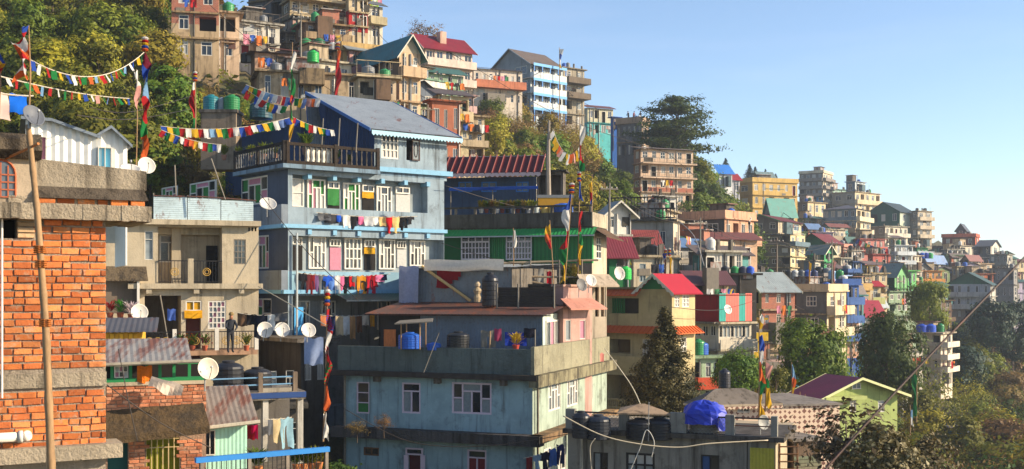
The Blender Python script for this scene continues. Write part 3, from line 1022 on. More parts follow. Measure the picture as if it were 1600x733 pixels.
def crown_points(kind, seed, n):
    """leaf positions in a unit-ish tree: trunk foot at 0, top near z=1"""
    r = np.random.default_rng(seed)
    if kind == 'round':
        nc = 58
        th, ph = r.uniform(0, 2 * np.pi, nc), np.arccos(r.uniform(-0.8, 1, nc))
        rad = r.uniform(0.55, 1.0, nc)
        c = np.stack([np.sin(ph) * np.cos(th) * 0.40 * rad, np.sin(ph) * np.sin(th) * 0.40 * rad, 0.58 + np.cos(ph) * 0.38 * rad], 1)
        cs = r.uniform(0.04, 0.085, nc)
    elif kind == 'tall':
        nc = 70
        z = r.uniform(0.18, 1.0, nc)
        w = 0.30 * np.sin(np.clip((z - 0.1) / 0.95, 0, 1) * np.pi) ** 0.6 + 0.04
        th = r.uniform(0, 2 * np.pi, nc)
        rad = np.sqrt(r.uniform(0.1, 1, nc))
        c = np.stack([w * rad * np.cos(th), w * rad * np.sin(th), z - 0.04], 1)
        cs = r.uniform(0.035, 0.07, nc)
    elif kind == 'shrub':
        nc = 46
        th, ph = r.uniform(0, 2 * np.pi, nc), np.arccos(r.uniform(-0.1, 1, nc))
        rad = r.uniform(0.5, 1.05, nc)
        c = np.stack([np.sin(ph) * np.cos(th) * 0.62 * rad, np.sin(ph) * np.sin(th) * 0.62 * rad, 0.08 + np.cos(ph) * 0.85 * rad], 1)
        cs = r.uniform(0.06, 0.13, nc)
    elif kind == 'conifer':
        nt, per = 24, 15
        cc, ss = [], []
        for i in range(nt):
            t = i / (nt - 1)
            w = 0.34 * (1 - t) ** 0.85 + 0.012
            for k in range(max(3, int(per * (1 - t * 0.75)))):
                a = r.uniform(0, 2 * np.pi)
                for q in (0.25, 0.5, 0.75, 1.0):
                    ww = w * q * r.uniform(0.75, 1.15)
                    cc.append((ww * np.cos(a), ww * np.sin(a), 0.06 + 0.92 * t - 0.035 * q + r.normal() * 0.012))
                    ss.append(0.030 * (1 - t * 0.7) + 0.005)
        c, cs = np.array(cc), np.array(ss)
        nc = len(c)
    elif kind == 'layered':
        cc, ss = [], []
        for i in range(15):
            z = 0.28 + 0.70 * i / 14 + r.normal() * 0.02
            w = 0.46 * (1 - ((z - 0.55) / 0.52) ** 2) + 0.07
            for k in range(r.integers(3, 6)):
                a = r.uniform(0, 2 * np.pi)
                ln = w * r.uniform(0.55, 1.2)
                for q in np.linspace(0.3, 1.0, 5):
                    cc.append((ln * q * np.cos(a), ln * q * np.sin(a), z + 0.05 * q))
                    ss.append(0.058)
        c, cs = np.array(cc), np.array(ss)
        nc = len(c)
    elif kind == 'sparse':
        nc = 60
        th, ph = r.uniform(0, 2 * np.pi, nc), np.arccos(r.uniform(-0.6, 1, nc))
        rad = r.uniform(0.3, 1.05, nc)
        c = np.stack([np.sin(ph) * np.cos(th) * 0.42 * rad, np.sin(ph) * np.sin(th) * 0.42 * rad, 0.58 + np.cos(ph) * 0.42 * rad], 1)
        cs = r.uniform(0.05, 0.09, nc)
    k = r.integers(0, nc, n)
    off = r.normal(size=(n, 3)) * cs[k][:, None]
    off[:, 2] *= 0.65 if kind != 'layered' else 0.3
    cc_ = c.mean(0)
    o1 = off / (cs[k][:, None] * 1.4)
    o2 = (c[k] + off - cc_) / (np.abs(c - cc_).max(0) + 1e-6)
    return c[k] + off, c, o1 * 0.55 + o2 * 1.1

def trunk_mesh(name, cents, mat, seed, r0=0.022, limbs=12, zt=0.8):
    rd = random.Random(seed)
    mb = MB()
    mb.tube([(0, 0, -0.06), (0.01, 0.0, zt * 0.35), (-0.008, 0.012, zt * 0.7), (0, 0, zt)], [r0, r0 * 0.8, r0 * 0.5, r0 * 0.2], 7)
    for c in rd.sample(list(cents), min(limbs, len(cents))):
        z = max(0.08, c[2] * rd.uniform(0.45, 0.75))
        a = Vector((0, 0, min(z, zt * 0.9)))
        b = Vector(c)
        m = a.lerp(b, 0.5) + Vector((rd.uniform(-.02, .02), rd.uniform(-.02, .02), 0.02))
        mb.tube([a, m, b], [r0 * 0.42, r0 * 0.26, r0 * 0.08], 5)
    return mb.mesh(name, mat)

BARK = woodmat((88, 72, 58))
BARKP = woodmat((150, 132, 112))
LM = {
    'olive': leafmat((88, 98, 28), (132, 132, 40), (62, 72, 22)),
    'green': leafmat((70, 96, 28), (118, 134, 42), (46, 68, 22)),
    'dark': leafmat((52, 74, 28), (88, 104, 40), (34, 52, 20)),
    'pine': leafmat((66, 66, 30), (90, 82, 40), (44, 50, 24), 0.2),
    'blue': leafmat((34, 54, 42), (54, 74, 52), (26, 42, 32), 0.2),  # dark bluish tone, distant shade painted into the leaves
    'brown': leafmat((116, 92, 50), (146, 118, 70), (92, 80, 38)),
    'pale': leafmat((62, 56, 30), (96, 82, 48), (206, 188, 150), 0.25, 3.0),
    'yellow': leafmat((128, 122, 32), (164, 148, 48), (92, 98, 28)),
}
_tree = {}
def tree_variant(kind, leaf, var, n, size, bark=None, limbs=12, r0=0.022):
    key = (kind, leaf, var)
    if key not in _tree:
        sd_ = hash((kind, var)) % 1000 if False else sum(ord(x) for x in kind) * 7 + var * 13
        pts, cents, outn = crown_points(kind, sd_, n)
        crown = leaf_mesh('crown', pts, size, LM[leaf], seed=sd_, out=outn)
        tr = trunk_mesh('trunk', cents, bark or BARK, sd_, r0, limbs, 0.95 if kind in ('conifer', 'layered') else 0.72)
        _tree[key] = (tr, crown)
    return _tree[key]
TK = {  # kind: leaves, leaf size relative to the tree
    'round': (4600, 0.056), 'tall': (4600, 0.05), 'shrub': (3000, 0.10), 'conifer': (9000, 0.03), 'layered': (15000, 0.032), 'sparse': (1500, 0.035)}
def tree(loc, h, kind, leaf, label, group=None, var=None, w=1.0, name=None, cat=None, bark=None, limbs=12, rz=None):
    var = random.randrange(3) if var is None else var
    n, sz = TK[kind]
    tr, cr = tree_variant(kind, leaf, var, n, sz, bark, limbs)
    nm = name or {'shrub': 'shrub', 'conifer': 'conifer_tree', 'sparse': 'bare_tree', 'tall': 'slender_tree'}.get(kind, 'broadleaf_tree')
    e = empty(nm, loc, 0, label, cat or {'shrub': 'shrub'}.get(kind, 'tree'), group)
    z = random.uniform(0, 6.28) if rz is None else rz
    for me, pn in ((tr, 'trunk'), (cr, 'crown')):
        link(pn, me, e, None, (0, 0, z), (h * w, h * w, h))
    return e

# ------------------------------------------------------------------ terrain
COLS = {
    -700: [(3, 3000), (14, 1100), (40, 560), (70, 240), (95, 20), (120, -220), (170, -380), (300, -420)],
    -150: [(3, 3000), (14, 1100), (40, 560), (66, 330), (76, 210), (95, 70), (120, -110), (160, -230), (300, -260)],
    100: [(3, 3000), (20, 1100), (42, 600), (64, 380), (76, 230), (98, 80), (120, -60), (160, -180), (300, -200)],
    300: [(3, 3000), (20, 1100), (45, 700), (64, 420), (80, 230), (100, 130), (125, 20), (150, -50), (200, -80), (300, -80)],
    500: [(3, 3000), (20, 1100), (50, 760), (68, 500), (88, 280), (110, 170), (130, 120), (160, 50), (200, 30), (300, 40)],
    700: [(3, 3000), (20, 1200), (60, 820), (76, 540), (100, 350), (130, 262), (160, 200), (200, 160), (300, 160)],
    850: [(3, 3000), (20, 1200), (60, 860), (80, 580), (104, 390), (140, 290), (170, 235), (200, 205), (240, 175), (330, 175)],
    1000: [(3, 3000), (20, 1250), (60, 900), (85, 660), (110, 470), (150, 350), (200, 285), (240, 250), (280, 215), (400, 215)],
    1075: [(3, 3000), (20, 1250), (60, 930), (88, 710), (115, 530), (146, 420), (168, 340), (186, 285), (230, 260), (290, 240), (420, 240)],
    1150: [(3, 3000), (20, 1250), (60, 960), (90, 760), (120, 590), (150, 460), (172, 405), (212, 395), (260, 350), (330, 300), (500, 300)],
    1300: [(3, 3000), (20, 1300), (60, 1000), (100, 800), (150, 600), (220, 490), (280, 430), (340, 380), (400, 330), (560, 320)],
    1450: [(3, 3000), (20, 1300), (60, 1000), (100, 800), (140, 650), (200, 575), (260, 525), (300, 480), (350, 430), (430, 380), (600, 380)],
    1600: [(3, 3000), (20, 1300), (60, 1050), (100, 830), (150, 690), (210, 610), (280, 555), (350, 500), (430, 450), (520, 430), (700, 432)],
    1800: [(3, 3000), (20, 1300), (60, 1100), (100, 900), (150, 770), (250, 660), (350, 590), (450, 500), (600, 450), (900, 440)],
    2600: [(3, 3000), (20, 1400), (60, 1200), (150, 950), (300, 720), (500, 600), (900, 500), (1500, 465)],
}
_ck = sorted(COLS)
def _coly(c, d):
    pts = COLS[c]
    if d <= pts[0][0]: return pts[0][1]
    for (d0, y0), (d1, y1) in zip(pts, pts[1:]):
        if d <= d1:
            t = (math.log(d) - math.log(d0)) / (math.log(d1) - math.log(d0))
            return y0 + (y1 - y0) * t
    dl, yl = pts[-1]
    t = min(1, (math.log(d) - math.log(dl)) / math.log(3))
    return yl + (470 - yl) * t
def ground_y(px, d):
    px = max(_ck[0], min(_ck[-1], px))
    for a, b in zip(_ck, _ck[1:]):
        if px <= b:
            t = (px - a) / (b - a)
            t = t * t * (3 - 2 * t)
            return _coly(a, d) * (1 - t) + _coly(b, d) * t
def on_ground(px, d):
    p = P(px, ground_y(px, d), d)
    if p.z > 34: p.z = 34 + (p.z - 34) * 0.06
    return p
# ------------------------------------------------------------------ hillside
def build_hill():
    pxs = np.concatenate([np.linspace(-700, -150, 12, endpoint=False), np.linspace(-150, 1800, 150, endpoint=False), np.linspace(1800, 2600, 16)])
    ds = np.exp(np.linspace(math.log(3), math.log(1200), 140))
    vs, fs = [], []
    rd = random.Random(3)
    for d in ds:
        for px in pxs:
            p = on_ground(px, d)
            k = 0.0 if d > 450 else 0.012
            vs.append((p.x + rd.uniform(-1, 1) * k * d * 0.3, p.y, p.z + rd.uniform(-1, 1) * k * d * 0.35))
    n = len(pxs)
    for i in range(len(ds) - 1):
        for j in range(n - 1):
            fs.append((i * n + j, i * n + j + 1, (i + 1) * n + j + 1, (i + 1) * n + j))
    m, nt, N, L, b = _new('hillside_soil')
    n1 = _noise(nt, 0.18, 6, 0.7)
    c = _mix(nt, _ramp(nt, n1, 0.35, 0.65), lin((92, 82, 52)), lin((60, 66, 34)))
    n2 = _noise(nt, 1.4, 6, 0.75)
    c = _mix(nt, _ramp(nt, n2, 0.45, 0.75, 0, 0.7), c, lin((118, 98, 66)))
    L.new(c, b.inputs['Base Color'])
    b.inputs['Roughness'].default_value = 0.95
    bp = N.new('ShaderNodeBump')
    bp.inputs['Strength'].default_value = 0.8
    bp.inputs['Distance'].default_value = 0.4
    L.new(n2, bp.inputs['Height'])
    L.new(bp.outputs[0], b.inputs['Normal'])
    o = MB().add(vs, fs).build('hillside_terrain', m, smooth=True)
    tag(o, kind='structure')
build_hill()
# ================================================================== near houses
def merge(h2, h1):
    """make the parts of h2 (same turn) parts of h1"""
    dxy = h2.C - h1.C
    off = Vector((dxy.dot(h1.u), dxy.dot(h1.w), h2.zb - h1.zb))
    for c in [o for o in col.objects if o.parent == h2.root]:
        c.parent = h1.root
        c.location = Vector(c.location) + off
    bpy.data.objects.remove(h2.root)

def scallops(h, face, q0, q1, z, mat, out=0.5, pitch=0.2, drop=0.16, parent=None, z1=None):
    """saw-tooth fascia under an eave, one piece"""
    mb = MB()
    n = max(3, int((q1 - q0) / pitch))
    z1 = z if z1 is None else z1
    for i in range(n):
        a, b = q0 + (q1 - q0) * i / n, q0 + (q1 - q0) * (i + 1) / n
        za, zb = z + (z1 - z) * i / n, z + (z1 - z) * (i + 1) / n
        pts = [(a, za + 0.1), (b, zb + 0.1), (b, zb - drop * .4), ((a + b) / 2, (za + zb) / 2 - drop), (a, za - drop * .4)]
        vs = [h.pt(face, q, zz, out) for q, zz in pts] + [h.pt(face, q, zz, out - 0.03) for q, zz in pts]
        mb.add(vs, [(0, 1, 2, 3, 4), (9, 8, 7, 6, 5), (2, 7, 8, 3), (3, 8, 9, 4)])
    return mb.build('fascia', mat, parent or h.root)

_brk = {}
def brick_mesh(mat, var):
    k = (mat.name, var)
    if k not in _brk:
        rd = random.Random(var * 17 + 3)
        j = lambda s=0.035: rd.uniform(-s, s)
        c = 0.07
        vs = []
        for y, i in ((0.9, 0), (0.12, 0), (-0.02, c)):
            for (x, z) in ((0, 0), (1, 0), (1, 1), (0, 1)):
                xi = i * 0.45 if x == 0 else -i * 0.45
                zi = i * 1.2 if z == 0 else -i * 1.2
                vs.append((x + xi + j(0.02), y + j(0.04), z + zi + j(0.05)))
        fs = [(8, 9, 10, 11)]
        for a in (0, 4):
            for q in range(4):
                fs.append((a + q, a + (q + 1) % 4, a + 4 + (q + 1) % 4, a + 4 + q))
        _brk[k] = MB().add(vs, fs).mesh('brick', mat)
    return _brk[k]
def brickwork(h, face, q0, q1, z0, z1, mats, bl=0.195, bh=0.071, gap=0.013, proud=0.02, skip=None, seed=1):
    rd = random.Random(seed)
    z, k, cnt = z0, 0, 0
    while z + bh * 0.8 < z1:
        q = q0 - (bl * 0.5 if k % 2 else 0.0) + rd.uniform(-0.01, 0.01)
        while q < q1 - 0.03:
            ln = bl if rd.random() < 0.7 else bl * rd.uniform(.42, .6)
            a, b = max(q, q0), min(q + ln, q1)
            if b - a > 0.035 and not (skip and skip((a + b) / 2, z + bh / 2)):
                dz = rd.uniform(-0.004, 0.004)
                pr = proud * rd.uniform(0.5, 1.25)
                o = link('brick', brick_mesh(rd.choice(mats), rd.randrange(6)), h.root, h.pt(face, a if face == 'R' else b, z + dz, pr), (rd.uniform(-.05, .05), rd.uniform(-.02, .02), (0 if face == 'R' else -math.pi / 2)), (b - a, 0.1, bh * rd.uniform(0.93, 1.05)))
                cnt += 1
            q += ln + gap
        z += bh + gap
        k += 1
    return cnt

# ------------------------------------------------------------------ F1 unfinished brick building, left edge
def brick_building():
    h = House('brick_building', 'unfinished orange brick building with rough concrete bands at the left edge', None, -90, 165, 338, 733, 13.0, 28, LL=2.0, found=1.5)
    mort = wall((186, 170, 150), 0.3, bump=0.9, fine=26)
    rough = wall((188, 172, 148), 0.45, bump=0.8, fine=20)
    roughd = wall((112, 100, 86), 0.75, bump=0.9, fine=18)
    q0 = h.fs('R', -90, 400)[0]
    q1 = h.LR
    zt = h.fs('R', 120, 345)[1]
    zb1, zb0 = h.fs('R', 110, 582)[1], h.fs('R', 110, 604)[1]
    zlow = h.fs('R', 110, 697)[1]
    a0, a1, c0, c1 = h.rect('R', -60, 336, 27, 372)
    h.hole('R', a0, a1, c0, c1, 0.35, DARK_INSIDE)
    p0, p1 = h.fs('R', 27, 350)[0], h.fs('R', 55, 350)[0]
    def skip(q, z):
        if zb0 - 0.035 < z < zb1 + 0.03: return True
        if c0 - 0.03 < z and q < p1 + 0.02: return True
        return False
    clay = [claymat((220, 128, 70)), claymat((206, 116, 66)), claymat((228, 144, 86))]
    brickwork(h, 'R', q0, q1, zlow, zt - 0.002, clay, skip=skip, seed=4)
    for i in range(4):
        zz = c0 + (c1 - c0) * i / 4
        link('brick', brick_mesh(claymat((196, 166, 128)), i), h.root, h.pt('R', p0, zz + 0.006, 0.03), None, (p1 - p0 - 0.01, 0.12, (c1 - c0) / 4 - 0.012))
    h.walls(mort)
    h.part('concrete_band', 'R', q0, q1 + 0.004, zb0, zb1, 0.003, 0.045, rough)
    # roof slab that runs on past the corner
    e = h.fs('R', 237, 330, 0.2)[0]
    s0, s1 = h.fs('R', 120, 343, 0.2)[1], h.fs('R', 120, 319, 0.2)[1]
    mb = MB()
    rd = random.Random(2)
    n = 26
    for i in range(n):
        a, b = q0 + (e - q0) * i / n, q0 + (e - q0) * (i + 1) / n
        o = 0.2 + rd.uniform(-.006, .008)
        h.fbox(mb, 'R', a, b, s0 + rd.uniform(-.012, .004), s1 + rd.uniform(-0.003, 0.004), -1.2, o)
    mb.build('roof_slab', rough, h.root)
    # one course of bricks on the slab, then the sloped haunch and the parapet
    z2 = h.fs('R', 120, 311, 0.1)[1]
    b0, b1 = h.fs('R', 58, 315, 0.12)[0], h.fs('R', 226, 315, 0.12)[0]
    brickwork(h, 'R', b0, b1, s1 + 0.004, s1 + 0.075, clay, proud=0.12, gap=0.03, seed=9)
    h.part('bedding_mortar', 'R', b0 - 0.3, b1, s1, z2 + 0.02, -0.3, 0.06, rough)
    z3 = h.fs('R', 120, 293, 0.0)[1]
    mb = MB()
    vs = [h.pt('R', b0 - 0.02, z2, 0.16), h.pt('R', b1 + .04, z2, 0.16), h.pt('R', b1 + .01, z3, 0.02), h.pt('R', b0 - 0.02, z3, 0.02),
          h.pt('R', b0 - 0.02, z2, -0.3), h.pt('R', b1 + .04, z2, -0.3), h.pt('R', b1 + .01, z3, -0.3), h.pt('R', b0 - 0.02, z3, -0.3)]
    mb.add(vs, [(0, 1, 2, 3), (1, 5, 6, 2), (0, 4, 5, 1), (4, 0, 3, 7)])
    mb.build('haunch', roughd, h.root)
    z4a, z4b = h.fs('R', 60, 248, 0.0)[1], h.fs('R', 228, 268, 0.0)[1]
    q5, q6 = h.fs('R', 56, 270)[0], h.fs('R', 229, 280)[0]
    mb = MB()
    mb.hexa([h.pt('R', q5, z3 - .01, 0), h.pt('R', q6, z3 - .01, 0), h.pt('R', q6, z3 - .01, -1.6), h.pt('R', q5, z3 - .01, -1.6)],
            [h.pt('R', q5, z4a, 0), h.pt('R', q6, z4b, 0), h.pt('R', q6, z4b, -1.6), h.pt('R', q5, z4a, -1.6)])
    mb.build('parapet', wall((178, 164, 142), 0.6, bump=0.7, fine=12), h.root)
    # plastered wing with an arched window
    w0 = h.fs('R', -90, 280, 0.1)[0]
    w1, wz0, wz1 = q5 + 0.01, s1, h.fs('R', 30, 246, 0.1)[1]
    h.part('plaster_wing', 'R', w0, w1, wz0, wz1, -1.0, 0.04, wall((196, 176, 150), 0.3))
    ax0, ax1 = h.fs('R', -22, 300, 0.05)[0], h.fs('R', 24, 300, 0.05)[0]
    az0, az1 = h.fs('R', 10, 308, 0.05)[1], h.fs('R', 10, 250, 0.05)[1]
    w, hh = ax1 - ax0, az1 - az0
    fr, gl = MB(), MB()
    arch = [(0, 0)] + [(w * (0.5 - 0.5 * math.cos(math.pi * t / 8)), hh * 0.62 + hh * 0.38 * math.sin(math.pi * t / 8)) for t in range(9)] + [(w, 0)]
    for (xa, za), (xb, zb_) in zip(arch, arch[1:]):
        fr.tube([(xa, 0, za), (xb, 0, zb_)], 0.014, 4)
    for t in (0.25, 0.5, 0.75):
        fr.box(w * t - .007, w * t + .007, -.01, .01, 0, hh * (0.93 if t == .5 else .85))
    for t in (0.0, 0.2, 0.4, 0.6):
        fr.box(0, w, -.01, .01, hh * t - .006, hh * t + .008)
    wob = fr.build('window', paint((176, 96, 62), .7, .3), h.root, h.pt('R', ax0, az0, 0.05))
    gl.add([(x, 0.006, z) for x, z in arch], [tuple(range(len(arch)))])
    gl.build('pane', glass((70, 74, 78)), wob)
    # grimy rounded ledge over the wing
    mb = MB()
    pts = []
    l0, l1 = h.fs('R', -90, 230, 0.2)[0], h.fs('R', 66, 230, 0.2)[0]
    la, lb = h.fs('R', 30, 246, 0.2)[1], h.fs('R', 30, 207, 0.2)[1]
    prof = [(-0.3, la), (0.12, la), (0.22, la + (lb - la) * .3), (0.2, la + (lb - la) * .75), (0.1, lb), (-0.3, lb)]
    vs = [h.pt('R', l0, z, o) for o, z in prof] + [h.pt('R', l1, z, o) for o, z in prof]
    k = len(prof)
    mb.add(vs, [(i, (i + 1) % k, k + (i + 1) % k, k + i) for i in range(k)] + [tuple(range(k, 2 * k))])
    mb.build('rounded_ledge', wall((120, 106, 88), 0.85, bump=1.0, fine=14), h.root)
    # plinth ledge at the foot, drain pipe, thin conduit
    f0, f1 = h.fs('R', 80, 722, 0.18)[1], h.fs('R', 80, 699, 0.18)[1]
    h.part('plinth_ledge', 'R', q0, h.fs('R', 192, 706, .18)[0], f0, f1, -0.3, 0.18, rough)
    zp = h.fs('R', 0, 684, 0.12)[1]
    mb = MB()
    x0, x1 = h.fs('R', -90, 684, .12)[0], h.fs('R', 28, 684, .12)[0]
    mb.tube([h.pt('R', x0, zp, .12), h.pt('R', x1, zp, .12)], 0.055, 12)
    mb.tube([h.pt('R', x1, zp, .12), h.pt('R', x1 + 0.05, zp, .12)], 0.07, 12)
    mb.tube([h.pt('R', x1 + .05, zp, .12), h.pt('R', x1 + 0.10, zp, .10), h.pt('R', x1 + .11, zp, -0.05)], 0.058, 12)
    mb.build('drain_pipe', paint((206, 200, 190), .4, .2), h.root, smooth=True)
    mb = MB()
    xc = h.fs('R', 3, 400, .05)[0]
    mb.tube([h.pt('R', xc, h.fs('R', 3, 335, .05)[1], .05), h.pt('R', xc, h.fs('R', 3, 622, .05)[1], .05)], 0.013, 8)
    mb.build('conduit', paint((222, 214, 200), .5, .2), h.root)
    return h
BB = brick_building()

# bamboo scaffold pole in front of it, with rope lashings
def bamboo_pole():
    a, m, m2, b = P(81, 760, 12.2), P(72, 520, 12.35), P(58, 330, 12.6), P(44, 196, 12.9)
    e = empty('bamboo_pole', a, 0, 'knotted bamboo scaffold pole standing in front of the orange brick wall', 'bamboo pole')
    pts, rs = [], []
    ctrl = [a, m, m2, b]
    for i in range(40):
        t = i / 39 * 3
        k = min(2, int(t))
        p = ctrl[k].lerp(ctrl[k + 1], t - k) - a
        r = 0.043 - 0.014 * i / 39
        if i % 5 == 2: r *= 1.16
        pts.append(p)
        rs.append(r)
    MB().tube(pts, rs, 10).build('cane', BAMBOO, e, smooth=True)
    for t in (0.36, 0.52, 0.56):
        k = min(2, int(t * 3))
        p = ctrl[k].lerp(ctrl[k + 1], t * 3 - k) - a
        mb = MB()
        for q in range(4):
            z = p.z + (q - 1.5) * 0.022
            mb.tube([(p.x + 0.058 * math.cos(th), p.y + 0.058 * math.sin(th), z) for th in [i * 0.7 for i in range(10)]], 0.010, 5)
        mb.build('rope_lashing', cloth((176, 104, 52)), e)
    return e
bamboo_pole()
tag(MB().tube([Vector((0, 0, 0)), P(60, 250, 12.7) - P(0, 252, 13.4) + Vector((0, 0, .18))], 0.016, 6).build('bamboo_stick', woodmat((190, 120, 66)), None, P(0, 252, 13.4)), 'thin bamboo stick tied across to the scaffold pole', 'bamboo pole')
dish(P(50, 183, 12.8), 0.26, 'dark grey satellite dish at the top of the bamboo scaffold pole', (0.75, -0.5, 0.45), (92, 96, 104), mast=0.1)
dish(P(203, 267, 14.2), 0.25, 'tilted white satellite dish on the parapet corner, the left one of the touching pair', (0.25, -0.45, 0.95), (206, 200, 190), mast=0.12)
dish(P(228, 260, 14.4), 0.22, 'upright white satellite dish on the parapet corner, the right one of the touching pair', (0.55, -0.8, 0.3), (210, 206, 196), mast=0.15)
# washing at the top left
washline(P(-30, 140, 14.5), P(52, 150, 15.2), 0.02, [('pale flowered', (214, 188, 176), 'sheet', 0.40, 0.34), ('bright blue', (24, 96, 196), 'sheet', 0.27, 0.25)], 'line above the arched window', 'short washing line above the grimy rounded ledge at the left edge')

# ------------------------------------------------------------------ white sheet-metal shed above the brick building
def white_shed():
    h = House('white_shed', 'white corrugated metal shed with a small gable on the roof behind the brick parapet', None, 40, 199, 200, 285, 21.0, 24, cat='shed', LL=2.4, found=1.5)
    white = paint((226, 224, 216), 0.5, 0.25)
    prof = [(40, 186), (80, 189), (150, 214), (173, 200), (199, 224)]
    pts = [h.fs('R', x, y) for x, y in prof]
    base = h.fs('R', 100, 290)[1]
    mb = MB()
    for (qa, za), (qb, zb) in zip(pts, pts[1:]):
        n = max(2, int((qb - qa) / 0.07))
        for i in range(n):
            t0, t1 = i / n, (i + 1) / n
            a, b = qa + (qb - qa) * t0, qa + (qb - qa) * t1
            o0, o1 = (0.012 if i % 2 else -0.012), (0.012 if (i + 1) % 2 else -0.012)
            mb.quad(h.pt('R', a, base - .6, o0), h.pt('R', b, base - .6, o1), h.pt('R', b, za + (zb - za) * t1, o1), h.pt('R', a, za + (zb - za) * t0, o0))
    mb.build('wall', white, h.root)
    h.part('back_wall', 'R', 0, h.LR, -1, 0.4, -2.3, -2.2, white)
    h.part('end_wall', 'R', h.LR - 0.03, h.LR, -1.5, pts[-1][1], -2.2, -0.02, white)
    gal = rusty((120, 130, 140), 0.2)
    for i, ((qa, za), (qb, zb)) in enumerate(zip(pts, pts[1:])):
        ov = 0.08
        dz = (zb - za) / (qb - qa)
        a = Vector(h.pt('R', qa - (ov if i in (0,) else 0), za + .02 - (dz * ov if i == 0 else 0), 0.12))
        b = Vector(h.pt('R', qb + (ov if i in (1, 3) else 0), zb + .02 + (dz * ov if i in (1, 3) else 0), 0.12))
        mb = MB().corr(a, Vector((0, 1, 0)), b - a, 2.4, (b - a).length, 0.09, 0.012)
        mb.hexa([a + Vector((0, -.02, -.04)), b + Vector((0, -.02, -.04)), b + Vector((0, .02, -.04)), a + Vector((0, .02, -.04))],
                [a + Vector((0, -.02, .015)), b + Vector((0, -.02, .015)), b + Vector((0, .02, .015)), a + Vector((0, .02, .015))])
        mb.build('roof', gal, h.root)
    h.winpx('R', 153, 230, 175, 263, 'g2x1', pane=glass((80, 150, 170)), cut=False, near=True, out=0.03)
    h.winpx('R', 61, 214, 72, 250, 'one', pane=CURT['p'], cut=False, near=True, out=0.03)
white_shed()

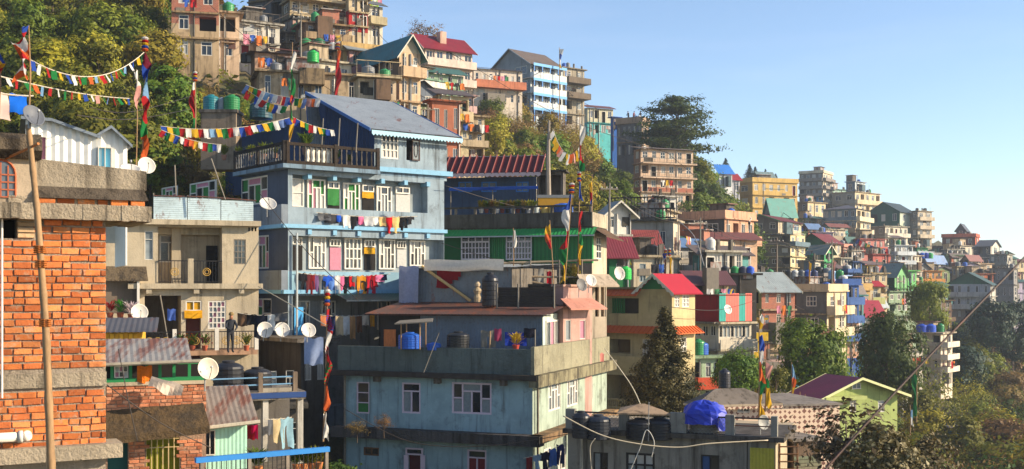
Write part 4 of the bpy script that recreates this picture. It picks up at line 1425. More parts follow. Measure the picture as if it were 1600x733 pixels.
# ------------------------------------------------------------------ F2 concrete house with balconies
def concrete_house():
    h = House('concrete_house', 'pale concrete house with recessed balcony behind black and gold railing', None, 150, 404, 347, 700, 47.0, 20, LL=6, found=4)
    wallm = wall((200, 184, 156), 0.35)
    pale = wall((206, 200, 188), 0.45, seed=3)
    # left bay window, side window
    h.winpx('R', 158, 346, 187, 378, 'g3x1', WOODG, near=True)
    h.winpx('R', 226, 361, 239, 406, 't1', near=True, pane=glass((92, 98, 100), .2))
    # balcony recess
    q0, q1, z0, z1 = h.rect('R', 247, 355, 347, 443)
    h.hole('R', q0, q1, z0, z1, 1.3, wall((196, 176, 146), 0.35))
    h.winpx('R', 249, 367, 278, 410, 't2', near=True, cut=False, out=-1.28, pane=glass((92, 96, 98), .2))
    a = h.rect('R', 322, 384, 340, 440, -1.28)
    h.part('door', 'R', a[0], a[1], z0, a[3], -1.29, -1.25, DARK_INSIDE)  # dark panel painted where the doorway is only unlit
    for i in range(5):
        zz = z0 + (a[3] - z0) * (0.15 + 0.16 * i)
        h.part('box_on_shelf', 'R', a[0] + .35, a[1] - 0.02, zz, zz + .16, -1.25, -1.12, paint((206, 190, 160), .8, .2)) if False else None
    h.part('pier', 'R', q1 - 2.0, q1 - 1.62, z0, z1, -1.28, -0.75, wall((184, 168, 142), .3))
    h.part('beam', 'R', q0, q1, z1 - 0.28, z1 - 0.002, -1.25, -0.9, wallm)
    h.winpx('R', 365, 374, 384, 413, 'g3x4', WOODG, near=True, pane=glass((110, 112, 104), .2))
    for i in range(3):
        qv, zv = h.fs('R', 388 + i * 5, 357)
        h.hole('R', qv, qv + 0.07, zv - 0.12, zv + 0.05, 0.1, DARK_INSIDE, 'air_vent')
    # ground floor openings
    q2, q3, g0, g1 = h.rect('R', 226, 462, 283, 640)
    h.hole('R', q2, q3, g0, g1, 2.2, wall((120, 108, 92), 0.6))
    d0 = h.rect('R', 290, 487, 314, 530)
    h.hole('R', d0[0], d0[1], d0[2] - 1.2, d0[3], 0.5, paint((92, 44, 36), .8, .3), 'door')
    h.winpx('R', 290, 470, 315, 486, 'g2x1', near=True, pane=CURT['y'])
    vq = h.rect('R', 288, 486, 316, 496, 0.05)
    e = MB()
    vs, fs = wavy(vq[1] - vq[0], vq[3] - vq[2] + .06, 14, 2, 0.02)
    e.add(vs, fs).build('valance', cloth((232, 168, 34)), h.root, h.pt('R', (vq[0] + vq[1]) / 2, vq[3] + .02, 0.06))
    h.winpx('R', 325, 470, 353, 514, 'g4x5', near=True, panes=[CURT['w'], CURT['p'], CURT['m']])
    h.walls(wallm, bands=[(h.fs('R', 200, 470)[1], h.fs('R', 200, 330)[1], wallm)])
    # pale patch of fresh render left of the balcony
    p = h.rect('R', 160, 352, 222, 415)
    h.part('render_patch', 'R', p[0], p[1], p[2], p[3] - .02, 0.003, 0.012, pale) if False else None
    # roof slab and corrugated guard on the roof
    zt = h.fs('R', 330, 344, 0.3)[1]
    r0, r1 = h.fs('R', 238, 345, 0.3)[0], h.fs('R', 408, 350, 0.35)[0]
    h.part('roof_slab', 'R', -0.3, r1, zt - 0.22, zt, -5.5, 0.35, wallm)
    g = h.rect('R', 240, 308, 397, 344, 0.2)
    sheet = rusty((186, 204, 208), 0.2)
    n = 3
    for i in range(n):
        a0 = g[0] + (g[1] - g[0]) * i / n
        a1 = g[0] + (g[1] - g[0]) * (i + 1) / n - .03
        hh = (g[3] - g[2]) * (1.0 - 0.06 * i)
        MB().corr(h.pt('R', a0, zt + .005, .2), (0, 0, 1), (1, 0, 0), hh, a1 - a0, 0.085, 0.015).build('guard_sheet', sheet, h.root)
        MB().tube([h.pt('R', a0, zt, .16), h.pt('R', a0, zt + hh + .12, .16)], 0.03, 6).build('guard_post', WOODG, h.root)
    MB().tube([h.pt('R', g[0], zt + (g[3] - g[2]) * 1.0, .23), h.pt('R', (g[0] + g[1]) / 2, zt + (g[3] - g[2]) * 1.01, .23), h.pt('R', g[1] + .1, zt + (g[3] - g[2]) * .9, .23)], 0.028, 6).build('guard_rail', RUST, h.root)
    # balcony slab with railing
    s1 = h.fs('R', 300, 443, 0.3)[1]
    b0, b1 = h.fs('R', 200, 445, 0.3)[0], h.fs('R', 411, 448, 0.35)[0]
    h.part('balcony_slab', 'R', b0, b1, s1 - 0.22, s1, 0.003, 0.35, wallm)
    for px in (228, 302, 372):
        q = h.fs('R', px, 460)[0]
        h.part('bracket', 'R', q, q + 0.22, s1 - 0.42, s1 - .225, 0.003, 0.3, wallm)
    def gold_rail(q0, q1, z0, hh, out, posts, nm='railing'):
        mb = MB()
        h.fbox(mb, 'R', q0, q1, z0 + hh - .04, z0 + hh, out - .02, out + .02)
        h.fbox(mb, 'R', q0, q1, z0 + .05, z0 + .08, out - .015, out + .015)
        r = mb.build(nm, IRON, h.root)
        n = int((q1 - q0) / 0.12)
        for i in range(n + 1):
            link('baluster', unit_box(IRON, 'baluster'), r, h.pt('R', q0 + (q1 - q0 - .02) * i / n, z0 + .08, out + .01), None, (.018, .018, hh - .12))
        gold = paint((176, 140, 66), .45, .3, .4)
        for qc in posts:
            gb = MB()
            for k in range(10):
                th = k * math.pi / 5
                for rr in (0.16, 0.09):
                    gb.tube([h.pt('R', qc + rr * math.cos(th), z0 + hh / 2 + rr * math.sin(th), out + .03), h.pt('R', qc + rr * math.cos(th + .63), z0 + hh / 2 + rr * math.sin(th + .63), out + .03)], .016, 4)
            gb.build('gold_ornament', gold, r)
        return r
    zr = h.rect('R', 247, 407, 347, 443)
    qm = h.fs('R', 298, 420)[0]
    r = gold_rail(zr[0], qm - .12, s1, zr[3] - s1, 0.05, [(zr[0] + qm) / 2])
    gold_rail(qm + .12, zr[1], s1, zr[3] - s1, 0.05, [(qm + zr[1]) / 2])
    h.part('railing_pier', 'R', qm - .12, qm + .12, s1, zr[3] + .08, -.08, .06, wallm)
    # shingled awning with the wash nook under it
    aw = h.rect('R', 158, 416, 231, 437, 0.3)
    mb = MB()
    vs = [h.pt('R', aw[0] - .1, aw[3], .01), h.pt('R', aw[1] - .05, aw[3], .01), h.pt('R', aw[1], aw[2], .5), h.pt('R', aw[0] - .1, aw[2], .5)]
    vs += [(x, y, z - .06) for x, y, z in vs]
    mb.add(vs, [(0, 1, 2, 3), (7, 6, 5, 4), (3, 2, 6, 7), (1, 5, 6, 2)])
    mb.build('awning', wall((116, 100, 78), .9, bump=1.2, fine=10), h.root)
    nk = h.rect('R', 158, 439, 218, 490, 0.3)
    h.part('nook_frame', 'R', nk[1] - .1, nk[1], nk[2], nk[3], .003, .42, WHITEP)
    h.part('nook_shelf', 'R', nk[0], nk[1] + .2, nk[2] - .25, nk[2], .003, .6, wallm)
    h.part('nook_panel', 'R', nk[0], nk[1] - .1, nk[2], nk[3], .003, .03, wall((128, 112, 96), .4))
    # lower balcony with the long gold railing
    s2 = h.fs('R', 300, 548, 1.3)[1]
    l0, l1 = h.fs('R', 215, 548, 1.3)[0], h.fs('R', 402, 548, 1.3)[0]
    h.part('balcony_slab', 'R', l0, l1, s2 - .2, s2, 0.003, 1.35, wall((190, 150, 120), .4))
    zh = h.fs('R', 300, 518, 1.3)[1] - s2
    pxs = [220, 272, 338, 400]
    qs = [h.fs('R', p, 530, 1.3)[0] for p in pxs]
    for a, b in zip(qs, qs[1:]):
        L_ = b - a
        gold_rail(a + .1, b - .06, s2, zh, 1.25, [a + L_ * .25, a + L_ * .5, a + L_ * .75])
    for q in qs[1:]:
        h.part('railing_post', 'R', q - .06, q + .1, s2, s2 + zh + .1, 1.17, 1.34, WHITEP)
    return h
CH = concrete_house()
dish(P(217, 489, 45.6), 0.68, 'white satellite dish beside the flowerpots under the shingled awning', (0.5, -0.8, 0.3), (208, 200, 186), mast=0.3)
dish(P(418, 321, 50.0), 0.75, 'white satellite dish right of the corrugated roof guard against the blue wall', (0.3, -0.7, 0.7), (200, 196, 188), mast=0.4)
for i, (x, y, cn, c) in enumerate([(172, 492, 'red', (170, 30, 34)), (188, 492, 'green', (60, 120, 40)), (205, 494, 'white flowered', (220, 200, 200))]):
    plant(P(x, y + 6, 45.9), 0.65, 'small potted plant with %s leaves under the shingled awning' % cn, cloth(c), spread=.7, n=34)
for i, (x, y) in enumerate([(312, 470), (338, 470), (364, 470)]): pass
garment(P(268, 483, 46.4), 'cloth', 0.34, 0.46, (90, 120, 200), 'small blue cloth hanging alone in the dark ground floor recess')
for (x0, y0, x1, y1, lb) in ((250, 460, 262, 530, 'pale leaning stick in the dark recess of the concrete house'), (330, 248, 352, 312, 'tilted white stick rising behind the corrugated roof guard'), (273, 258, 275, 305, 'thin upright stick at the left end of the corrugated roof guard')):
    pole(x0, y0, x1, y1, 47.8, lb, 0.03, WOODG, 'stick', 'stick')
for i, (x, cn, c) in enumerate([(284, 'red', (170, 60, 50)), (301, 'orange', (200, 110, 40)), (320, 'pink', (190, 90, 110)), (385, 'yellow', (190, 170, 60))]):
    plant(P(x, 548, 45.5), 0.55, 'balcony pot with %s blooms behind the gold railing' % cn, LM['green'], flower=cloth(c))

# man in a cap leaning on the balcony rail
def person(loc, label, top, legs, rz=0.0, cap=None, scale=1.0, lean=0.35):
    e = empty('person', loc, rz, label, 'person')
    J = {'pel': (0, 0, .93), 'spine': (0, -.04 * lean, 1.15), 'chest': (0, -.16 * lean, 1.36), 'neck': (0, -.28 * lean, 1.50), 'head0': (0, -.36 * lean, 1.58), 'head1': (0, -.42 * lean, 1.72),
         'hl': (-.09, 0, .88), 'kl': (-.10, -.03, .48), 'al': (-.10, .02, .08), 'tl': (-.11, -.14, .03),
         'hr': (.09, 0, .88), 'kr': (.10, -.03, .48), 'ar': (.10, .02, .08), 'tr': (.11, -.14, .03),
         'sl': (-.19, -.18 * lean, 1.40), 'el': (-.25, -.20, 1.15), 'wl': (-.12, -.40, 1.04), 'fl': (-.08, -.47, 1.02),
         'sr': (.19, -.18 * lean, 1.40), 'er': (.25, -.20, 1.15), 'wr': (.12, -.40, 1.04), 'fr': (.08, -.47, 1.02)}
    rad = {'pel': .15, 'spine': .145, 'chest': .165, 'neck': .062, 'head0': .088, 'head1': .085, 'hl': .10, 'kl': .068, 'al': .05, 'tl': .04, 'sl': .07, 'el': .05, 'wl': .035, 'fl': .03}
    keys = list(J)
    ed = [('pel', 'spine'), ('spine', 'chest'), ('chest', 'neck'), ('neck', 'head0'), ('head0', 'head1'), ('pel', 'hl'), ('hl', 'kl'), ('kl', 'al'), ('al', 'tl'), ('pel', 'hr'), ('hr', 'kr'), ('kr', 'ar'), ('ar', 'tr'),
          ('chest', 'sl'), ('sl', 'el'), ('el', 'wl'), ('wl', 'fl'), ('chest', 'sr'), ('sr', 'er'), ('er', 'wr'), ('wr', 'fr')]
    me = bpy.data.meshes.new('body')
    me.from_pydata([J[k] for k in keys], [(keys.index(a), keys.index(b)) for a, b in ed], [])
    o = link('body', me, e, None, None, (scale,) * 3)
    sk = o.modifiers.new('skin', 'SKIN')
    for k, sv in zip(keys, me.skin_vertices[0].data):
        kk = k if k in rad else k[:-1] + 'l'
        sv.radius = (rad[kk], rad[kk] * (0.8 if k in ('chest', 'pel', 'spine') else 1))
        sv.use_root = k == 'pel'
    sub = o.modifiers.new('smooth', 'SUBSURF')
    sub.levels = sub.render_levels = 2
    # cloth and skin by height on the body
    m, nt, N, L, b = _new('person_' + top.name)
    tc = N.new('ShaderNodeTexCoord')
    sp = N.new('ShaderNodeSeparateXYZ')
    L.new(tc.outputs['Object'], sp.inputs[0])
    s1 = _ramp(nt, sp.outputs[2], .93, .95)
    s2 = _ramp(nt, sp.outputs[2], 1.49, 1.51)
    c1 = _mix(nt, s1, legs, top_col[top.name] if False else lin(PC[top.name]))
    c2 = _mix(nt, s2, c1, lin((166, 112, 82)))
    L.new(c2, b.inputs['Base Color'])
    b.inputs['Roughness'].default_value = .85
    me.materials.append(m)
    hy = J['head1'][1]
    MB().lathe([(.098, 0), (.108, .04), (.09, .10), (.03, .135)], 10, (0, (hy + .01) * scale, 1.68 * scale)).build('hair', cap or paint((20, 16, 14), .8, .1), e)
    return e
PC = {}
navy = cloth((30, 34, 44)); PC[navy.name] = (30, 34, 44)
capm = paint((126, 104, 62), .8, .2)
p_ = P(360, 551, 46.6)
person(p_, 'person in a dark jacket and olive cap leaning on the gold railing', navy, lin((36, 36, 42)), 0.5, capm, 0.9)
# ------------------------------------------------------------------ F4 blue-grey house
def blue_house():
    h = House('blue_grey_house', 'blue and grey three storey house with roof terrace and rows of white windows', 225, 450, 694, 264, 640, 54.0, 38, found=4)
    grey = wall((150, 167, 178), 0.4)
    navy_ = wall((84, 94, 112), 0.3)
    back = wall((156, 166, 168), 0.3)
    sky_ = paint((112, 160, 188), .6, .35)
    C3, C2 = 272, 366
    # third storey gallery
    g3 = h.rect('R', 457, 276, 668, 332)
    g3 = (g3[0], g3[1], h.fs('R', 457, 323)[1], h.fs('R', 457, 272)[1])
    h.hole('R', *g3, 0.55, back)
    W3 = [(456, 278, 474, 320, 'g1x2', ['w']), (480, 279, 508, 325, 'tri', ['g', 'p', 'w']), (512, 283, 530, 326, 'door', ['g']), (536, 285, 562, 330, 'tri', ['g', 'w', 'g']), (566, 288, 584, 331, 'door', ['y']),
          (588, 290, 612, 334, 'tri', [None, 'w', 'm']), (618, 291, 640, 333, 'door', ['w'])]
    for (x0, y0, x1, y1, st, ps) in W3:
        y0, y1 = y0 + 1, y1 + 3
        pm = [CURT[p] if p else GLASS for p in ps]
        if st == 'door':
            q = h.rect('R', x0, y0 + 12, x1, y1, -.54)
            h.part('door', 'R', q[0], q[1], q[2], q[3], -.55, -.50, DARK_INSIDE if ps[0] != 'w' else CURT['w'])
            h.winpx('R', x0, y0, x1, y0 + 11, 'g2x1', cut=False, out=-.46, near=True)
            if ps[0] in ('y', 'g'):
                v = h.rect('R', x0, y0 + 11, x1, y0 + 21 if ps[0] == 'y' else y1 - 8, -.44)
                MB().add(*wavy(v[1] - v[0], v[3] - v[2], 10, 3, .02)).build('door_curtain', CURT[ps[0]], h.root, h.pt('R', (v[0] + v[1]) / 2, v[3], -.43))
        else:
            h.winpx('R', x0, y0, x1, y1, st, cut=False, out=-.48, near=True, panes=pm)
    # second storey gallery
    g2 = (h.fs('R', 457, 400)[0], h.fs('R', 700, 400)[0] if False else h.LR - 0.02, h.fs('R', 457, 424)[1], h.fs('R', 457, 368)[1])
    h.hole('R', *g2, 0.55, back)
    W2 = [(457, 371, 472, 422, 'door', [None]), (482, 369, 509, 420, 'tri', ['w', None, 'm']), (515, 374, 532, 422, 'door', ['p']), (538, 372, 565, 421, 'g4x3', [None, 'm']), (569, 375, 586, 422, 'door', ['y']),
          (592, 374, 617, 421, 'tri', [None, 'w', None]), (620, 377, 634, 418, 'door', ['w']), (640, 376, 664, 416, 'tri', [None, 'w'])]
    for (x0, y0, x1, y1, st, ps) in W2:
        pm = [CURT[p] if p else GLASS for p in ps]
        if st == 'door':
            q = h.rect('R', x0, y0 + 13, x1, y1, -.54)
            h.part('door', 'R', q[0], q[1], q[2], q[3], -.55, -.50, CURT[ps[0]] if ps[0] in ('w', 'p') else DARK_INSIDE)
            h.winpx('R', x0, y0, x1, y0 + 11, 'g3x1', cut=False, out=-.46, near=True)
            if ps[0] == 'y':
                v = h.rect('R', x0, y0 + 12, x1, y0 + 22, -.44)
                MB().add(*wavy(v[1] - v[0], v[3] - v[2], 10, 3, .02)).build('door_curtain', CURT['y'], h.root, h.pt('R', (v[0] + v[1]) / 2, v[3], -.43))
        else:
            h.winpx('R', x0, y0, x1, y1, st, cut=False, out=-.48, near=True, panes=pm)
    # ground storey gallery
    g1 = (h.fs('R', 457, 500)[0], h.LR - .6, h.fs('R', 457, 640)[1], h.fs('R', 457, 462)[1])
    h.hole('R', *g1, 1.2, wall((150, 150, 146), .5))
    for (x0, y0, x1, y1) in ((462, 470, 484, 515), (502, 470, 524, 510), (590, 470, 610, 515)):
        h.winpx('R', x0, y0, x1, y1, 'tri', cut=False, out=-1.12, near=True, panes=[CURT['m'], GLASS])
    q = h.rect('R', 460, 480, 474, 530, -.2)
    h.part('blue_shutter', 'R', q[0], q[1], q[2], q[3], -.25, -.2, paint((60, 150, 205), .5, .2))
    # shaded side
    for (x0, y0, x1, y1) in ((296, 284, 336, 316), (377, 277, 418, 320), (398, 368, 420, 420), (370, 466, 424, 512), (330, 466, 352, 505), (252, 292, 275, 316)):
        h.winpx('L', x0, y0, x1, y1, 'tri', near=True, panes=[GLASS, CURT['g'], CURT['p'], GLASS])
    z3, z2, z1 = h.fs('R', 450, 352)[1], h.fs('R', 450, 455)[1], h.fs('R', 450, 560)[1]
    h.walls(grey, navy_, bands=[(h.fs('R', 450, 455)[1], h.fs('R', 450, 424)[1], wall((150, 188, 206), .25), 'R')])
    for z in (z3, z2):
        h.part('blue_ledge', 'R', -.3, h.LR + .1, z - .12, z + .06, .004, .16, sky_)
        h.part('blue_ledge', 'L', 0.0, h.LL, z - .12, z + .06, .004, .35, sky_)
        h.part('gallery_parapet', 'L', 0.0, 4.0, z + .06, z + .98, .004, .34, wall((128, 138, 148), .4))
    for z in (z3, h.H):
        for k in range(6):
            q = 1.0 + k * 1.35
            if q < h.LR - .6: h.part('beam_end', 'R', q, q + .2, z - .40, z - .17, -.5, .1, sky_)
    # terrace slab and balustrade
    th = 0.2
    qe = h.span('R', 586)
    mb = MB()
    mb.box(-.5, qe, -.5, 0, h.H + .004, h.H + th)
    mb.box(-.5, 0, 0, h.LL, h.H + .004, h.H + th)
    mb.box(0, h.LR, 0, h.LL, h.H + .004, h.H + th - .01)
    mb.build('terrace_slab', wall((126, 150, 168), .6), h.root)
    blk = wall((44, 40, 38), .6)
    whb = wall((112, 104, 94), .8)
    zt, bh = h.H + th, 1.02
    for face, q0, q1, mat in (('L', -.42, h.LL, blk), ('R', -.3, qe, whb)):
        mb = MB()
        h.fbox(mb, face, q0, q1, zt + bh - .14, zt + bh, .3, .44)
        h.fbox(mb, face, q0, q1, zt, zt + .16, .3, .44)
        r = mb.build('balustrade', wall((58, 48, 40), .85, bump=.6) if face == 'R' else blk, h.root)
        n = int((q1 - q0) / .27)
        me = unit_baluster(mat if face == 'R' else wall((120, 122, 124), .6))
        for i in range(n):
            link('baluster', me, r, h.pt(face, q0 + .15 + (q1 - q0 - .3) * i / (n - 1), zt + .16, .37), None, (.10, .10, bh - .30))
        for q in (q0, (q0 + q1) / 2, q1 - .16):
            h.part('balustrade_post', face, q, q + .16, zt, zt + bh + .06, .28, .46, r.data.materials[0])
    a, b = h.fs('R', 478, 240, .2)[0], h.fs('R', 522, 240, .2)[0]
    h.part('white_panel', 'R', a, b, zt + .2, zt + .86, .20, .24, paint((216, 210, 196), .6, .35))
    # upper storey with a gabled roof, set back on the terrace
    C = h.C + h.u * qe
    d2 = C.y
    top2 = HY - ((HY - 199) / F * d2) * F / d2
    u = House('upper', None, 322, 585, 698, 198, 266, d2, 38)
    u.found = 0.3
    u.winpx('R', 596, 209, 623, 248, 'g4x3', near=True, panes=[CURT['w'], CURT['m'], GLASS])
    q = u.rect('R', 635, 218, 655, 251)
    u.hole('R', *q, .3, DARK_INSIDE, 'open_window')
    for k, (qa) in enumerate(((q[0] + q[1]) / 2,)):
        fr = MB()
        w_, h_ = (q[1] - q[0]) * .62, q[3] - q[2]
        for (x0, x1, zz0, zz1) in ((0, .06, 0, h_), (w_ - .06, w_, 0, h_), (.06, w_ - .06, 0, .06), (.06, w_ - .06, h_ - .06, h_)):
            fr.box(x0, x1, -.02, .02, zz0, zz1)
        prev = None
        for t in range(13):
            th_ = t * math.pi / 6
            pnt = (w_ / 2 + w_ * .22 * math.cos(th_), 0, h_ / 2 + h_ * .34 * math.sin(th_))
            if prev: fr.tube([prev, pnt], .02, 4)
            prev = pnt
        o = fr.build('casement', paint((62, 40, 34), .6, .2), u.root, u.pt('R', qa - .1, q[2], .08))
        link('pane', unit_quad(CURT['m']), o, (.05, .01, .05), None, (w_ - .1, 1, h_ - .1))
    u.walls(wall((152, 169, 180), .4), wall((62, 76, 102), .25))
    scal = paint((150, 190, 205), .6, .2)
    pk = u.fs('L', 492, 146)
    u.roof_gable(rusty((142, 150, 156), .12), 'L', pk[1] - u.H, .55, wall((54, 78, 120), .2), paint((52, 98, 160), .6, .15), peak=pk[0] / u.LL)
    scallops(u, 'R', -.5, u.LR + .6, u.H - .12 - .24, scal, .60, .2, .16)
    # corrugated lines on the gable
    mb = MB()
    n = 30
    for i in range(n):
        q = u.LL * (i + .5) / n
        zt_ = u.H + (pk[1] - u.H) * (q / pk[0] if q < pk[0] else (u.LL - q) / (u.LL - pk[0]))
        u.fbox(mb, 'L', q - .04, q + .04, u.H * .55, zt_ - .05, .004, .03)
    mb.build('cladding_ribs', wall((50, 74, 116), .2), u.root)
    aw = u.rect('R', 592, 209, 652, 212, .3)
    u.part('blue_awning', 'R', aw[0], aw[1], aw[2], aw[3], .004, .3, paint((60, 130, 190), .6, .2))
    z0 = u.fs('R', 640, 268)[1]
    u.part('blue_ledge', 'R', -.1, u.LR + .25, z0 - .12, z0 + .12, .004, .2, sky_)
    merge(u, h)
    # drain pipe down the near corner
    MB().tube([h.pt('R', .35, h.H - 3, .22), h.pt('R', .35, -2, .22)], .05, 6).build('drain_pipe', paint((170, 178, 180), .5, .2), h.root)
    # lean-to roof over the ground gallery
    c0 = h.rect('R', 540, 455, 660, 470, 1.2)
    mb = MB().corr(h.pt('R', c0[0], c0[2] + .05, 1.3), (1, 0, 0), (0, 1.3, .35), c0[1] - c0[0], 1.35, .16, .02)
    mb.build('lean_to_roof', rusty((52, 92, 84), .1), h.root)
    h.part('lean_to_edge', 'R', c0[0], c0[1], c0[2] - .02, c0[2] + .05, 1.27, 1.32, wall((170, 170, 160), .3))
    return h
BH = blue_house()

# washing along the two galleries
Kk = (30, 30, 34); Wt = (224, 222, 216); Rd = (196, 30, 38); Bl = (36, 84, 190); Ye = (226, 150, 36); Gy = (96, 98, 102); Pk = (216, 110, 150); Br = (92, 40, 44); Be = (214, 180, 120)
washline(at(BH, 'R', 494, 332, .12), at(BH, 'R', 652, 338, .12), .12, [('dark grey', Gy, 'towel', .7, .35), ('charcoal', (60, 60, 64), 'towel', .75, .45), ('small blue', Bl, 'cloth', .25, .35), ('white and black checked', Wt, 'cloth', .4, .6), ('black', Kk, 'shirt', .6, .65), ('pink', Pk, 'cloth', .3, .4), ('pale grey', (190, 190, 190), 'cloth', .5, .45), ('white', Wt, 'cloth', .45, .4), ('cream', Be, 'cloth', .4, .45), ('bright red', Rd, 'shirt', .55, .8), ('beige', (222, 188, 120), 'towel', .42, .8), ('black', Kk, 'trousers', .5, .7), ('dark', (44, 42, 46), 'shirt', .5, .4)], 'upper gallery line', 'washing line along the upper gallery parapet of the blue house')
washline(at(BH, 'R', 463, 426, .14), at(BH, 'R', 610, 428, .14), .15, [('black', Kk, 'shirt', .45, .9), ('maroon', Br, 'shirt', .4, .9), ('dark red', (120, 30, 34), 'trousers', .35, .95), ('mauve', (120, 86, 130), 'cloth', .3, .8), ('grey', Gy, 'trousers', .45, .85), ('blue', Bl, 'shirt', .5, .7), ('light blue', (90, 130, 200), 'cloth', .4, .7), ('white', Wt, 'towel', .3, .9), ('pink', Pk, 'cloth', .25, .7), ('black', Kk, 'trousers', .5, .95), ('red', Rd, 'cloth', .3, .5), ('grey', (110, 110, 112), 'shirt', .5, .7), ('orange', Ye, 'trousers', .5, .95), ('black', (38, 34, 36), 'shirt', .45, .9), ('crimson', (190, 30, 50), 'trousers', .5, .9), ('deep red', (150, 30, 40), 'shirt', .5, .6), ('pale pink', (224, 130, 170), 'cloth', .5, .35), ('navy', (30, 34, 70), 'cloth', .3, .3)], 'lower gallery line', 'washing line along the pale blue lower gallery of the blue house')
washline(at(BH, 'R', 500, 492, 1.2), at(BH, 'R', 590, 490, 1.2), .1, [('orange printed', (206, 128, 84), 'cloth', .5, .5), ('navy', (34, 44, 80), 'shirt', .7, .9), ('cream', (214, 190, 150), 'cloth', .4, .9), ('white printed', Wt, 'towel', .5, .9), ('tan', (190, 140, 90), 'cloth', .3, 1.1), ('brown', (120, 80, 54), 'cloth', .3, .8), ('cream small', (224, 206, 180), 'cloth', .35, .5), ('orange', Ye, 'cloth', .25, .6)], 'green lean-to line', 'washing line under the green lean-to of the blue house')
washline(P(368, 488, 45), P(450, 488, 45), .12, [('brown', (110, 84, 62), 'cloth', .4, .5), ('black', Kk, 'cloth', .4, .4), ('navy', (30, 34, 48), 'trousers', .6, .9), ('white', Wt, 'cloth', .3, .6), ('dark grey', Gy, 'cloth', .5, .3)], 'shaded line by the concrete house', 'washing line in the shade right of the concrete house')
garment(P(490, 528, 45), 'sheet', .75, 1.05, (150, 166, 200), 'pale blue sheet hanging below the satellite dish left of the red flag pole')
for i, (x, y, s, lb) in enumerate([(413, 516, .62, 'white satellite dish, left of the three in a row below the grey house'), (440, 516, .58, 'white satellite dish, middle of the three in a row below the grey house'), (481, 517, .58, 'white satellite dish, right of the three in a row below the grey house')]):
    dish(P(x, y, 44.0), s, lb, (0.45, -0.85, 0.2 + .1 * i), (204, 198, 188), mast=.4)
# shaded lower wall under the dishes
lw = House('shaded_terrace_house', 'shaded grey terrace wall below the row of satellite dishes', 405, 470, 512, 535, 640, 51.0, 40, found=4)
lw.auto('R', 1, 2, 'tri', z0=0.4, panes=[GLASS, CURT['m']])
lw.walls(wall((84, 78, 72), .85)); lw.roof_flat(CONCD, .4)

# terrace clutter of the blue house
for i, (x, y, s) in enumerate([(478, 224, .9), (350, 232, .7), (372, 234, .6), (392, 233, .65), (412, 231, .7), (430, 229, .6), (527, 236, .5), (546, 240, .45)]):
    d_ = 55.5 + (450 - x) * .055 if x < 450 else 55.0 + (x - 450) * .03
    plant(P(x, y + 18, d_), s * 1.0, 'potted shrub on the blue house terrace, %s from the left' % ORD[[350, 372, 392, 412, 430, 478, 527, 546].index(x)], LM['olive' if i % 2 else 'green'], n=70, spread=.55, pot=(150, 110, 90), group='potted shrubs on the blue house terrace')
for (x, yt, yb, lb) in ((505, 185, 238, 'thin wooden stick leaning on the terrace right of the big shrub'), (531, 185, 240, 'weathered stick rising by the dark blue gable wall'), (559, 192, 238, 'weathered stick near the terrace end of the dark blue wall')):
    pole(x - 3, yb, x, yt, 55.6, lb, .035, WOODG, 'stick', 'stick')
# satellite tanks behind the terrace
for i, (x, c, nm) in enumerate([(330, (22, 108, 118), 'teal'), (346, (120, 130, 136), 'grey'), (362, (30, 120, 64), 'green')]):
    tank(P(x, 174, 66.0), .92 if i != 1 else .5, .95 if i != 1 else .8, '%s water tank on the stand behind the terrace flags' % nm, c)
tank(P(408, 186, 66), 1.3, 1.0, 'dark teal water tank behind the flags left of the blue gable', (28, 70, 80))
st = empty('tank_stand', P(346, 174, 66), 0, 'small roof with a concrete top carrying the teal and green tanks', 'tank stand')
MB().box(-1.1, 1.1, -.8, .8, -.18, -.002).build('slab', CONCD, st)
MB().box(-1.0, 1.0, -.7, .7, -3.4, -.182).build('base_wall', wall((150, 132, 112), .5), st)
# lean-to behind the terrace (dark blue)
ln = House('blue_lean_to', 'dark blue corrugated lean-to with a blue fascia left of the gable', 352, 470, 500, 192, 262, 64, 38, cat='shed', found=1)
ln.walls(wall((52, 74, 110), .2)); ln.roof_shed(paint((44, 98, 172), .6, .2), .9, .3, 'R')

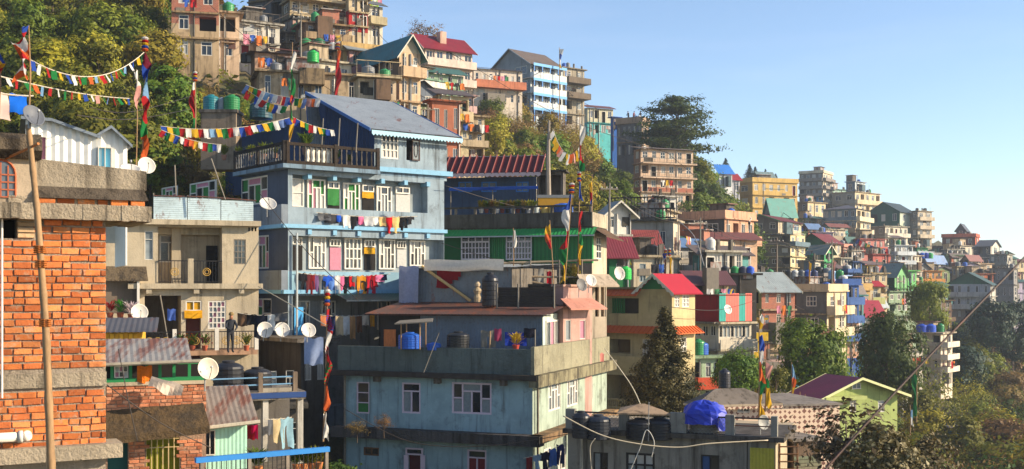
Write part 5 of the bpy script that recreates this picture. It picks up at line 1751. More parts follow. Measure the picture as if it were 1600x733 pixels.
# ------------------------------------------------------------------ F5 teal house, bottom centre
def teal_house():
    h = House('teal_house', 'faded teal house with grimy parapet terrace at the bottom centre', 537, 832, 948, 588, 760, 46.0, 75, found=6)
    teal = wall((160, 188, 194), .45, seed=2)
    tealR = wall((172, 186, 168), .5)
    fr = paint((206, 186, 196), .6, .2)
    k = dict(near=True)
    h.winpx('L', 557, 597, 577, 646, 'g1x3', fr, panes=[CURT['g'], GLASS, GLASS], **k)
    h.winpx('L', 628, 598, 657, 646, 't2', fr, panes=[CURT['m'], GLASS, GLASS], **k)
    h.winpx('L', 706, 598, 768, 647, 'tri', fr, panes=[CURT['m'], GLASS, CURT['m'], GLASS], **k)
    h.winpx('L', 568, 699, 592, 712, 'g2x1', WOOD, **k)
    q = h.rect('L', 634, 702, 661, 745)
    h.hole('L', *q, .35, paint((104, 34, 40), .8, .2), 'door')
    h.winpx('L', 634, 700, 661, 711, 'one', fr, cut=False, out=.02)
    for x in (629, 655):
        w = h.rect('L', x, 712, x + 7, 745, .2)
        o = h.part('shutter', 'L', w[0], w[1], w[2], w[3], .05, .09, fr)
    h.winpx('L', 730, 703, 760, 748, 't2', fr, panes=[CURT['r'], CURT['r'], GLASS], **k)
    for (x0, y0, x1, y1) in ((857, 597, 876, 641), (886, 592, 903, 634), (914, 590, 926, 624)):
        h.winpx('R', x0, y0, x1, y1, 'tri', panes=[CURT['m'], CURT['w']], **k)
    for (x0, x1) in ((850, 862), (872, 884), (895, 905)):
        h.winpx('R', x0, 700, x1, 735, 't2', panes=[CURT['w'], GLASS], **k)
    h.walls(tealR, teal)
    # terrace slab, dripping ledge, parapets
    mold = wall((104, 114, 110), .42, bump=1.2, fine=7, grime=(26, 26, 26))
    moldR = wall((160, 154, 128), .4, bump=1.2, fine=7)
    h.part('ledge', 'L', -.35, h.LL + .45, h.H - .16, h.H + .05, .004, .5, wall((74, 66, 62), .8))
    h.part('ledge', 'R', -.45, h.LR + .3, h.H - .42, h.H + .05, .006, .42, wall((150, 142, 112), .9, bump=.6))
    h.part('terrace_floor', 'R', 0, h.LR, h.H + .004, h.H + .05, -h.LL, .0, CONCD)
    ph = h.fs('L', 832, 546)[1] - h.H
    h.part('parapet', 'L', .004, h.LL + .2, h.H + .052, h.H + ph, -.02, .16, mold)
    h.part('parapet', 'R', -.16, h.LR, h.H + .052, h.H + ph + .1, -.02, .14, moldR)
    z2 = h.fs('L', 832, 679)[1]
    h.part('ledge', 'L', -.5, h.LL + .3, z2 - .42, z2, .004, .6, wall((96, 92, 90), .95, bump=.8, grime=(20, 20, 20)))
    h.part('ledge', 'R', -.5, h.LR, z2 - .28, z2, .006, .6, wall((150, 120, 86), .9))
    for x in (592, 686, 789):
        q_, z_ = h.fs('L', x, 588)
        h.part('beam_end', 'L', q_ - .12, q_ + .12, h.H - .40, h.H - .17, .004, .3, CONCD)
    for px in (541, 836):
        f_ = 'L' if px < 700 else 'R'
        q_ = h.fs(f_, px, 640)[0]
        MB().tube([h.pt(f_, q_, h.H - .2, .12), h.pt(f_, q_, -3, .12)], .05, 7).build('drain_pipe', wall((150, 140, 124), .6), h.root)
    return h
TH = teal_house()
for (x, y0, y1) in ((558, 690, 655), (600, 682, 645)):
    tree(P(x, y0, 45.6), .95, 'sparse', 'brown', 'dry weed growing on the teal house ledge, %s one' % ('left' if x < 580 else 'right'), 'dry weeds on the teal ledge', name='weed', cat='weed')
washline(P(818, 716, 44.6), P(884, 690, 46), .1, [('maroon', (130, 40, 44), 'cloth', .3, .6), ('pale blue', (150, 180, 210), 'shirt', .4, .6), ('navy', (28, 32, 60), 'shirt', .5, .8), ('blue printed', (60, 100, 180), 'cloth', .4, .7), ('dark blue', (24, 34, 84), 'trousers', .4, .8)], 'teal house corner line', 'washing line below the right ledge of the teal house')

# terrace shed behind the teal parapet
def terrace_shed():
    h = House('terrace_shed', 'grey corrugated terrace shed with rusty roof edge on the teal house', 592, 848, 880, 492, 560, 49.0, 75, cat='shed', found=.6)
    z1 = h.H
    q_door = h.rect('L', 806, 512, 812, 545)
    h.winpx('R', 853, 500, 876, 540, 'g4x1', panes=[CURT['m'], CURT['p'], CURT['w']], near=True, cut=False, out=.02)
    mb = MB().corr(h.pt('L', 0, -.6, 0), (0, 1, 0), (0, 0, 1), h.LL * .74, z1 + .6, .13, .02)
    mb.build('corrugated_wall', rusty((98, 112, 128), .08), h.root)
    h.part('plank_wall', 'L', h.LL * .74, h.LL, -.6, z1, -.06, -.02, wall((60, 58, 60), .6))
    h.part('end_wall', 'R', 0, h.LR, -.6, z1, -.04, 0, wall((204, 214, 198), .25))
    h.part('back_wall', 'R', 0, h.LR, -.6, z1, -h.LL, -h.LL + .05, DARK_INSIDE)
    h.part('far_wall', 'L', 0, h.LL, -.6, z1, -h.LR, -h.LR + .04, DARK_INSIDE)
    mb = MB().corr((-.7, -.5, z1 + .02), (0, 1, 0), (h.LR + 1.2, 0, .55), h.LL + .9, h.LR + 1.2, .15, .03)
    mb.build('roof', RUST, h.root)
    h.part('roof_edge', 'L', -.5, h.LL + .4, z1 - .05, z1 + .0, .62, .68, wall((96, 62, 52), .8))
    a = h.rect('L', 600, 515, 618, 545, .1)
    h.part('orange_panel', 'L', a[0], a[1], a[2], a[3], .05, .12, woodmat((204, 120, 66)))
    return h
terrace_shed()
for (x, y, dia, hh, nm, c) in ((640, 545, .95, .55, 'blue water drum under the little bamboo roof', (26, 84, 176)), (678, 547, .6, .25, 'low blue basin beside the bamboo roof', (28, 90, 180)), (716, 547, .95, .62, 'black water tank with a white cap on the teal terrace', (26, 27, 30))):
    tank(P(x, y, 47.6), dia, hh * 1.25, nm, c, cat='drum' if 'tank' not in nm else 'water tank')
cp = empty('bamboo_canopy', P(640, 546, 47.2), 0, 'small bamboo pole canopy over the blue drum', 'canopy')
for (a, b) in ((-.35, 0), (.42, 0), (-.2, .8), (.6, .8)):
    MB().tube([(a, b, 0), (a, b, 1.05 + .06 * a)], .03, 6).build('post', BAMBOO, cp)
MB().hexa([(-.6, -.2, 1.02), (.95, -.25, 1.12), (.9, 1.0, 1.22), (-.5, 1.0, 1.12)], [(-.6, -.2, 1.07), (.95, -.25, 1.16), (.9, 1.0, 1.26), (-.5, 1.0, 1.16)]).build('roof', WOODG, cp)
garment(P(763, 517, 47.4), 'trousers', .62, .7, (120, 116, 108), 'grey trousers hanging in front of the corrugated terrace shed')
garment(P(778, 514, 47.4), 'cloth', .3, .5, (150, 60, 90), 'pink striped cloth hanging behind the yellow potted plant')
garment(P(806, 519, 47.5), 'sheet', .9, .55, (30, 58, 160), 'royal blue sheet behind the yellow potted plant')
garment(P(828, 513, 47.4), 'cloth', .5, .4, (24, 26, 40), 'black cloth hanging at the right end of the terrace shed')
plant(P(806, 548, 47.0), .62, 'yellow leaved plant in a red pot on the teal parapet', cloth((190, 160, 50)), pot=(170, 60, 44), n=60, spread=.75, potr=.14)
pole(765, 546, 766, 517, 47.2, 'short bamboo stake behind the teal parapet beside the grey trousers', .03)
pole(836, 545, 836, 515, 47.2, 'short dark stake behind the teal parapet near its corner', .03, WOODG)
pole(662, 582, 686, 520, 45.4, 'thin leaning stick against the grimy teal parapet', .018, WOODG, 'stick', 'stick')

# grey corrugated loft with tarpaulin above the rusty roof
def loft():
    h = House('corrugated_loft', 'grey corrugated loft with a pale tarpaulin and a slanting beam', 640, 800, 870, 418, 500, 53.0, 75, cat='shed', found=1.5)
    MB().corr(h.pt('L', 0, -1, 0), (0, 1, 0), (0, 0, 1), h.LL, h.H + 1, .14, .02).build('corrugated_wall', rusty((112, 118, 122), .2), h.root)
    h.part('end_wall', 'R', 0, h.LR, -1, h.H, -.05, 0, CONCD)
    MB().corr((-.3, -.3, h.H + .02), (0, 1, 0), (h.LR + .6, 0, .3), h.LL + .6, h.LR + .6, .16, .02).build('roof', GALV, h.root)
    a, b = h.fs('L', 659, 416, .3), h.fs('L', 735, 470, .3)
    A, B = Vector(h.pt('L', a[0], a[1], .3)), Vector(h.pt('L', b[0], b[1], .3))
    MB().tube([A, B], .07, 6).build('slanting_beam', woodmat((200, 168, 110)), h.root)
    MB().hexa([A + Vector((.25, 0, -.02)), B + Vector((.25, 0, -.02)), B + Vector((1.2, 0, .2)), A + Vector((1.2, 0, .2))], [A + Vector((.25, 0, .03)), B + Vector((.25, 0, .03)), B + Vector((1.2, 0, .25)), A + Vector((1.2, 0, .25))]).build('stair_roof', wall((120, 108, 90), .6), h.root)
    # tarpaulin sheet and plastic strip
    p = h.fs('L', 642, 416, .35)
    t = MB().add(*wavy(1.0, 1.95, 8, 10, .07, 1.0)).build('tarpaulin', cloth((150, 158, 186)), h.root, h.pt('L', p[0] + .1, p[1], .4), (0, 0, -math.pi / 2), True)
    s0, s1 = h.fs('L', 664, 407, .3), h.fs('L', 788, 410, .3)
    vs, fs = wavy(s0[0] - s1[0], .52, 26, 4, .06, .4)
    MB().add(vs, fs).build('plastic_strip', cloth((196, 192, 184), .4), h.root, h.pt('L', (s0[0] + s1[0]) / 2, s0[1] + .02, .42), (0, 0, -math.pi / 2), True)
    c = h.fs('L', 702, 420, .15)
    vs, fs = wavy(1.2, .9, 8, 5, .06, 2.0, lambda q, t: q + t < 1.35)
    MB().add(vs, fs).build('red_cloth', cloth((140, 24, 34)), h.root, h.pt('L', c[0], c[1], .2), (0, 0, -math.pi / 2), True)
    return h
loft()
tank(P(766, 478, 51.5), .75, 1.5, 'tall black tank between the loft and the dark corrugated fence', (24, 26, 34))
def rag_figure():
    e = empty('stone_figurine', P(746, 472, 51.0), 0, 'small pale figurine standing on the rusty roof by the beam', 'figurine')
    MB().lathe([(.14, 0), (.17, .2), (.12, .34), (.19, .5), (.12, .62), (.06, .66)], 10).build('body', wall((186, 164, 130), .4), e)
    MB().lathe([(.05, .64), (.12, .72), (.13, .8), (.06, .9)], 10).build('head', wall((200, 180, 150), .3), e)
rag_figure()
fn = House('corrugated_fence', 'dark sooty corrugated fence on the rusty roof', 775, 868, 872, 449, 480, 50.5, 80, cat='fence', found=.2)
MB().corr(fn.pt('L', 0, 0, 0), (0, 0, 1), (0, 1, 0), fn.H, fn.LL, .11, .02).build('sheet', wall((52, 46, 44), .8), fn.root)
for x in (777, 810, 866):
    q = fn.fs('L', x, 450)[0]
    MB().tube([fn.pt('L', q, -.2, .05), fn.pt('L', q, fn.H + .15, .05)], .04, 6).build('post', WOODG, fn.root)

# pink house right of the sheds
def pink_house():
    h = House('pink_house', 'pink walled house with small awning between the teal terrace and the pillars', 866, 880, 925, 448, 600, 51.5, 45, found=4)
    pk = wall((206, 164, 150), .3)
    h.winpx('R', 884, 500, 892, 532, 'one', panes=[CURT['m']])
    h.winpx('R', 906, 500, 915, 530, 'one', panes=[CURT['p']])
    h.walls(pk)
    z = h.fs('R', 890, 482)[1]
    vs = [h.pt('R', -.2, z + .45, .02), h.pt('R', h.LR, z + .45, .02), h.pt('R', h.LR + .2, z, .75), h.pt('R', -.3, z, .75)]
    vs += [(x, y, q - .06) for x, y, q in vs]
    MB().add(vs, [(0, 1, 2, 3), (7, 6, 5, 4), (3, 2, 6, 7), (0, 3, 7, 4)]).build('awning', wall((214, 150, 130), .25), h.root)
    h.roof_flat(wall((200, 160, 140), .5), .1, .1)
pink_house()
# skeletal porch with columns at the right of the pink house
def porch_house():
    h = House('column_porch_house', 'cream porch tower with tall columns and laundry beside the tan house', 918, 924, 948, 444, 640, 56.0, 25, found=4)
    cr = wall((214, 196, 170), .35)
    g = (0.1, h.LR - .05, h.fs('R', 930, 495)[1], h.fs('R', 930, 446)[1])
    h.hole('R', *g, 1.0, wall((120, 100, 80), .4))
    g = (0.1, h.LR - .05, h.fs('R', 930, 578)[1], h.fs('R', 930, 532)[1])
    h.hole('R', *g, 1.0, wall((110, 96, 80), .4))
    h.walls(cr)
    for z in (446, 532):
        for t in (.12, .5, .85):
            zz = h.fs('R', 930, z)[1]
            h.part('column', 'R', h.LR * t, h.LR * t + .12, zz - 1.55, zz, -.16, -.02, cr)
    z = h.fs('R', 930, 446, .4)[1]
    vs = [h.pt('R', -.8, z + .55, .02), h.pt('R', h.LR + .1, z + .55, .02), h.pt('R', h.LR + .25, z, .8), h.pt('R', -.9, z, .8)]
    vs += [(x, y, q - .08) for x, y, q in vs]
    MB().add(vs, [(0, 1, 2, 3), (7, 6, 5, 4), (3, 2, 6, 7), (1, 5, 6, 2)]).build('hood', wall((206, 186, 160), .4), h.root)
porch_house()
washline(P(922, 548, 54), P(946, 552, 54.5), .05, [('cream', (216, 190, 150), 'cloth', .3, .7), ('pink', (206, 130, 120), 'cloth', .3, .8)], 'porch line', 'short washing line on the column porch')

# ------------------------------------------------------------------ F6 green-clad house
def green_house():
    h = House('green_clad_house', 'green plank clad house with white lattice windows under a green roof edge', 690, 925, 948, 362, 520, 62.0, 72, found=4)
    gr = paint((40, 112, 62), .6, .3)
    fr = paint((206, 196, 206), .6, .12)
    h.winpx('L', 720, 369, 765, 406, 'quad', fr, near=True)
    h.winpx('L', 790, 368, 831, 406, 'quad', fr, near=True)
    h.winpx('R', 932, 370, 940, 405, 'g2x3', near=True)
    zs = h.fs('L', 800, 412)[1]
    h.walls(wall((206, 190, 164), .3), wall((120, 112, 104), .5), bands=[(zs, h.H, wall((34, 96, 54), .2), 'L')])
    mb = MB()
    wins = [h.rect('L', 720, 369, 765, 406), h.rect('L', 790, 368, 831, 406)]
    n = 64
    for i in range(n):
        q = h.LL * (i + .5) / n * .86
        if any(w[0] - .06 < q < w[1] + .06 for w in wins): continue
        o = link('plank', unit_box(paint((40, 118, 62) if i % 2 else (34, 104, 56), .6, .3), 'plank'), h.root, h.pt('L', q - .06, zs, .03), None, (.03, .10, h.H - zs - .05))
    b = h.rect('R', 928, 366, 932, 408)
    h.part('corner_board', 'R', 0, .25, zs, h.H, .003, .03, paint((60, 150, 84), .6, .2))
    # corrugated green eave
    e0 = Vector((-.75, -.3, h.H - .18))
    MB().corr(e0, (0, 1, 0), (.8, 0, .42), h.LL + .2, .92, .2, .03).build('eave_roof', paint((44, 138, 74), .5, .25), h.root)
    h.part('gutter', 'L', -.3, h.LL, h.H - .26, h.H - .19, .70, .76, paint((150, 156, 160), .5, .2))
    vs = [(0, 0, h.H + .25), (h.LR + .1, 0, h.H + .25), (h.LR + .4, -.9, h.H - .35), (-.5, -.9, h.H - .25)]
    MB().add(vs + [(x, y, z - .06) for x, y, z in vs], [(0, 1, 2, 3), (7, 6, 5, 4), (3, 2, 6, 7)]).build('side_eave', wall((110, 84, 62), .7), h.root)
    # terrace above
    z0 = h.H + .3
    MB().box(.0, h.LR, 0, h.LL, h.H + .001, z0).build('terrace_slab', GRIMY, h.root)
    pm = wall((92, 88, 82), .9, bump=.6)
    zp = h.fs('L', 800, 334)[1]
    h.part('parapet', 'L', 0, h.LL, z0 + .002, zp, -.1, .06, pm)
    h.part('parapet', 'R', -.06, h.LR, z0 + .002, zp, -.1, .05, wall((190, 176, 152), .5))
    for i, x in enumerate((712, 742, 772, 802, 832, 862, 892, 922)):
        q = h.fs('L', x, 330)[0]
        h.part('rail_post', 'L', q - .06, q + .06, zp, zp + .32, -.1, .04, CONCD)
    h.part('rail', 'L', 0, h.LL, zp + .32, zp + .42, -.1, .05, GRIMY)
    return h
GH = green_house()
# red-roofed pavilion with a blue shop front behind the green terrace
def pavilion():
    h = House('red_awning_pavilion', 'blue fronted pavilion under a ribbed red roof with white scalloped edge', 690, 838, 846, 276, 350, 70.0, 80, found=2)
    for (x0, x1) in ((716, 738), (752, 776), (806, 826)):
        h.winpx('L', x0, 284, x1, 300, 'g2x1', paint((40, 110, 190), .5, .2), pane=GLASSB)
    h.walls(wall((206, 200, 190), .3), wall((70, 92, 124), .4))
    e = Vector((-1.5, -.5, h.H + .05))
    zt = h.fs('L', 780, 249)[1]
    up = Vector((1.9, 0, zt - h.H + .2))
    MB().corr(e, (0, 1, 0), up, h.LL + .9, up.length, .42, .035).build('roof', paint((94, 26, 28), .6, .5), h.root)
    n = int((h.LL + .9) / .42)
    mb = MB()
    for i in range(n + 1):
        a = e + Vector((-.02, (h.LL + .9) * i / n, .06))
        link('roof_rib', mb_rib(up), h.root, a)
    scallops(h, 'L', -.5, h.LL + .4, h.H + .02, paint((206, 180, 176), .6, .2), 1.5, .3, .16)
    tb = MB()
    h.fbox(tb, 'L', -.5, h.LL + .4, zt + .12, zt + .24, -.5, -.35)
    tb.build('ridge_trim', paint((196, 190, 184), .6, .3), h.root)
_rib = {}
def mb_rib(up):
    if 'r' not in _rib:
        a, b = Vector((0, 0, 0)), up
        _rib['r'] = MB().tube([a, b], .045, 4).mesh('roof_rib', paint((122, 62, 56), .6, .4))
    return _rib['r']
pavilion()
bt = empty('blue_tarpaulin_awning', P(770, 300, 66.5), 0, 'long blue tarpaulin awning over the green house terrace plants', 'awning')
MB().hexa([(-2.5, -.6, .0), (2.6, -.6, .12), (2.6, .8, .35), (-2.5, .8, .25)], [(-2.5, -.6, .16), (2.6, -.6, .28), (2.6, .8, .42), (-2.5, .8, .32)]).build('sheet', cloth((30, 70, 150)), bt)
for x in (-2.4, 0, 2.5):
    MB().tube([(x, -.5, .1), (x, -.5, -1.4)], .03, 5).build('post', WOODG, bt)
for i in range(11):
    plant(P(752 + i * 8.2, 333, 64.4), .62, 'potted terrace plant of the green house, %s from the left' % ORD[i], [LM['yellow'], LM['green'], LM['brown']][i % 3], pot=[(200, 196, 190), (120, 60, 50), (60, 60, 60)][i % 3], n=60, spread=.6, group='potted plants on the green house terrace')
for (x, c, nm) in ((838, (200, 206, 200), 'white'), (851, (206, 176, 96), 'yellow'), (862, (206, 180, 110), 'ochre')):
    tank(P(x, 333, 63.4), .38, .42, 'small %s bucket on the green house terrace' % nm, c, cat='bucket')
tank(P(880, 332, 63.4), 1.1, .5, 'wide blue tub on the green house terrace', (30, 90, 180), cat='tub')
yb = empty('yellow_sign_board', P(868, 316, 66), 0, 'ochre board with a steel frame behind the green house terrace', 'board')
MB().box(-1.0, 1.0, 0, .08, -.4, .25).build('panel', paint((206, 150, 40), .6, .3), yb)
MB().box(-1.05, 1.05, -.02, .1, .25, .42).build('frame', STEEL, yb)
# dark hut beside it
hut = House('dark_hut', 'open fronted dark hut behind the wooden mast above the green terrace', 836, 880, 884, 268, 312, 70, 80, cat='hut', found=2)
q = (0.15, hut.LL - .2, -1, hut.H - .2)
hut.hole('L', *q, 1.5, DARK_INSIDE)
hut.walls(CONCD); hut.roof_flat(GRIMY, .2, .1)
# bamboo frame, rags and weeds on the flat roof in front of the green house
bf = empty('bamboo_rack', P(800, 440, 56), 0, 'makeshift bamboo rail frame between the green house and the sooty fence', 'rack')
for (x0, z0, x1, z1) in ((-.6, .9, 4.2, 1.05), (-1.2, .35, 1.8, -.15), (-.5, .25, 4, .2)):
    MB().tube([(x0, 0, z0), (x1, .1, z1)], .05, 6).build('rail', woodmat((170, 150, 122)), bf)
for x in (-.5, .9, 2.3, 3.4):
    MB().tube([(x, 0, -.5), (x, 0, 1.05)], .045, 6).build('post', WOODG, bf)
for i, (x, cn, c, k) in enumerate([(822, 'white', (190, 186, 176), 'cloth'), (842, 'pale grey', (160, 160, 156), 'cloth'), (858, 'red', (190, 30, 50), 'cloth')]):
    garment(P(x, 420 if i < 2 else 424, 57), k, .5 if i < 2 else .25, .75, c, '%s rag hanging on the bamboo frame below the green house' % cn)
for i, x in enumerate((776, 812, 886, 898)):
    tree(P(x, 448, 56.4), 1.1, 'shrub', 'yellow' if i % 2 else 'olive', 'scruffy weed on the flat roof under the green house', 'weeds under the green house', name='weed', cat='weed', w=.55)
fl = House('flat_roof_house', 'grimy flat roofed house block below the green clad house', 765, 905, 912, 447, 520, 55, 78, found=3)
fl.walls(GRIMY); fl.roof_flat(GRIMY, .2, .1)
dish(P(907, 446, 50.0), .58, 'dark grey satellite dish on the pink house roof', (.6, -.75, .3), (110, 108, 106), mast=.5)
dish(P(922, 439, 51.5), .56, 'white satellite dish right behind the dark dish of the pink house', (.5, -.8, .35), (206, 202, 194), mast=.5)
# ------------------------------------------------------------------ F3 small brick house, lower left
def low_brick_house():
    h = House('veranda_brick_house', 'small brick house with green veranda frames under a rusty corrugated roof', None, 150, 322, 604, 733, 27.0, 20, LL=4, found=3)
    zt = h.H
    mort = wall((176, 142, 116), .35, bump=.8, fine=22)
    clay = [claymat((206, 132, 94)), claymat((196, 120, 84)), claymat((212, 146, 110))]
    z1 = h.fs('R', 240, 652)[1]
    zl = h.fs('R', 240, 690)[1]
    g = h.rect('R', 228, 684, 281, 760)
    h.hole('R', *g, .18, cloth((150, 152, 40)), 'curtain')
    d_ = h.rect('R', 168, 690, 200, 770)
    h.hole('R', *d_, .3, paint((26, 92, 88), .6, .3), 'door')
    kw = dict(bl=.225, bh=.072, gap=.014, proud=.02)
    n = brickwork(h, 'R', h.fs('R', 166, 630)[0], h.LR, z1, zt, clay, seed=21, **kw)
    q0 = h.fs('R', 201, 700)[0]
    brickwork(h, 'R', q0, h.LR - .1, h.fs('R', 240, 745)[1], zl, clay, seed=23, skip=lambda q, z: (g[0] - .03 < q < g[1] + .03 and z < g[3] + .03), **kw)
    h.walls(mort)
    # grille over the curtain
    mb = MB()
    for i in range(7):
        q = g[0] + (g[1] - g[0]) * i / 6
        h.fbox(mb, 'R', q - .012, q + .012, g[2], g[3], -.03, -.01)
    for z in (g[3] - .02, g[3] - .22):
        h.fbox(mb, 'R', g[0], g[1], z - .02, z, -.03, -.008)
    mb.build('window_grille', paint((196, 170, 120), .6, .3), h.root)
    # drain channel and moss covered concrete hood
    mb = MB()
    za, zb = h.fs('R', 240, 640, .1)[1], h.fs('R', 240, 683, .6)[1]
    qa, qb = h.fs('R', 150, 660, .6)[0], h.fs('R', 328, 660, .6)[0]
    vs = [h.pt('R', qa, za, .01), h.pt('R', qb - .1, za + .12, .01), h.pt('R', qb, zb + .2, .6), h.pt('R', qa, zb, .6)]
    vs += [(x, y, z - .16) for x, y, z in vs]
    mb.add(vs, [(0, 1, 2, 3), (7, 6, 5, 4), (3, 2, 6, 7), (1, 5, 6, 2)])
    mb.build('mossy_hood', wall((104, 84, 58), .9, bump=1.2, fine=9), h.root)
    # sill beam and green veranda
    zs = h.fs('R', 240, 596)[1]
    h.part('sill_beam', 'R', -.05, h.LR + .02, zt, zs, -.2, .05, wall((206, 186, 158), .35))
    gr = paint((36, 126, 72), .6, .3)
    zv = h.fs('R', 240, 566)[1]
    qs = [h.fs('R', x, 580)[0] for x in (163, 175, 204, 230, 250, 272, 296, 320)]
    for q in qs:
        h.part('veranda_post', 'R', q - .035, q + .035, zs, zv, -.08, .0, gr)
    h.part('veranda_rail', 'R', qs[0], qs[-1], zs, zs + .09, -.09, .012, gr)
    h.part('veranda_head', 'R', qs[0], qs[-1], zv - .06, zv + .01, -.09, .012, gr)
    h.window('R', qs[1] + .05, qs[2] - .05, zs + .1, zv - .07, 'g3x2', None, near=True, cut=False, out=-.06, panes=[CURT['p'], CURT['w'], GLASS])
    h.part('veranda_back', 'R', 0, h.LR, zs - .4, zv, -1.2, -1.1, DARK_INSIDE)
    c = h.fs('R', 226, 572, .05)
    MB().add(*wavy(.34, .40, 6, 5, .04)).build('orange_cloth', cloth((230, 120, 36)), h.root, h.pt('R', c[0], c[1], .04))
    # corrugated roof, low edge towards us
    e = Vector(h.pt('R', -.2, zv + .03, .35))
    e2 = h.fs('R', 300, 558, .35)
    up = Vector((0, 1.5, h.fs('R', 230, 529, -1.1)[1] - zv - .03))
    MB().corr(e, (1, 0, 0), up, e2[0] + .2, up.length, .14, .02).build('roof', GALVR, h.root)
    MB().tube([e + Vector((0, -.03, -.05)), e + Vector((e2[0] + .6, -.03, -.0))], .045, 7).build('gutter', wall((170, 160, 142), .5), h.root)
    return h
low_brick_house()
def yellow_hut():
    h = House('yellow_band_hut', 'small hut with a yellow fascia and dark roof behind the rusty veranda roof', None, 150, 222, 520, 560, 31.0, 15, cat='hut', LL=2, found=2)
    h.walls(wall((226, 176, 60), .25))
    e = Vector((-.3, -.35, h.H + .02))
    MB().corr(e, (1, 0, 0), (0, 1.6, .35), h.LR + .7, 1.65, .14, .02).build('roof', rusty((88, 86, 88), .3), h.root)
    mb = MB()
    for i in range(int(h.LR / .12)):
        link('fascia_board', unit_box(paint((226, 176, 50) if i % 2 else (206, 156, 40), .6, .3), 'fascia_board'), h.root, (i * .12, -.05, h.H - .34), None, (.1, .03, .3))
yellow_hut()
dish(P(323, 577, 27.0), .52, 'large white satellite dish beside the black tanks on the brick house', (.62, -.75, .25), (206, 194, 174), mast=.5)
# curled tin scrap on the sill
sc_ = MB()
vs, fs = wavy(.75, .42, 8, 4, .05, 1.0)
tag(sc_.add(vs, fs).build('bent_tin_sheet', rusty((150, 136, 120), .4), None, P(263, 594, 26.2), (R(-55), R(18), R(15))), 'bent tin sheet resting on the veranda sill', 'tin sheet')
# mint shed
def mint_shed():
    h = House('mint_shed', 'mint green corrugated shed with a rusty tin roof and white window', None, 305, 386, 664, 735, 28.5, 22, cat='shed', LL=2.2, found=2)
    w = h.rect('R', 319, 672, 336, 711)
    MB().corr(h.pt('R', 0, -1, 0), (1, 0, 0), (0, 0, 1), h.LR, h.H + 1, .1, .014).build('wall', paint((168, 214, 190), .6, .35), h.root)
    h.part('end_wall', 'R', h.LR - .03, h.LR, -1, h.H, -2.2, -.02, paint((168, 214, 190), .6, .35))
    h.window('R', *w, 'g2x1', near=True, cut=False, out=.03)
    e = Vector((-.1, -.4, h.H - .02))
    up = Vector((0, 1.8, .85))
    MB().corr(e, (1, 0, 0), up, h.LR + .35, up.length, .14, .02).build('roof', rusty((140, 128, 116), .7), h.root)
    MB().tube([e + Vector((0, -.02, -.04)), e + Vector((h.LR + .35, -.02, .08))], .05, 6).build('eave_pole', woodmat((190, 180, 158)), h.root)
mint_shed()
# platform with black tanks
def tank_platform():
    h = House('tank_platform', 'concrete tank platform on white pillars with blue pipe railing', None, 322, 476, 616, 720, 36.0, 24, cat='platform', LL=2.6, found=2)
    MB().box(-.2, h.LR, -.1, h.LL, h.H - .25, h.H).build('slab', wall((150, 140, 126), .7), h.root)
    h.part('slab_edge', 'R', -.2, h.LR + .02, h.H - .2, h.H - .02, .103, .13, paint((36, 66, 120), .6, .4))
    wp = wall((206, 200, 188), .4)
    for t in (.60, .96):
        h.part('pillar', 'R', h.LR * t - .1, h.LR * t + .08, -2, h.H - .252, -.25, .0, wp)
    h.part('back_wall', 'R', 0, h.LR, -2, h.H - .252, -2.2, -2.1, wall((110, 104, 98), .5))
    q = [h.fs('R', x, 600, .05)[0] for x in (405, 420, 462)]
    for x in (407, 461):
        qq = h.fs('R', x, 600)[0]
        h.part('rail_post', 'R', qq - .07, qq + .07, h.H, h.H + .62, -.1, .06, wall((140, 122, 104), .6))
    qa, qb = h.fs('R', 330, 600)[0], h.fs('R', 461, 600)[0]
    for k in (.22, .45):
        MB().tube([h.pt('R', qa, h.H + k, .0), h.pt('R', qb, h.H + k + .02, .0)], .025, 6).build('pipe_rail', paint((110, 150, 180), .5, .3), h.root)
    h.part('kerb', 'R', h.fs('R', 408, 610)[0], h.fs('R', 455, 610)[0], h.H, h.H + .12, -.1, .05, CONC)
tank_platform()
tank(P(357, 614, 37.3), .98, 1.05, 'black ribbed water tank on the platform, the taller left one', (32, 32, 36))
tank(P(402, 614, 37.8), .96, .85, 'black ribbed water tank on the platform, the lower right one', (36, 35, 37))
washline(P(414, 655, 36), P(456, 652, 36.8), .03, [('grey', Gy, 'towel', .18, .5), ('leopard spotted', (190, 170, 130), 'towel', .4, .75), ('pale blue', (140, 176, 190), 'trousers', .5, .95)], 'platform pillar line', 'washing line strung between the white platform pillars')
garment(P(398, 660, 34), 'towel', .2, .5, (214, 24, 84), 'magenta towel under the tin roof beside the mint shed')
garment(P(388, 660, 34), 'sheet', .4, .5, (150, 24, 34), 'dark red cloth under the tin roof beside the mint shed')
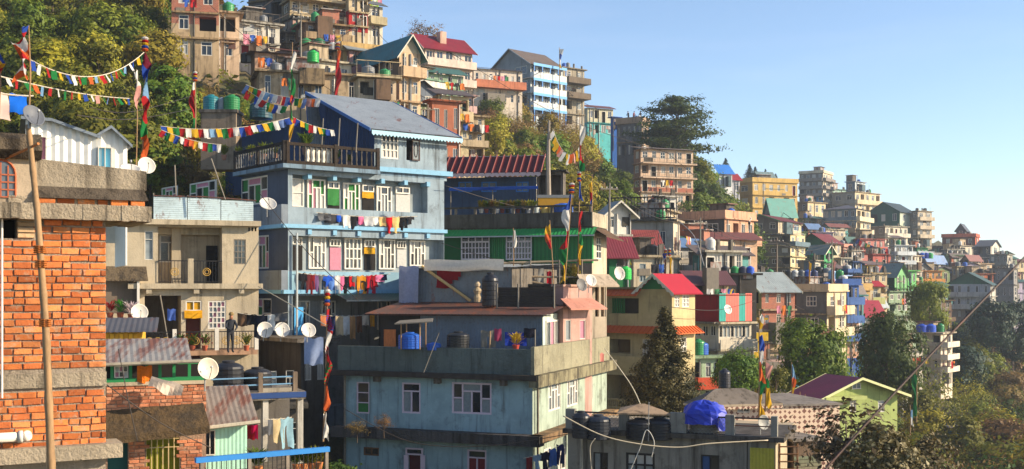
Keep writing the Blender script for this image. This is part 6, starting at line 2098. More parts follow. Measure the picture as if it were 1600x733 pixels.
# blue railed balcony at the bottom
def blue_balcony():
    h = House('blue_rail_terrace', 'terrace with a bright blue handrail and iron bars along the bottom edge', None, 312, 511, 733, 745, 26.5, 34, cat='terrace', LL=2.6, found=2)
    zt = h.fs('R', 400, 712)[1]
    zb = h.fs('R', 511, 688)[1]
    a = h.fs('R', 314, 728)[1]
    z_r = (a + zb) / 2
    s = z_r - .62
    MB().box(0, h.LR, 0, h.LL, s - .2, s).build('slab', wall((120, 104, 88), .7), h.root)
    h.part('handrail', 'R', -.1, h.LR + .05, z_r - .1, z_r + .02, -.06, .06, paint((40, 120, 190), .5, .2))
    n = int(h.LR / .11)
    rl = h.part('bottom_rail', 'R', 0, h.LR, s + .06, s + .09, -.02, .02, IRON)
    for i in range(n):
        link('bar', unit_box(IRON, 'bar'), rl, (h.LR * (i + .5) / n, -.01, s + .09), None, (.016, .016, .46))
    for t in (.0, .36, .66, .98):
        h.part('post', 'R', h.LR * t, h.LR * t + .08, s, z_r - .1, -.05, .05, wall((150, 138, 124), .5))
    MB().tube([(0, 2.4, s), (.0, 2.4, s + .01)], .01, 4)
    return h
BBAL = blue_balcony()
for i, x in enumerate((402, 462, 474, 486, 497)):
    q = BBAL.fs('R', x, 715, -.3)
    lp = h_world(BBAL, BBAL.pt('R', q[0], BBAL.fs('R', 450, 700)[1] - .62, -.25))
    plant(lp, .45 if i else .55, ['lush green plant at the blue handrail beside the mint shed', 'potted plant behind the blue terrace bars, left of four', 'potted plant behind the blue terrace bars, second of four', 'potted plant behind the blue terrace bars, third of four', 'potted plant behind the blue terrace bars, right of four'][i], LM['green' if i < 3 else 'yellow'], pot=(190, 120, 70), n=60, spread=.7)
# dark block added for the shadowed void behind the lower left jumble
rb = House('dark_undercroft_house', 'dark grimy undercroft house added for the shadowed void below the gold railing balcony', 300, 345, 470, 640, 740, 46.5, 12, found=4)
rb.auto('R', 2, 4, 't2', fh=2.0, z0=.4, panes=[GLASS, CURT['m']])
rb.walls(wall((104, 96, 86), .8)); rb.roof_flat(GRIMY, .3)

# ------------------------------------------------------------------ F9 concrete terrace house, lower right
def terrace_house():
    h = House('concrete_terrace_house', 'grey concrete house with a railed roof terrace of tanks at the lower right', 887, 1212, 1242, 690, 800, 38.0, 82, found=4)
    con = wall((150, 146, 136), .55)
    k = dict(near=True)
    h.winpx('L', 927, 707, 950, 745, 'g2x1', IRON, panes=[CURT['m'], GLASS], **k)
    h.winpx('L', 978, 708, 1023, 745, 'g3x2', IRON, panes=[CURT['m'], CURT['w']], **k)
    h.winpx('L', 1095, 711, 1124, 745, 'g2x1', IRON, panes=[CURT['b'], GLASS], **k)
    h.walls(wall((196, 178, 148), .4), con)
    h.part('roof_slab', 'L', -.3, h.LL + .1, h.H, h.H + .16, -3.5, .28, wall((96, 90, 84), .85))
    zp = h.H + .16
    ph = h.fs('L', 1057, 645)[1] - zp
    for (x, w) in ((892, 14), (975, 14), (1060, 26), (1141, 14), (1210, 10)):
        a, b = h.fs('L', x + w / 2, 660)[0], h.fs('L', x - w / 2, 660)[0]
        h.part('parapet_pillar', 'L', a, b, zp, zp + ph, -.15, .1, con)
    rl = h.part('top_rail', 'L', 0, h.LL, zp + ph - .12, zp + ph - .07, -.03, .02, IRON)
    for z in (.3, .55):
        h.part('mid_rail', 'L', .1, h.fs('L', 1135, 660)[0], zp + z, zp + z + .035, -.03, .01, rusty((110, 70, 50), .6))
    # chain-link panels
    mb = MB()
    for (xa, xb) in ((900, 968), (982, 1047), (1073, 1134)):
        a, b = h.fs('L', xb, 660)[0], h.fs('L', xa, 660)[0]
        n = int((b - a) / .13)
        hh = ph - .12
        for i in range(-int(hh / .13), n):
            for sgn in (1, -1):
                p0 = a + i * .13
                p1 = p0 + hh
                t0, t1 = max(0, (a - p0) / hh), min(1, (b - p0) / hh)
                if t1 > t0:
                    za, zb = (t0, t1) if sgn > 0 else (1 - t0, 1 - t1)
                    mb.tube([h.pt('L', p0 + t0 * hh, zp + za * hh, .0), h.pt('L', p0 + t1 * hh, zp + zb * hh, .0)], .006, 3, False)
    o = mb.build('chain_link', STEEL, h.root)
    o['kind'] = 'stuff'
    # ribbed yellow-green sheet hanging at the corner
    a = h.rect('L', 1172, 700, 1210, 760, .1)
    MB().corr(h.pt('L', a[0], a[2], .12), (0, 1, 0), (0, 0, 1), a[1] - a[0], a[3] - a[2], .11, .025).build('ribbed_sheet', paint((168, 160, 56), .6, .4), h.root)
    for x in (1165, 1172):
        q = h.fs('L', x, 700)[0]
        h.part('pipe', 'L', q - .05, q + .05, -1, h.H - .02, .004, .1, con)
    q0 = h.fs('L', 910, 700)[0]
    MB().tube([h.pt('L', q0, h.H, .12), h.pt('L', q0, -1, .12)], .06, 8).build('drain_pipe', wall((190, 186, 172), .4), h.root)
    return h
TRH = terrace_house()
for (x, y, dia, hh, lb, c) in ((908, 688, .62, 1.15, 'dark water tank at the left end of the railed terrace', (30, 32, 38)), (935, 690, .85, 1.05, 'black water tank with grey lid behind the left chain-link panel', (36, 40, 48)), (1000, 690, .95, .9, 'low black water tank behind the middle chain-link panel', (26, 28, 34)), (1030, 690, .95, .95, 'wide dark water tank right of the low one', (28, 32, 40)), (1100, 690, 1.0, 1.0, 'metallic ribbed tank under the blue tarpaulin', (126, 120, 110))):
    tank(P(x, y - 4, 39.4), dia, hh * .8, lb, c)
def blue_tarp():
    e = empty('blue_tarpaulin', P(1100, 645, 39.2), 0, 'bright blue crumpled tarpaulin over a tank on the railed terrace', 'tarpaulin')
    rd = random.Random(5)
    vs, fs = [], []
    n, m = 22, 9
    for j in range(m + 1):
        for i in range(n):
            th = 2 * math.pi * i / n
            t = j / m
            r = .66 * math.sin(min(1, t * 1.35) * math.pi / 2) + .02
            r *= 1 + .10 * math.sin(5 * th + t * 3) + rd.uniform(-.05, .05)
            z = .42 - .75 * t ** 1.6 + rd.uniform(-.04, .04) - (.22 if math.cos(th - .3) > .4 and t > .8 else 0)
            vs.append((r * 1.05 * math.cos(th), r * math.sin(th), z))
    for j in range(m):
        for i in range(n):
            fs.append((j * n + i, j * n + (i + 1) % n, (j + 1) * n + (i + 1) % n, (j + 1) * n + i))
    MB().add(vs, fs).build('sheet', paint((22, 46, 164), .5, .35, .4), e)
blue_tarp()
dish(P(1191, 660, 38.5), .5, 'grey satellite dish at the right end of the railed terrace', (.5, -.85, .1), (150, 150, 146), mast=.5)
pole(1013, 690, 1014, 628, 39.0, 'thin steel upright on the railed terrace between the tanks', .015, STEEL)
tag(MB().hexa([(-.95, -.5, 0), (.95, -.5, -.05), (.8, .8, .0), (-.7, .8, .1)], [(-.95, -.5, .05), (.95, -.5, 0), (.1, .3, .28), (-.1, .3, .28)]).build('tin_cover', wall((176, 150, 122), .5), None, P(1005, 645, 39.6)), 'tan sheet lying over the tanks of the railed terrace', 'cover sheet')
def cable(pts, r, mat, label, cat='cable', name='cable', sub=8):
    P0 = [Vector(p) for p in pts]
    out = []
    for i in range(len(P0) - 1):
        a, b = P0[i], P0[i + 1]
        pa, pb = P0[max(0, i - 1)], P0[min(len(P0) - 1, i + 2)]
        for k in range(sub):
            t = k / sub
            out.append(0.5 * ((2 * a) + (b - pa) * t + (2 * pa - 5 * a + 4 * b - pb) * t * t + (-pa + 3 * a - 3 * b + pb) * t ** 3))
    out.append(P0[-1])
    o = out[0].copy()
    return tag(MB().tube([p - o for p in out], r, 6).build(name, mat, None, o, smooth=True), label, cat)
cable([P(880, 650, 37), P(940, 680, 36.8), P(1000, 694, 36.8), P(1060, 699, 36.9), P(1110, 693, 37), P(1200, 688, 37.4)], .02, paint((190, 176, 150), .7, .2), 'pale rope slung along the front of the railed terrace')
cable([P(925, 740, 37), P(922, 700, 37), P(930, 685, 37)], .016, paint((170, 160, 140), .7, .2), 'pale hose hanging down the concrete terrace house, left')
cable([P(985, 735, 37), P(1000, 700, 36.9), P(1010, 672, 36.9), P(1022, 690, 36.9), P(1018, 715, 36.9)], .016, paint((190, 186, 176), .7, .2), 'looped white hose in front of the low black tank')
# wooden debris beside it
lad = empty('wooden_ladder', P(1232, 745, 38.5), 0, 'ladder like timber rack at the right of the concrete terrace house', 'ladder')
for x in (-.3, .3):
    MB().tube([(x, 0, -.3), (x + .02, .1, 1.1)], .035, 6).build('rail', WOOD, lad)
for i in range(5):
    MB().tube([(-.3, .02, i * .25), (.32, .02, i * .25)], .025, 5).build('rung', WOOD, lad)
sd_h = House('side_hut', 'brown plank hut in the corner right of the railed terrace', 1236, 1240, 1282, 690, 770, 41, 20, cat='hut', found=3)
for i in range(10):
    link('plank', unit_box(woodmat((150 - i * 4, 120, 96)), 'plank'), sd_h.root, (.0, -.03, i * .13), None, (sd_h.LR, .03, .11))
sd_h.walls(wall((120, 100, 82), .6)); sd_h.roof_flat(wall((150, 140, 130), .6), .15, .1)

# ------------------------------------------------------------------ F10 mosaic-clad house
def mosaic_house():
    h = House('mosaic_house', 'low house clad in brown and cream patterned tile with a grey hipped roof', 1080, 1092, 1205, 632, 720, 47.0, 14, found=3)
    pm = patmat((120, 78, 64), (212, 186, 160), 4.2, 'tile')
    h.winpx('R', 1152, 628, 1172, 645, 'g2x1', near=True, panes=[CURT['w'], GLASS])
    h.walls(pm)
    o, rise = .35, h.fs('R', 1140, 603, -1.5)[1] - h.H
    x, y, z = h.LR, min(h.LL, 3.4), h.H
    vs = [(-o, -o, z), (x + o, -o, z), (x + o, y, z), (-o, y, z), (x * .28, y * .5, z + rise), (x * .68, y * .5, z + rise)]
    MB().add(vs, [(0, 1, 5, 4), (1, 2, 5), (2, 3, 4, 5), (3, 0, 4)]).build('roof', wall((128, 118, 108), .5), h.root)
    MB().add([(a, b, c - .09) for a, b, c in vs[:4]] + vs[:4], [(0, 1, 5, 4), (1, 2, 6, 5), (0, 3, 7, 4)]).build('eave', wall((196, 176, 150), .3), h.root)
    scallops(h, 'R', -o, x + o, z - .12, pm, o - .01, .14, .1)
mosaic_house()
tank(P(1132, 606, 49.0), .5, .82, 'dark ribbed tank on the mosaic house roof', (44, 44, 50))
m2 = House('mosaic_annex', 'patterned tile annex with scrap on top beside the yellow banner', 1192, 1196, 1312, 636, 720, 52, 14, cat='annex', found=3)
m2.walls(patmat((120, 78, 64), (212, 186, 160), 4.2, 'tile')); m2.roof_flat(wall((150, 140, 130), .5), .1, .1)

# ------------------------------------------------------------------ F7 tan house with red gable
def tan_house():
    h = House('tan_house', 'tan house with orange awnings and a red gabled roof with white scalloped trim', 930, 1050, 1086, 452, 660, 74.0, 50, found=4)
    tan = wall((208, 188, 140), .2)
    h.winpx('R', 1054, 462, 1062, 480, 'g2x3', near=True, panes=[CURT['w']])
    h.winpx('R', 1066, 460, 1077, 480, 'g2x3', near=True, panes=[CURT['w']])
    h.winpx('R', 1063, 527, 1073, 550, 'g2x3', near=True, panes=[CURT['w'], GLASS])
    g = h.rect('L', 950, 466, 998, 490)
    h.hole('L', *g, 1.0, wall((90, 80, 60), .3))
    gr = h.rect('L', 955, 464, 976, 488, -.5)
    for i in range(7):
        link('shutter_slat', unit_box(paint((40, 120, 60), .6, .2), 'shutter_slat'), h.root, h.pt('L', gr[0] + (gr[1] - gr[0]) * i / 6, g[2], -.5), None, (.05, .12, g[3] - g[2]))
    g = h.rect('L', 950, 530, 985, 552)
    h.hole('L', *g, 1.2, wall((150, 126, 80), .3))
    g2 = h.rect('L', 950, 585, 1010, 640)
    h.hole('L', *g2, 1.5, wall((160, 140, 92), .3))
    h.winpx('L', 1004, 530, 1016, 556, 'g2x3', near=True, panes=[CURT['w'], GLASS])
    h.walls(tan, tan)
    org = paint((206, 96, 40), .5, .2)
    for (y, fc, q0, q1) in ((462, 'L', h.fs('L', 1002, 460)[0], h.LL), (521, 'L', -.2, h.LL), (521, 'R', -.3, h.LR + .2)):
        z = h.fs('L', 1048, y)[1]
        vs = [h.pt(fc, q0, z + .42, .01), h.pt(fc, q1, z + .42, .01), h.pt(fc, q1, z, .6), h.pt(fc, q0, z, .6)]
        MB().add(vs + [(a, b, c - .05) for a, b, c in vs], [(0, 1, 2, 3), (7, 6, 5, 4), (3, 2, 6, 7), (0, 3, 7, 4), (1, 5, 6, 2)]).build('awning', org, h.root)
        n = int((q1 - q0) / .35)
        for i in range(n):
            q = q0 + (q1 - q0) * (i + .5) / n
            a, b = Vector(h.pt(fc, q, z + .44, .02)), Vector(h.pt(fc, q, z + .02, .61))
            MB().tube([a, b], .03, 4).build('awning_rib', paint((190, 80, 34), .5, .2), h.root)
    z = h.fs('L', 1000, 580)[1]
    h.balcony('L', 1.2, h.LL, z, .8, 1.0, tan)
    z = h.fs('L', 1000, 640)[1]
    h.balcony('L', 1.2, h.LL, z, .8, .7, tan, 'bal', tan)
    h.part('ledge', 'L', 0, h.LL, h.fs('L', 1000, 579)[1] - .3, h.fs('L', 1000, 579)[1] - .14, .004, .85, wall((220, 200, 150), .2))
    pk = h.fs('L', 1030, 428)
    # gable over the right part only
    lw_ = h.fs('L', 1000, 450)[0]
    rise = pk[1] - h.H
    keep = h.LL
    h.LL = lw_
    red = paint((168, 34, 46), .5, .35)
    h.roof_gable(red, 'L', rise, .4, paint((36, 116, 66), .6, .2), None, True, None, .5)
    for (qa, qb, za, zb) in ((-.4, lw_ * .5, h.H - .4 * rise / (lw_ * .5), h.H + rise), (lw_ * .5, lw_ + .4, h.H + rise, h.H - .4 * rise / (lw_ * .5))):
        scallops(h, 'L', qa, qb, za - .05, WHITEP, .46, .28, .2, None, zb - .05)
    h.LL = keep
    h.part('roof_slab', 'L', lw_ + .2, h.LL, h.H, h.H + .14, -3, .2, wall((150, 134, 96), .4))
tan_house()
dish(P(966, 428, 72), .85, 'white satellite dish beside the bright green tank above the orange awning', (.55, -.8, .2), (196, 190, 184), mast=.6)
tank(P(977, 437, 73.5), .8, .85, 'bright green water tank behind the dish above the orange awning', (40, 180, 70))

# ------------------------------------------------------------------ F8 house with red and teal striped sheets
def striped_house():
    h = House('striped_sheet_house', 'white windowed house with red and teal striped metal sheets on top', 1080, 1123, 1174, 462, 610, 86.0, 32, found=4)
    z1 = h.fs('R', 1140, 503)[1]
    for i in range(8):
        x0 = 1124 + i * 6
        h.winpx('R', x0, 509, x0 + 5, 527, 'one', pane=CURT['m'] if i % 3 else GLASS)
    for x in (1086, 1098, 1110):
        h.winpx('L', x, 509, x + 8, 525, 'g2x1', panes=[GLASS])
    for x in (1128, 1145, 1158):
        h.winpx('R', x, 553, x + 9, 585, 't2', panes=[GLASS] if x != 1145 else [CURT['r']])
    for x in (1086, 1104):
        h.winpx('L', x, 553, x + 9, 580, 't2', panes=[CURT['m']])
    cr = wall((218, 206, 184), .3)
    h.walls(cr, None, bands=[(z1, h.H, wall((170, 40, 44), .2))])
    cols_ = [(36, 150, 138), (226, 104, 90), (226, 104, 90), (36, 150, 138), (226, 104, 90)]
    for i, c in enumerate(cols_):
        a, b = h.LR * i / 5, h.LR * (i + 1) / 5
        MB().corr(h.pt('R', a, z1 + .05, .06), (1, 0, 0), (0, 0, 1), b - a, h.H - z1 + .12 - .05 * (i % 2), .16, .025).build('striped_sheet', paint(c, .55, .25), h.root)
    for z in (503, 545):
        zz = h.fs('R', 1140, z)[1]
        h.part('ledge', 'R', -.2, h.LR + .2, zz - .15, zz, .004, .45, wall((206, 190, 160), .5))
        h.part('ledge', 'L', 0, h.LL, zz - .15, zz, .004, .45, wall((150, 140, 124), .5))
    zz = h.fs('R', 1140, 545)[1]
    h.part('parapet', 'R', -.2, h.LR + .2, zz, zz + .7, .36, .45, cr)
    h.roof_flat(wall((120, 60, 50), .5), .1, .08)
striped_house()
dish(P(1136, 484, 83.5), .7, 'small white satellite dish on the teal and red striped sheets', (.5, -.8, .3), (226, 222, 214), mast=.5)

# ------------------------------------------------------------------ F11 lime gabled house
def lime_house():
    h = House('lime_house', 'lime green gabled house with magenta roof near the pale leaved tree', 1246, 1284, 1402, 618, 690, 72.0, 22, found=4)
    for x in (1290, 1328, 1372):
        h.winpx('R', x, 626, x + 10, 644, 't2', panes=[CURT['w'], GLASS])
    lime = wall((176, 190, 116), .3)
    h.walls(lime, wall((150, 158, 60), .15))
    pk = h.fs('R', 1338, 590)
    h.roof_gable(rusty((116, 30, 62), .08), 'R', pk[1] - h.H, .6, lime, paint((206, 206, 150), .6, .2), True, None, pk[0] / h.LR)
    w = h.rect('R', 1330, 598, 1344, 608)
    h.window('R', *w, 'g2x1', cut=False, out=.05, pane=CURT['m'])
    z = h.fs('R', 1300, 622)[1]
    h.part('porch_roof', 'R', -.2, h.LR * .5, z - .1, z + .12, .004, .7, wall((196, 206, 130), .2))
lime_house()
# ================================================================== houses up and along the hillside
TAN = (196, 176, 146); PINKC = (216, 186, 164); CREAM = (220, 208, 184); GREYC = (150, 146, 140); WHT = (222, 218, 208); DGREY = (104, 102, 100)
def gen(name, label, pxL, pxC, pxR, top, bot, d, a, cR=TAN, cL=None, nf=2, nR=3, nL=2, roof='flat', rc=None, stain=.4, style='t2', frame=None, panes=None,
        balR=(), balL=(), balc=None, bstyle='solid', ledge=True, bands=None, rise=1.5, tanks=0, hood=False, peak=.5, wr=.5, hr=.5, out=.9, cat='house', gcol=None, stubs=True, door=.1, trim=None, railc=None, found=6.0):
    h = House(name, label, pxL, pxC, pxR, top, bot, d, a, cat, found=found)
    mR = wall(cR, stain) if not hasattr(cR, 'name') else cR
    mL = (wall(cL, stain) if not hasattr(cL, 'name') else cL) if cL is not None else mR  # darker cL values paint shade onto the face turned from the sun
    rnd = random.Random(int(pxC * 3 + top))
    lm = wall(tuple(max(0, v - 26) for v in (cR if not hasattr(cR, 'name') else TAN)), .6) if ledge else None
    h.auto('R', nf, nR, style, frame, panes, ledges=lm, rnd=rnd, wr=wr, hr=hr, door=door, hood=lm if hood else None)
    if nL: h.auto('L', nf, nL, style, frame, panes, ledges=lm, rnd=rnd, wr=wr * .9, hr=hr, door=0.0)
    fh = h.H / nf
    bd = [(z0 * fh, z1 * fh, brickmat() if c == 'brick' else wall(c, stain)) + tuple(r) for (z0, z1, c, *r) in (bands or [])]
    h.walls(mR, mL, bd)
    bm = wall(balc, .35) if balc else mR
    for f in balR: h.balcony('R', -.1, h.LR + .1, f * fh + .04, out, fh * .34, bm, bstyle, railc, None, .35)
    for f in balL: h.balcony('L', 0, h.LL, f * fh + .04, out, fh * .34, wall(balc, .35) if balc else mL, bstyle, railc, None, .35)
    rm = rc if hasattr(rc, 'name') else (rusty(rc, .15) if rc else None)
    if roof == 'flat':
        h.roof_flat(wall(tuple(max(0, v - 30) for v in (cR if not hasattr(cR, 'name') else TAN)), .7), .4)
        if stubs:
            for k in range(rnd.randrange(2, 5)):
                q = h.LR * rnd.random()
                t = h.LL * rnd.random() * .5
                MB().box(q - .12, q + .12, t - .12, t + .12, h.H + .18, h.H + .18 + rnd.uniform(.4, 1.0)).build('roof_stub', CONCD, h.root)
    elif roof == 'para':
        h.roof_flat(mR, .3, .14)
        h.parapet(fh * .3, .14, mR, h.H + .14, .2)
    elif roof == 'gableR': h.roof_gable(rm, 'R', rise, .5, wall(gcol, .3) if gcol else mR, trim, True, None, peak)
    elif roof == 'gableL': h.roof_gable(rm, 'L', rise, .5, wall(gcol, .3) if gcol else mL, trim, True, None, peak)
    elif roof == 'shedR': h.roof_shed(rm, rise, .5, 'R')
    elif roof == 'shedL': h.roof_shed(rm, rise, .5, 'L')
    elif roof == 'hip':
        o, x, y, z = .5, h.LR, h.LL, h.H
        vs = [(-o, -o, z), (x + o, -o, z), (x + o, y + o, z), (-o, y + o, z), (x * .35, y * .4, z + rise), (x * .65, y * .6, z + rise)]
        MB().add(vs, [(0, 1, 5, 4), (1, 2, 5), (2, 3, 4, 5), (3, 0, 4)]).build('roof', rm, h.root)
    rx = random.Random(int(pxR * 5 + bot))
    for k in range(rx.randrange(1, 4)):          # tin and board patches
        q, z = h.LR * rx.uniform(.05, .8), h.H * rx.uniform(.05, .8)
        w_ = min(rx.uniform(.5, 1.4), h.LR * .3)
        h.part('wall_patch', 'R', q, q + w_, z, z + rx.uniform(.4, 1.0), .004, .05, rx.choice([GALVR, RUST, WOODG, CONCD, GRIMY, GALV]))
    if rx.random() < .5 and h.LR > 3 and roof in ('flat', 'para'):      # half built room on the roof
        q = h.LR * rx.uniform(.1, .5)
        rw, rh = h.LR * rx.uniform(.25, .45), rx.uniform(1.4, 2.1)
        MB().box(q, q + rw, 1.2, 3.2, h.H + .19, h.H + rh).build('roof_room', rx.choice([BRK, CONCD, GALVR, wall(TAN, .6)]), h.root)
        MB().box(q - .2, q + rw + .2, .9, 3.4, h.H + rh + .004, h.H + rh + .1).build('roof_room_cover', rx.choice([RUST, GALVR, GRIMY]), h.root)
    if rx.random() < .45 and h.LR > 3:              # boarded lean-to bay
        q, z = h.LR * rx.uniform(.05, .55), h.H * rx.choice([0, .33, .5])
        bw, bh_ = h.LR * rx.uniform(.2, .4), rx.uniform(1.6, 2.2)
        h.part('boarded_bay', 'R', q, q + bw, z, z + bh_, .006, rx.uniform(.7, 1.2), rx.choice([WOODG, GALVR, wall((120, 96, 76), .6), wall((96, 116, 120), .5)]))
    ALL.append((h, roof))
    return h

ALL = []
BRK = brickmat()
H = {}
# ---- upper left, under the ridge
H['u1'] = gen('brick_and_plaster_house', 'brick topped house at the very top left beside the thicket', 262, 268, 342, -22, 98, 100, 14, (206, 178, 140), None, 3, 2, 0, bands=[(1.55, 3, 'brick')], stain=.5, wr=.42, hr=.55)
H['u2'] = gen('narrow_plaster_house', 'narrow pinkish plaster house with hooded windows right of the brick topped one', 335, 338, 374, 20, 100, 106, 18, (214, 188, 160), None, 2, 1, 0, stain=.45, wr=.35, hood=True)
H['u3'] = gen('long_pale_house', 'long pale grey house with white grid windows and a railed roof near the top left', 366, 372, 437, 34, 92, 110, 30, (206, 200, 186), (190, 170, 144), 2, 3, 1, style='g3x2', hood=True, stain=.35, wr=.42, bands=[(0, .8, (214, 192, 164))])
H['u3'].balcony('R', 0, H['u3'].LR, H['u3'].H + .2, .2, .9, CONCD, 'bars', CONCD, None, .6)
H['u4'] = gen('dark_grey_house', 'shaded dark grey house at the top edge above the long pale house', 388, 452, 470, -40, 30, 124, 62, (176, 156, 124), (112, 112, 112), 2, 1, 2, stain=.4)
H['u5'] = gen('gallery_house', 'tan gallery house on stilts jutting out at the top of the slope', 440, 453, 548, -28, 26, 119, 30, (206, 184, 144), (150, 132, 104), 2, 6, 1, balR=(0, 1), stain=.55, bstyle='bars', railc=WOODG, wr=.55, hr=.55, out=1.4)
for k in range(5):
    q = H['u5'].LR * (k + .3) / 5
    H['u5'].part('stilt', 'R', q, q + .3, -4.6, -.02, 1.0, 1.3, CONC)
H['u5b'] = gen('brick_undercroft_house', 'rough brick house with shaded arches under the gallery house', 462, 476, 545, 36, 84, 113, 26, (176, 150, 116), (110, 98, 84), 2, 4, 1, stain=.7, bands=[(1.2, 2, (150, 120, 92))], balR=(1,), wr=.5)
H['u5c'] = gen('red_sheet_house', 'tan house with a bright red metal storey below the ridge', 540, 545, 575, -4, 62, 120, 28, (206, 186, 150), None, 3, 2, 0, bands=[(.6, 2.1, (176, 44, 40))], stain=.3, wr=.3, style='g2x2')
H['u5d'] = gen('ridge_end_house', 'grey and white sheeted house at the end of the top ridge against the sky', 568, 575, 598, 8, 66, 124, 34, (214, 206, 186), (120, 112, 98), 2, 1, 0, roof='shedR', rc=(110, 112, 110), rise=.9, stain=.4, balR=(1,), balc=(190, 176, 140))
H['u0'] = gen('green_top_house', 'small lime topped house peeking over the top ridge', 548, 552, 592, -16, 14, 132, 34, (150, 196, 80), (120, 160, 60), 1, 3, 0, stain=.2, wr=.5)
H['u6'] = gen('teal_roof_house', 'tall narrow tan house with a long teal metal roof and plank loft', 537, 624, 657, 80, 196, 101, 36, (216, 184, 148), (138, 120, 102), 3, 2, 3, 'gableR', (24, 106, 112), rise=1.5, stain=.5, bands=[(2.0, 3, (112, 100, 88), 'L'), (0, 2, (176, 140, 114), 'L')], trim=paint((190, 186, 170), .6, .3), gcol=(206, 190, 160), balR=(2,), wr=.45)
H['u9'] = gen('low_wide_house', 'low wide tan house with stained balcony wall and open terrace below the pale house', 398, 405, 562, 112, 172, 94, 17, (196, 172, 138), None, 1, 6, 0, stain=.6, style='t2', wr=.4, hr=.6)
h9 = H['u9']
z_ = h9.fs('R', 500, 135)[1]
h9.part('stained_balcony_wall', 'R', h9.fs('R', 466, 110)[0], h9.fs('R', 505, 110)[0], z_, z_ + 1.3, .004, 1.0, wall((150, 128, 98), .8))
H['u9s'] = gen('roof_shed', 'small flat roofed shed with a pinkish end wall on the low wide house', 392, 398, 462, 82, 112, 97, 22, (206, 168, 140), (120, 96, 76), 1, 2, 0, 'shedR', (120, 96, 80), rise=.2, stain=.5, cat='shed', wr=.45)
H['u8'] = gen('railed_balcony_house', 'tan house with a mesh railed roof balcony left of the tall narrow house', 553, 560, 619, 122, 190, 92, 20, (212, 190, 160), None, 2, 3, 0, stain=.4, stubs=False, wr=.45, bands=[(0, .7, (196, 160, 130))])
H['u8'].balcony('R', -.3, H['u8'].LR + .3, H['u8'].H + .2, .7, 1.15, wall((206, 186, 150), .4), 'bars', wall((206, 186, 150), .4), None, .8)
H['u7'] = gen('back_row_house', 'shaded grey block wall behind the green tank near the top', 436, 446, 492, 52, 100, 116, 40, (150, 140, 124), (116, 112, 106), 1, 2, 1, stain=.5)
tank(P(489, 98, 93.6), .95, 1.0, 'bright green water tank on the low wide house roof', (36, 158, 70))
for i, (x, c, nm) in enumerate([(478, (40, 130, 70), 'green'), (498, (34, 96, 60), 'dark green')]):
    tank(P(x, 80, 108), 1.2, 1.2, '%s water tank in the shade under the brick arches' % nm, c)
for i, (x, nm, c) in enumerate([(383, 'black', (34, 34, 36)), (392, 'grey', (110, 110, 106)), (402, 'blue', (70, 120, 190))]):
    tank(P(x, 98, 99), .8, .9, 'small %s barrel in front of the long pale house' % nm, c, cat='barrel')

# ---- second row to the right
H['u10'] = gen('red_roof_house', 'tall pale pink house with a red metal roof and a glazed upper gallery', 630, 664, 738, 72, 158, 140, 34, (226, 200, 182), (186, 164, 140), 3, 5, 1, 'gableL', (128, 26, 40), rise=2.0, stain=.25, balR=(1, 2), balc=(228, 206, 190), style='g2x1', wr=.75, hr=.5, trim=paint((206, 190, 180), .6, .2))
hh = H['u10']
MB().box(hh.LR * .42, hh.LR * .42 + .9, 1.2, 2.1, hh.H, hh.H + 2.4).build('chimney', wall((214, 176, 156), .3), hh.root)
H['u11'] = gen('green_sheet_house', 'long bright green sheet metal house under the red roofed one', 652, 658, 738, 144, 172, 132, 20, (84, 160, 96), (50, 110, 66), 1, 4, 0, 'shedR', (190, 184, 170), rise=.5, stain=.25, ledge=False, wr=.3, hr=.45)
H['u11b'] = gen('pink_porch_house', 'small pink porch house at the right end of the green sheet house', 714, 718, 740, 150, 176, 131, 22, (222, 184, 176), None, 1, 2, 0, stain=.2, balR=(0,), wr=.5)
H['u12'] = gen('triple_balcony_house', 'weathered tan house with three stacked balconies below the green sheet house', 684, 698, 757, 180, 250, 116, 26, (196, 176, 144), (176, 196, 140), 3, 4, 1, balR=(1, 2), stain=.55, wr=.5, door=.25)
H['u12b'] = gen('pale_green_house', 'pale green side house wedged left of the triple balconies', 648, 655, 692, 184, 250, 112, 30, (176, 206, 150), (80, 120, 84), 3, 2, 1, 'shedR', (150, 140, 120), rise=.7, stain=.3, wr=.4, hr=.45)
H['u13'] = gen('orange_balcony_house', 'long house with an orange balcony band over a white lower wall on a cliff', 733, 740, 816, 106, 166, 166, 24, (222, 208, 190), (196, 170, 146), 2, 7, 1, 'shedR', (110, 84, 70), rise=.6, balR=(1,), balc=(206, 128, 96), stain=.3, style='g1x2', wr=.4, hr=.4, out=1.3)
H['u14'] = gen('blue_gallery_house', 'tall house with four pale blue and white galleries and a brown gable roof', 768, 829, 879, 98, 190, 190, 42, (212, 224, 226), (142, 148, 152), 4, 5, 2, 'gableL', (110, 96, 84), rise=3.0, stain=.15, balR=(1, 2, 3), balc=(222, 228, 228), style='g2x1', wr=.72, hr=.5, trim=paint((150, 160, 165), .6, .2))
hb = H['u14']
for f in (0, 1, 2, 3):
    hb.part('blue_band', 'R', -.15, hb.LR + .15, (f + 1) * hb.H / 4 - .55, (f + 1) * hb.H / 4 - .1, .905, .94, paint((96, 158, 206), .6, .15))
    for k in range(5):
        q = hb.LR * k / 4 * .98
        hb.part('gallery_post', 'R', q, q + .16, f * hb.H / 4 + 1.0 if f else 0, (f + 1) * hb.H / 4 - .1, .78, .9, paint((70, 130, 196), .6, .2))
H['u15'] = gen('slab_tower', 'unfinished concrete tower with stepped projecting slabs right of the blue galleries', 872, 880, 913, 106, 200, 204, 36, (176, 164, 142), (140, 132, 118), 4, 2, 1, stain=.6, balR=(2, 3), balc=(120, 106, 90), wr=.4, out=1.8)
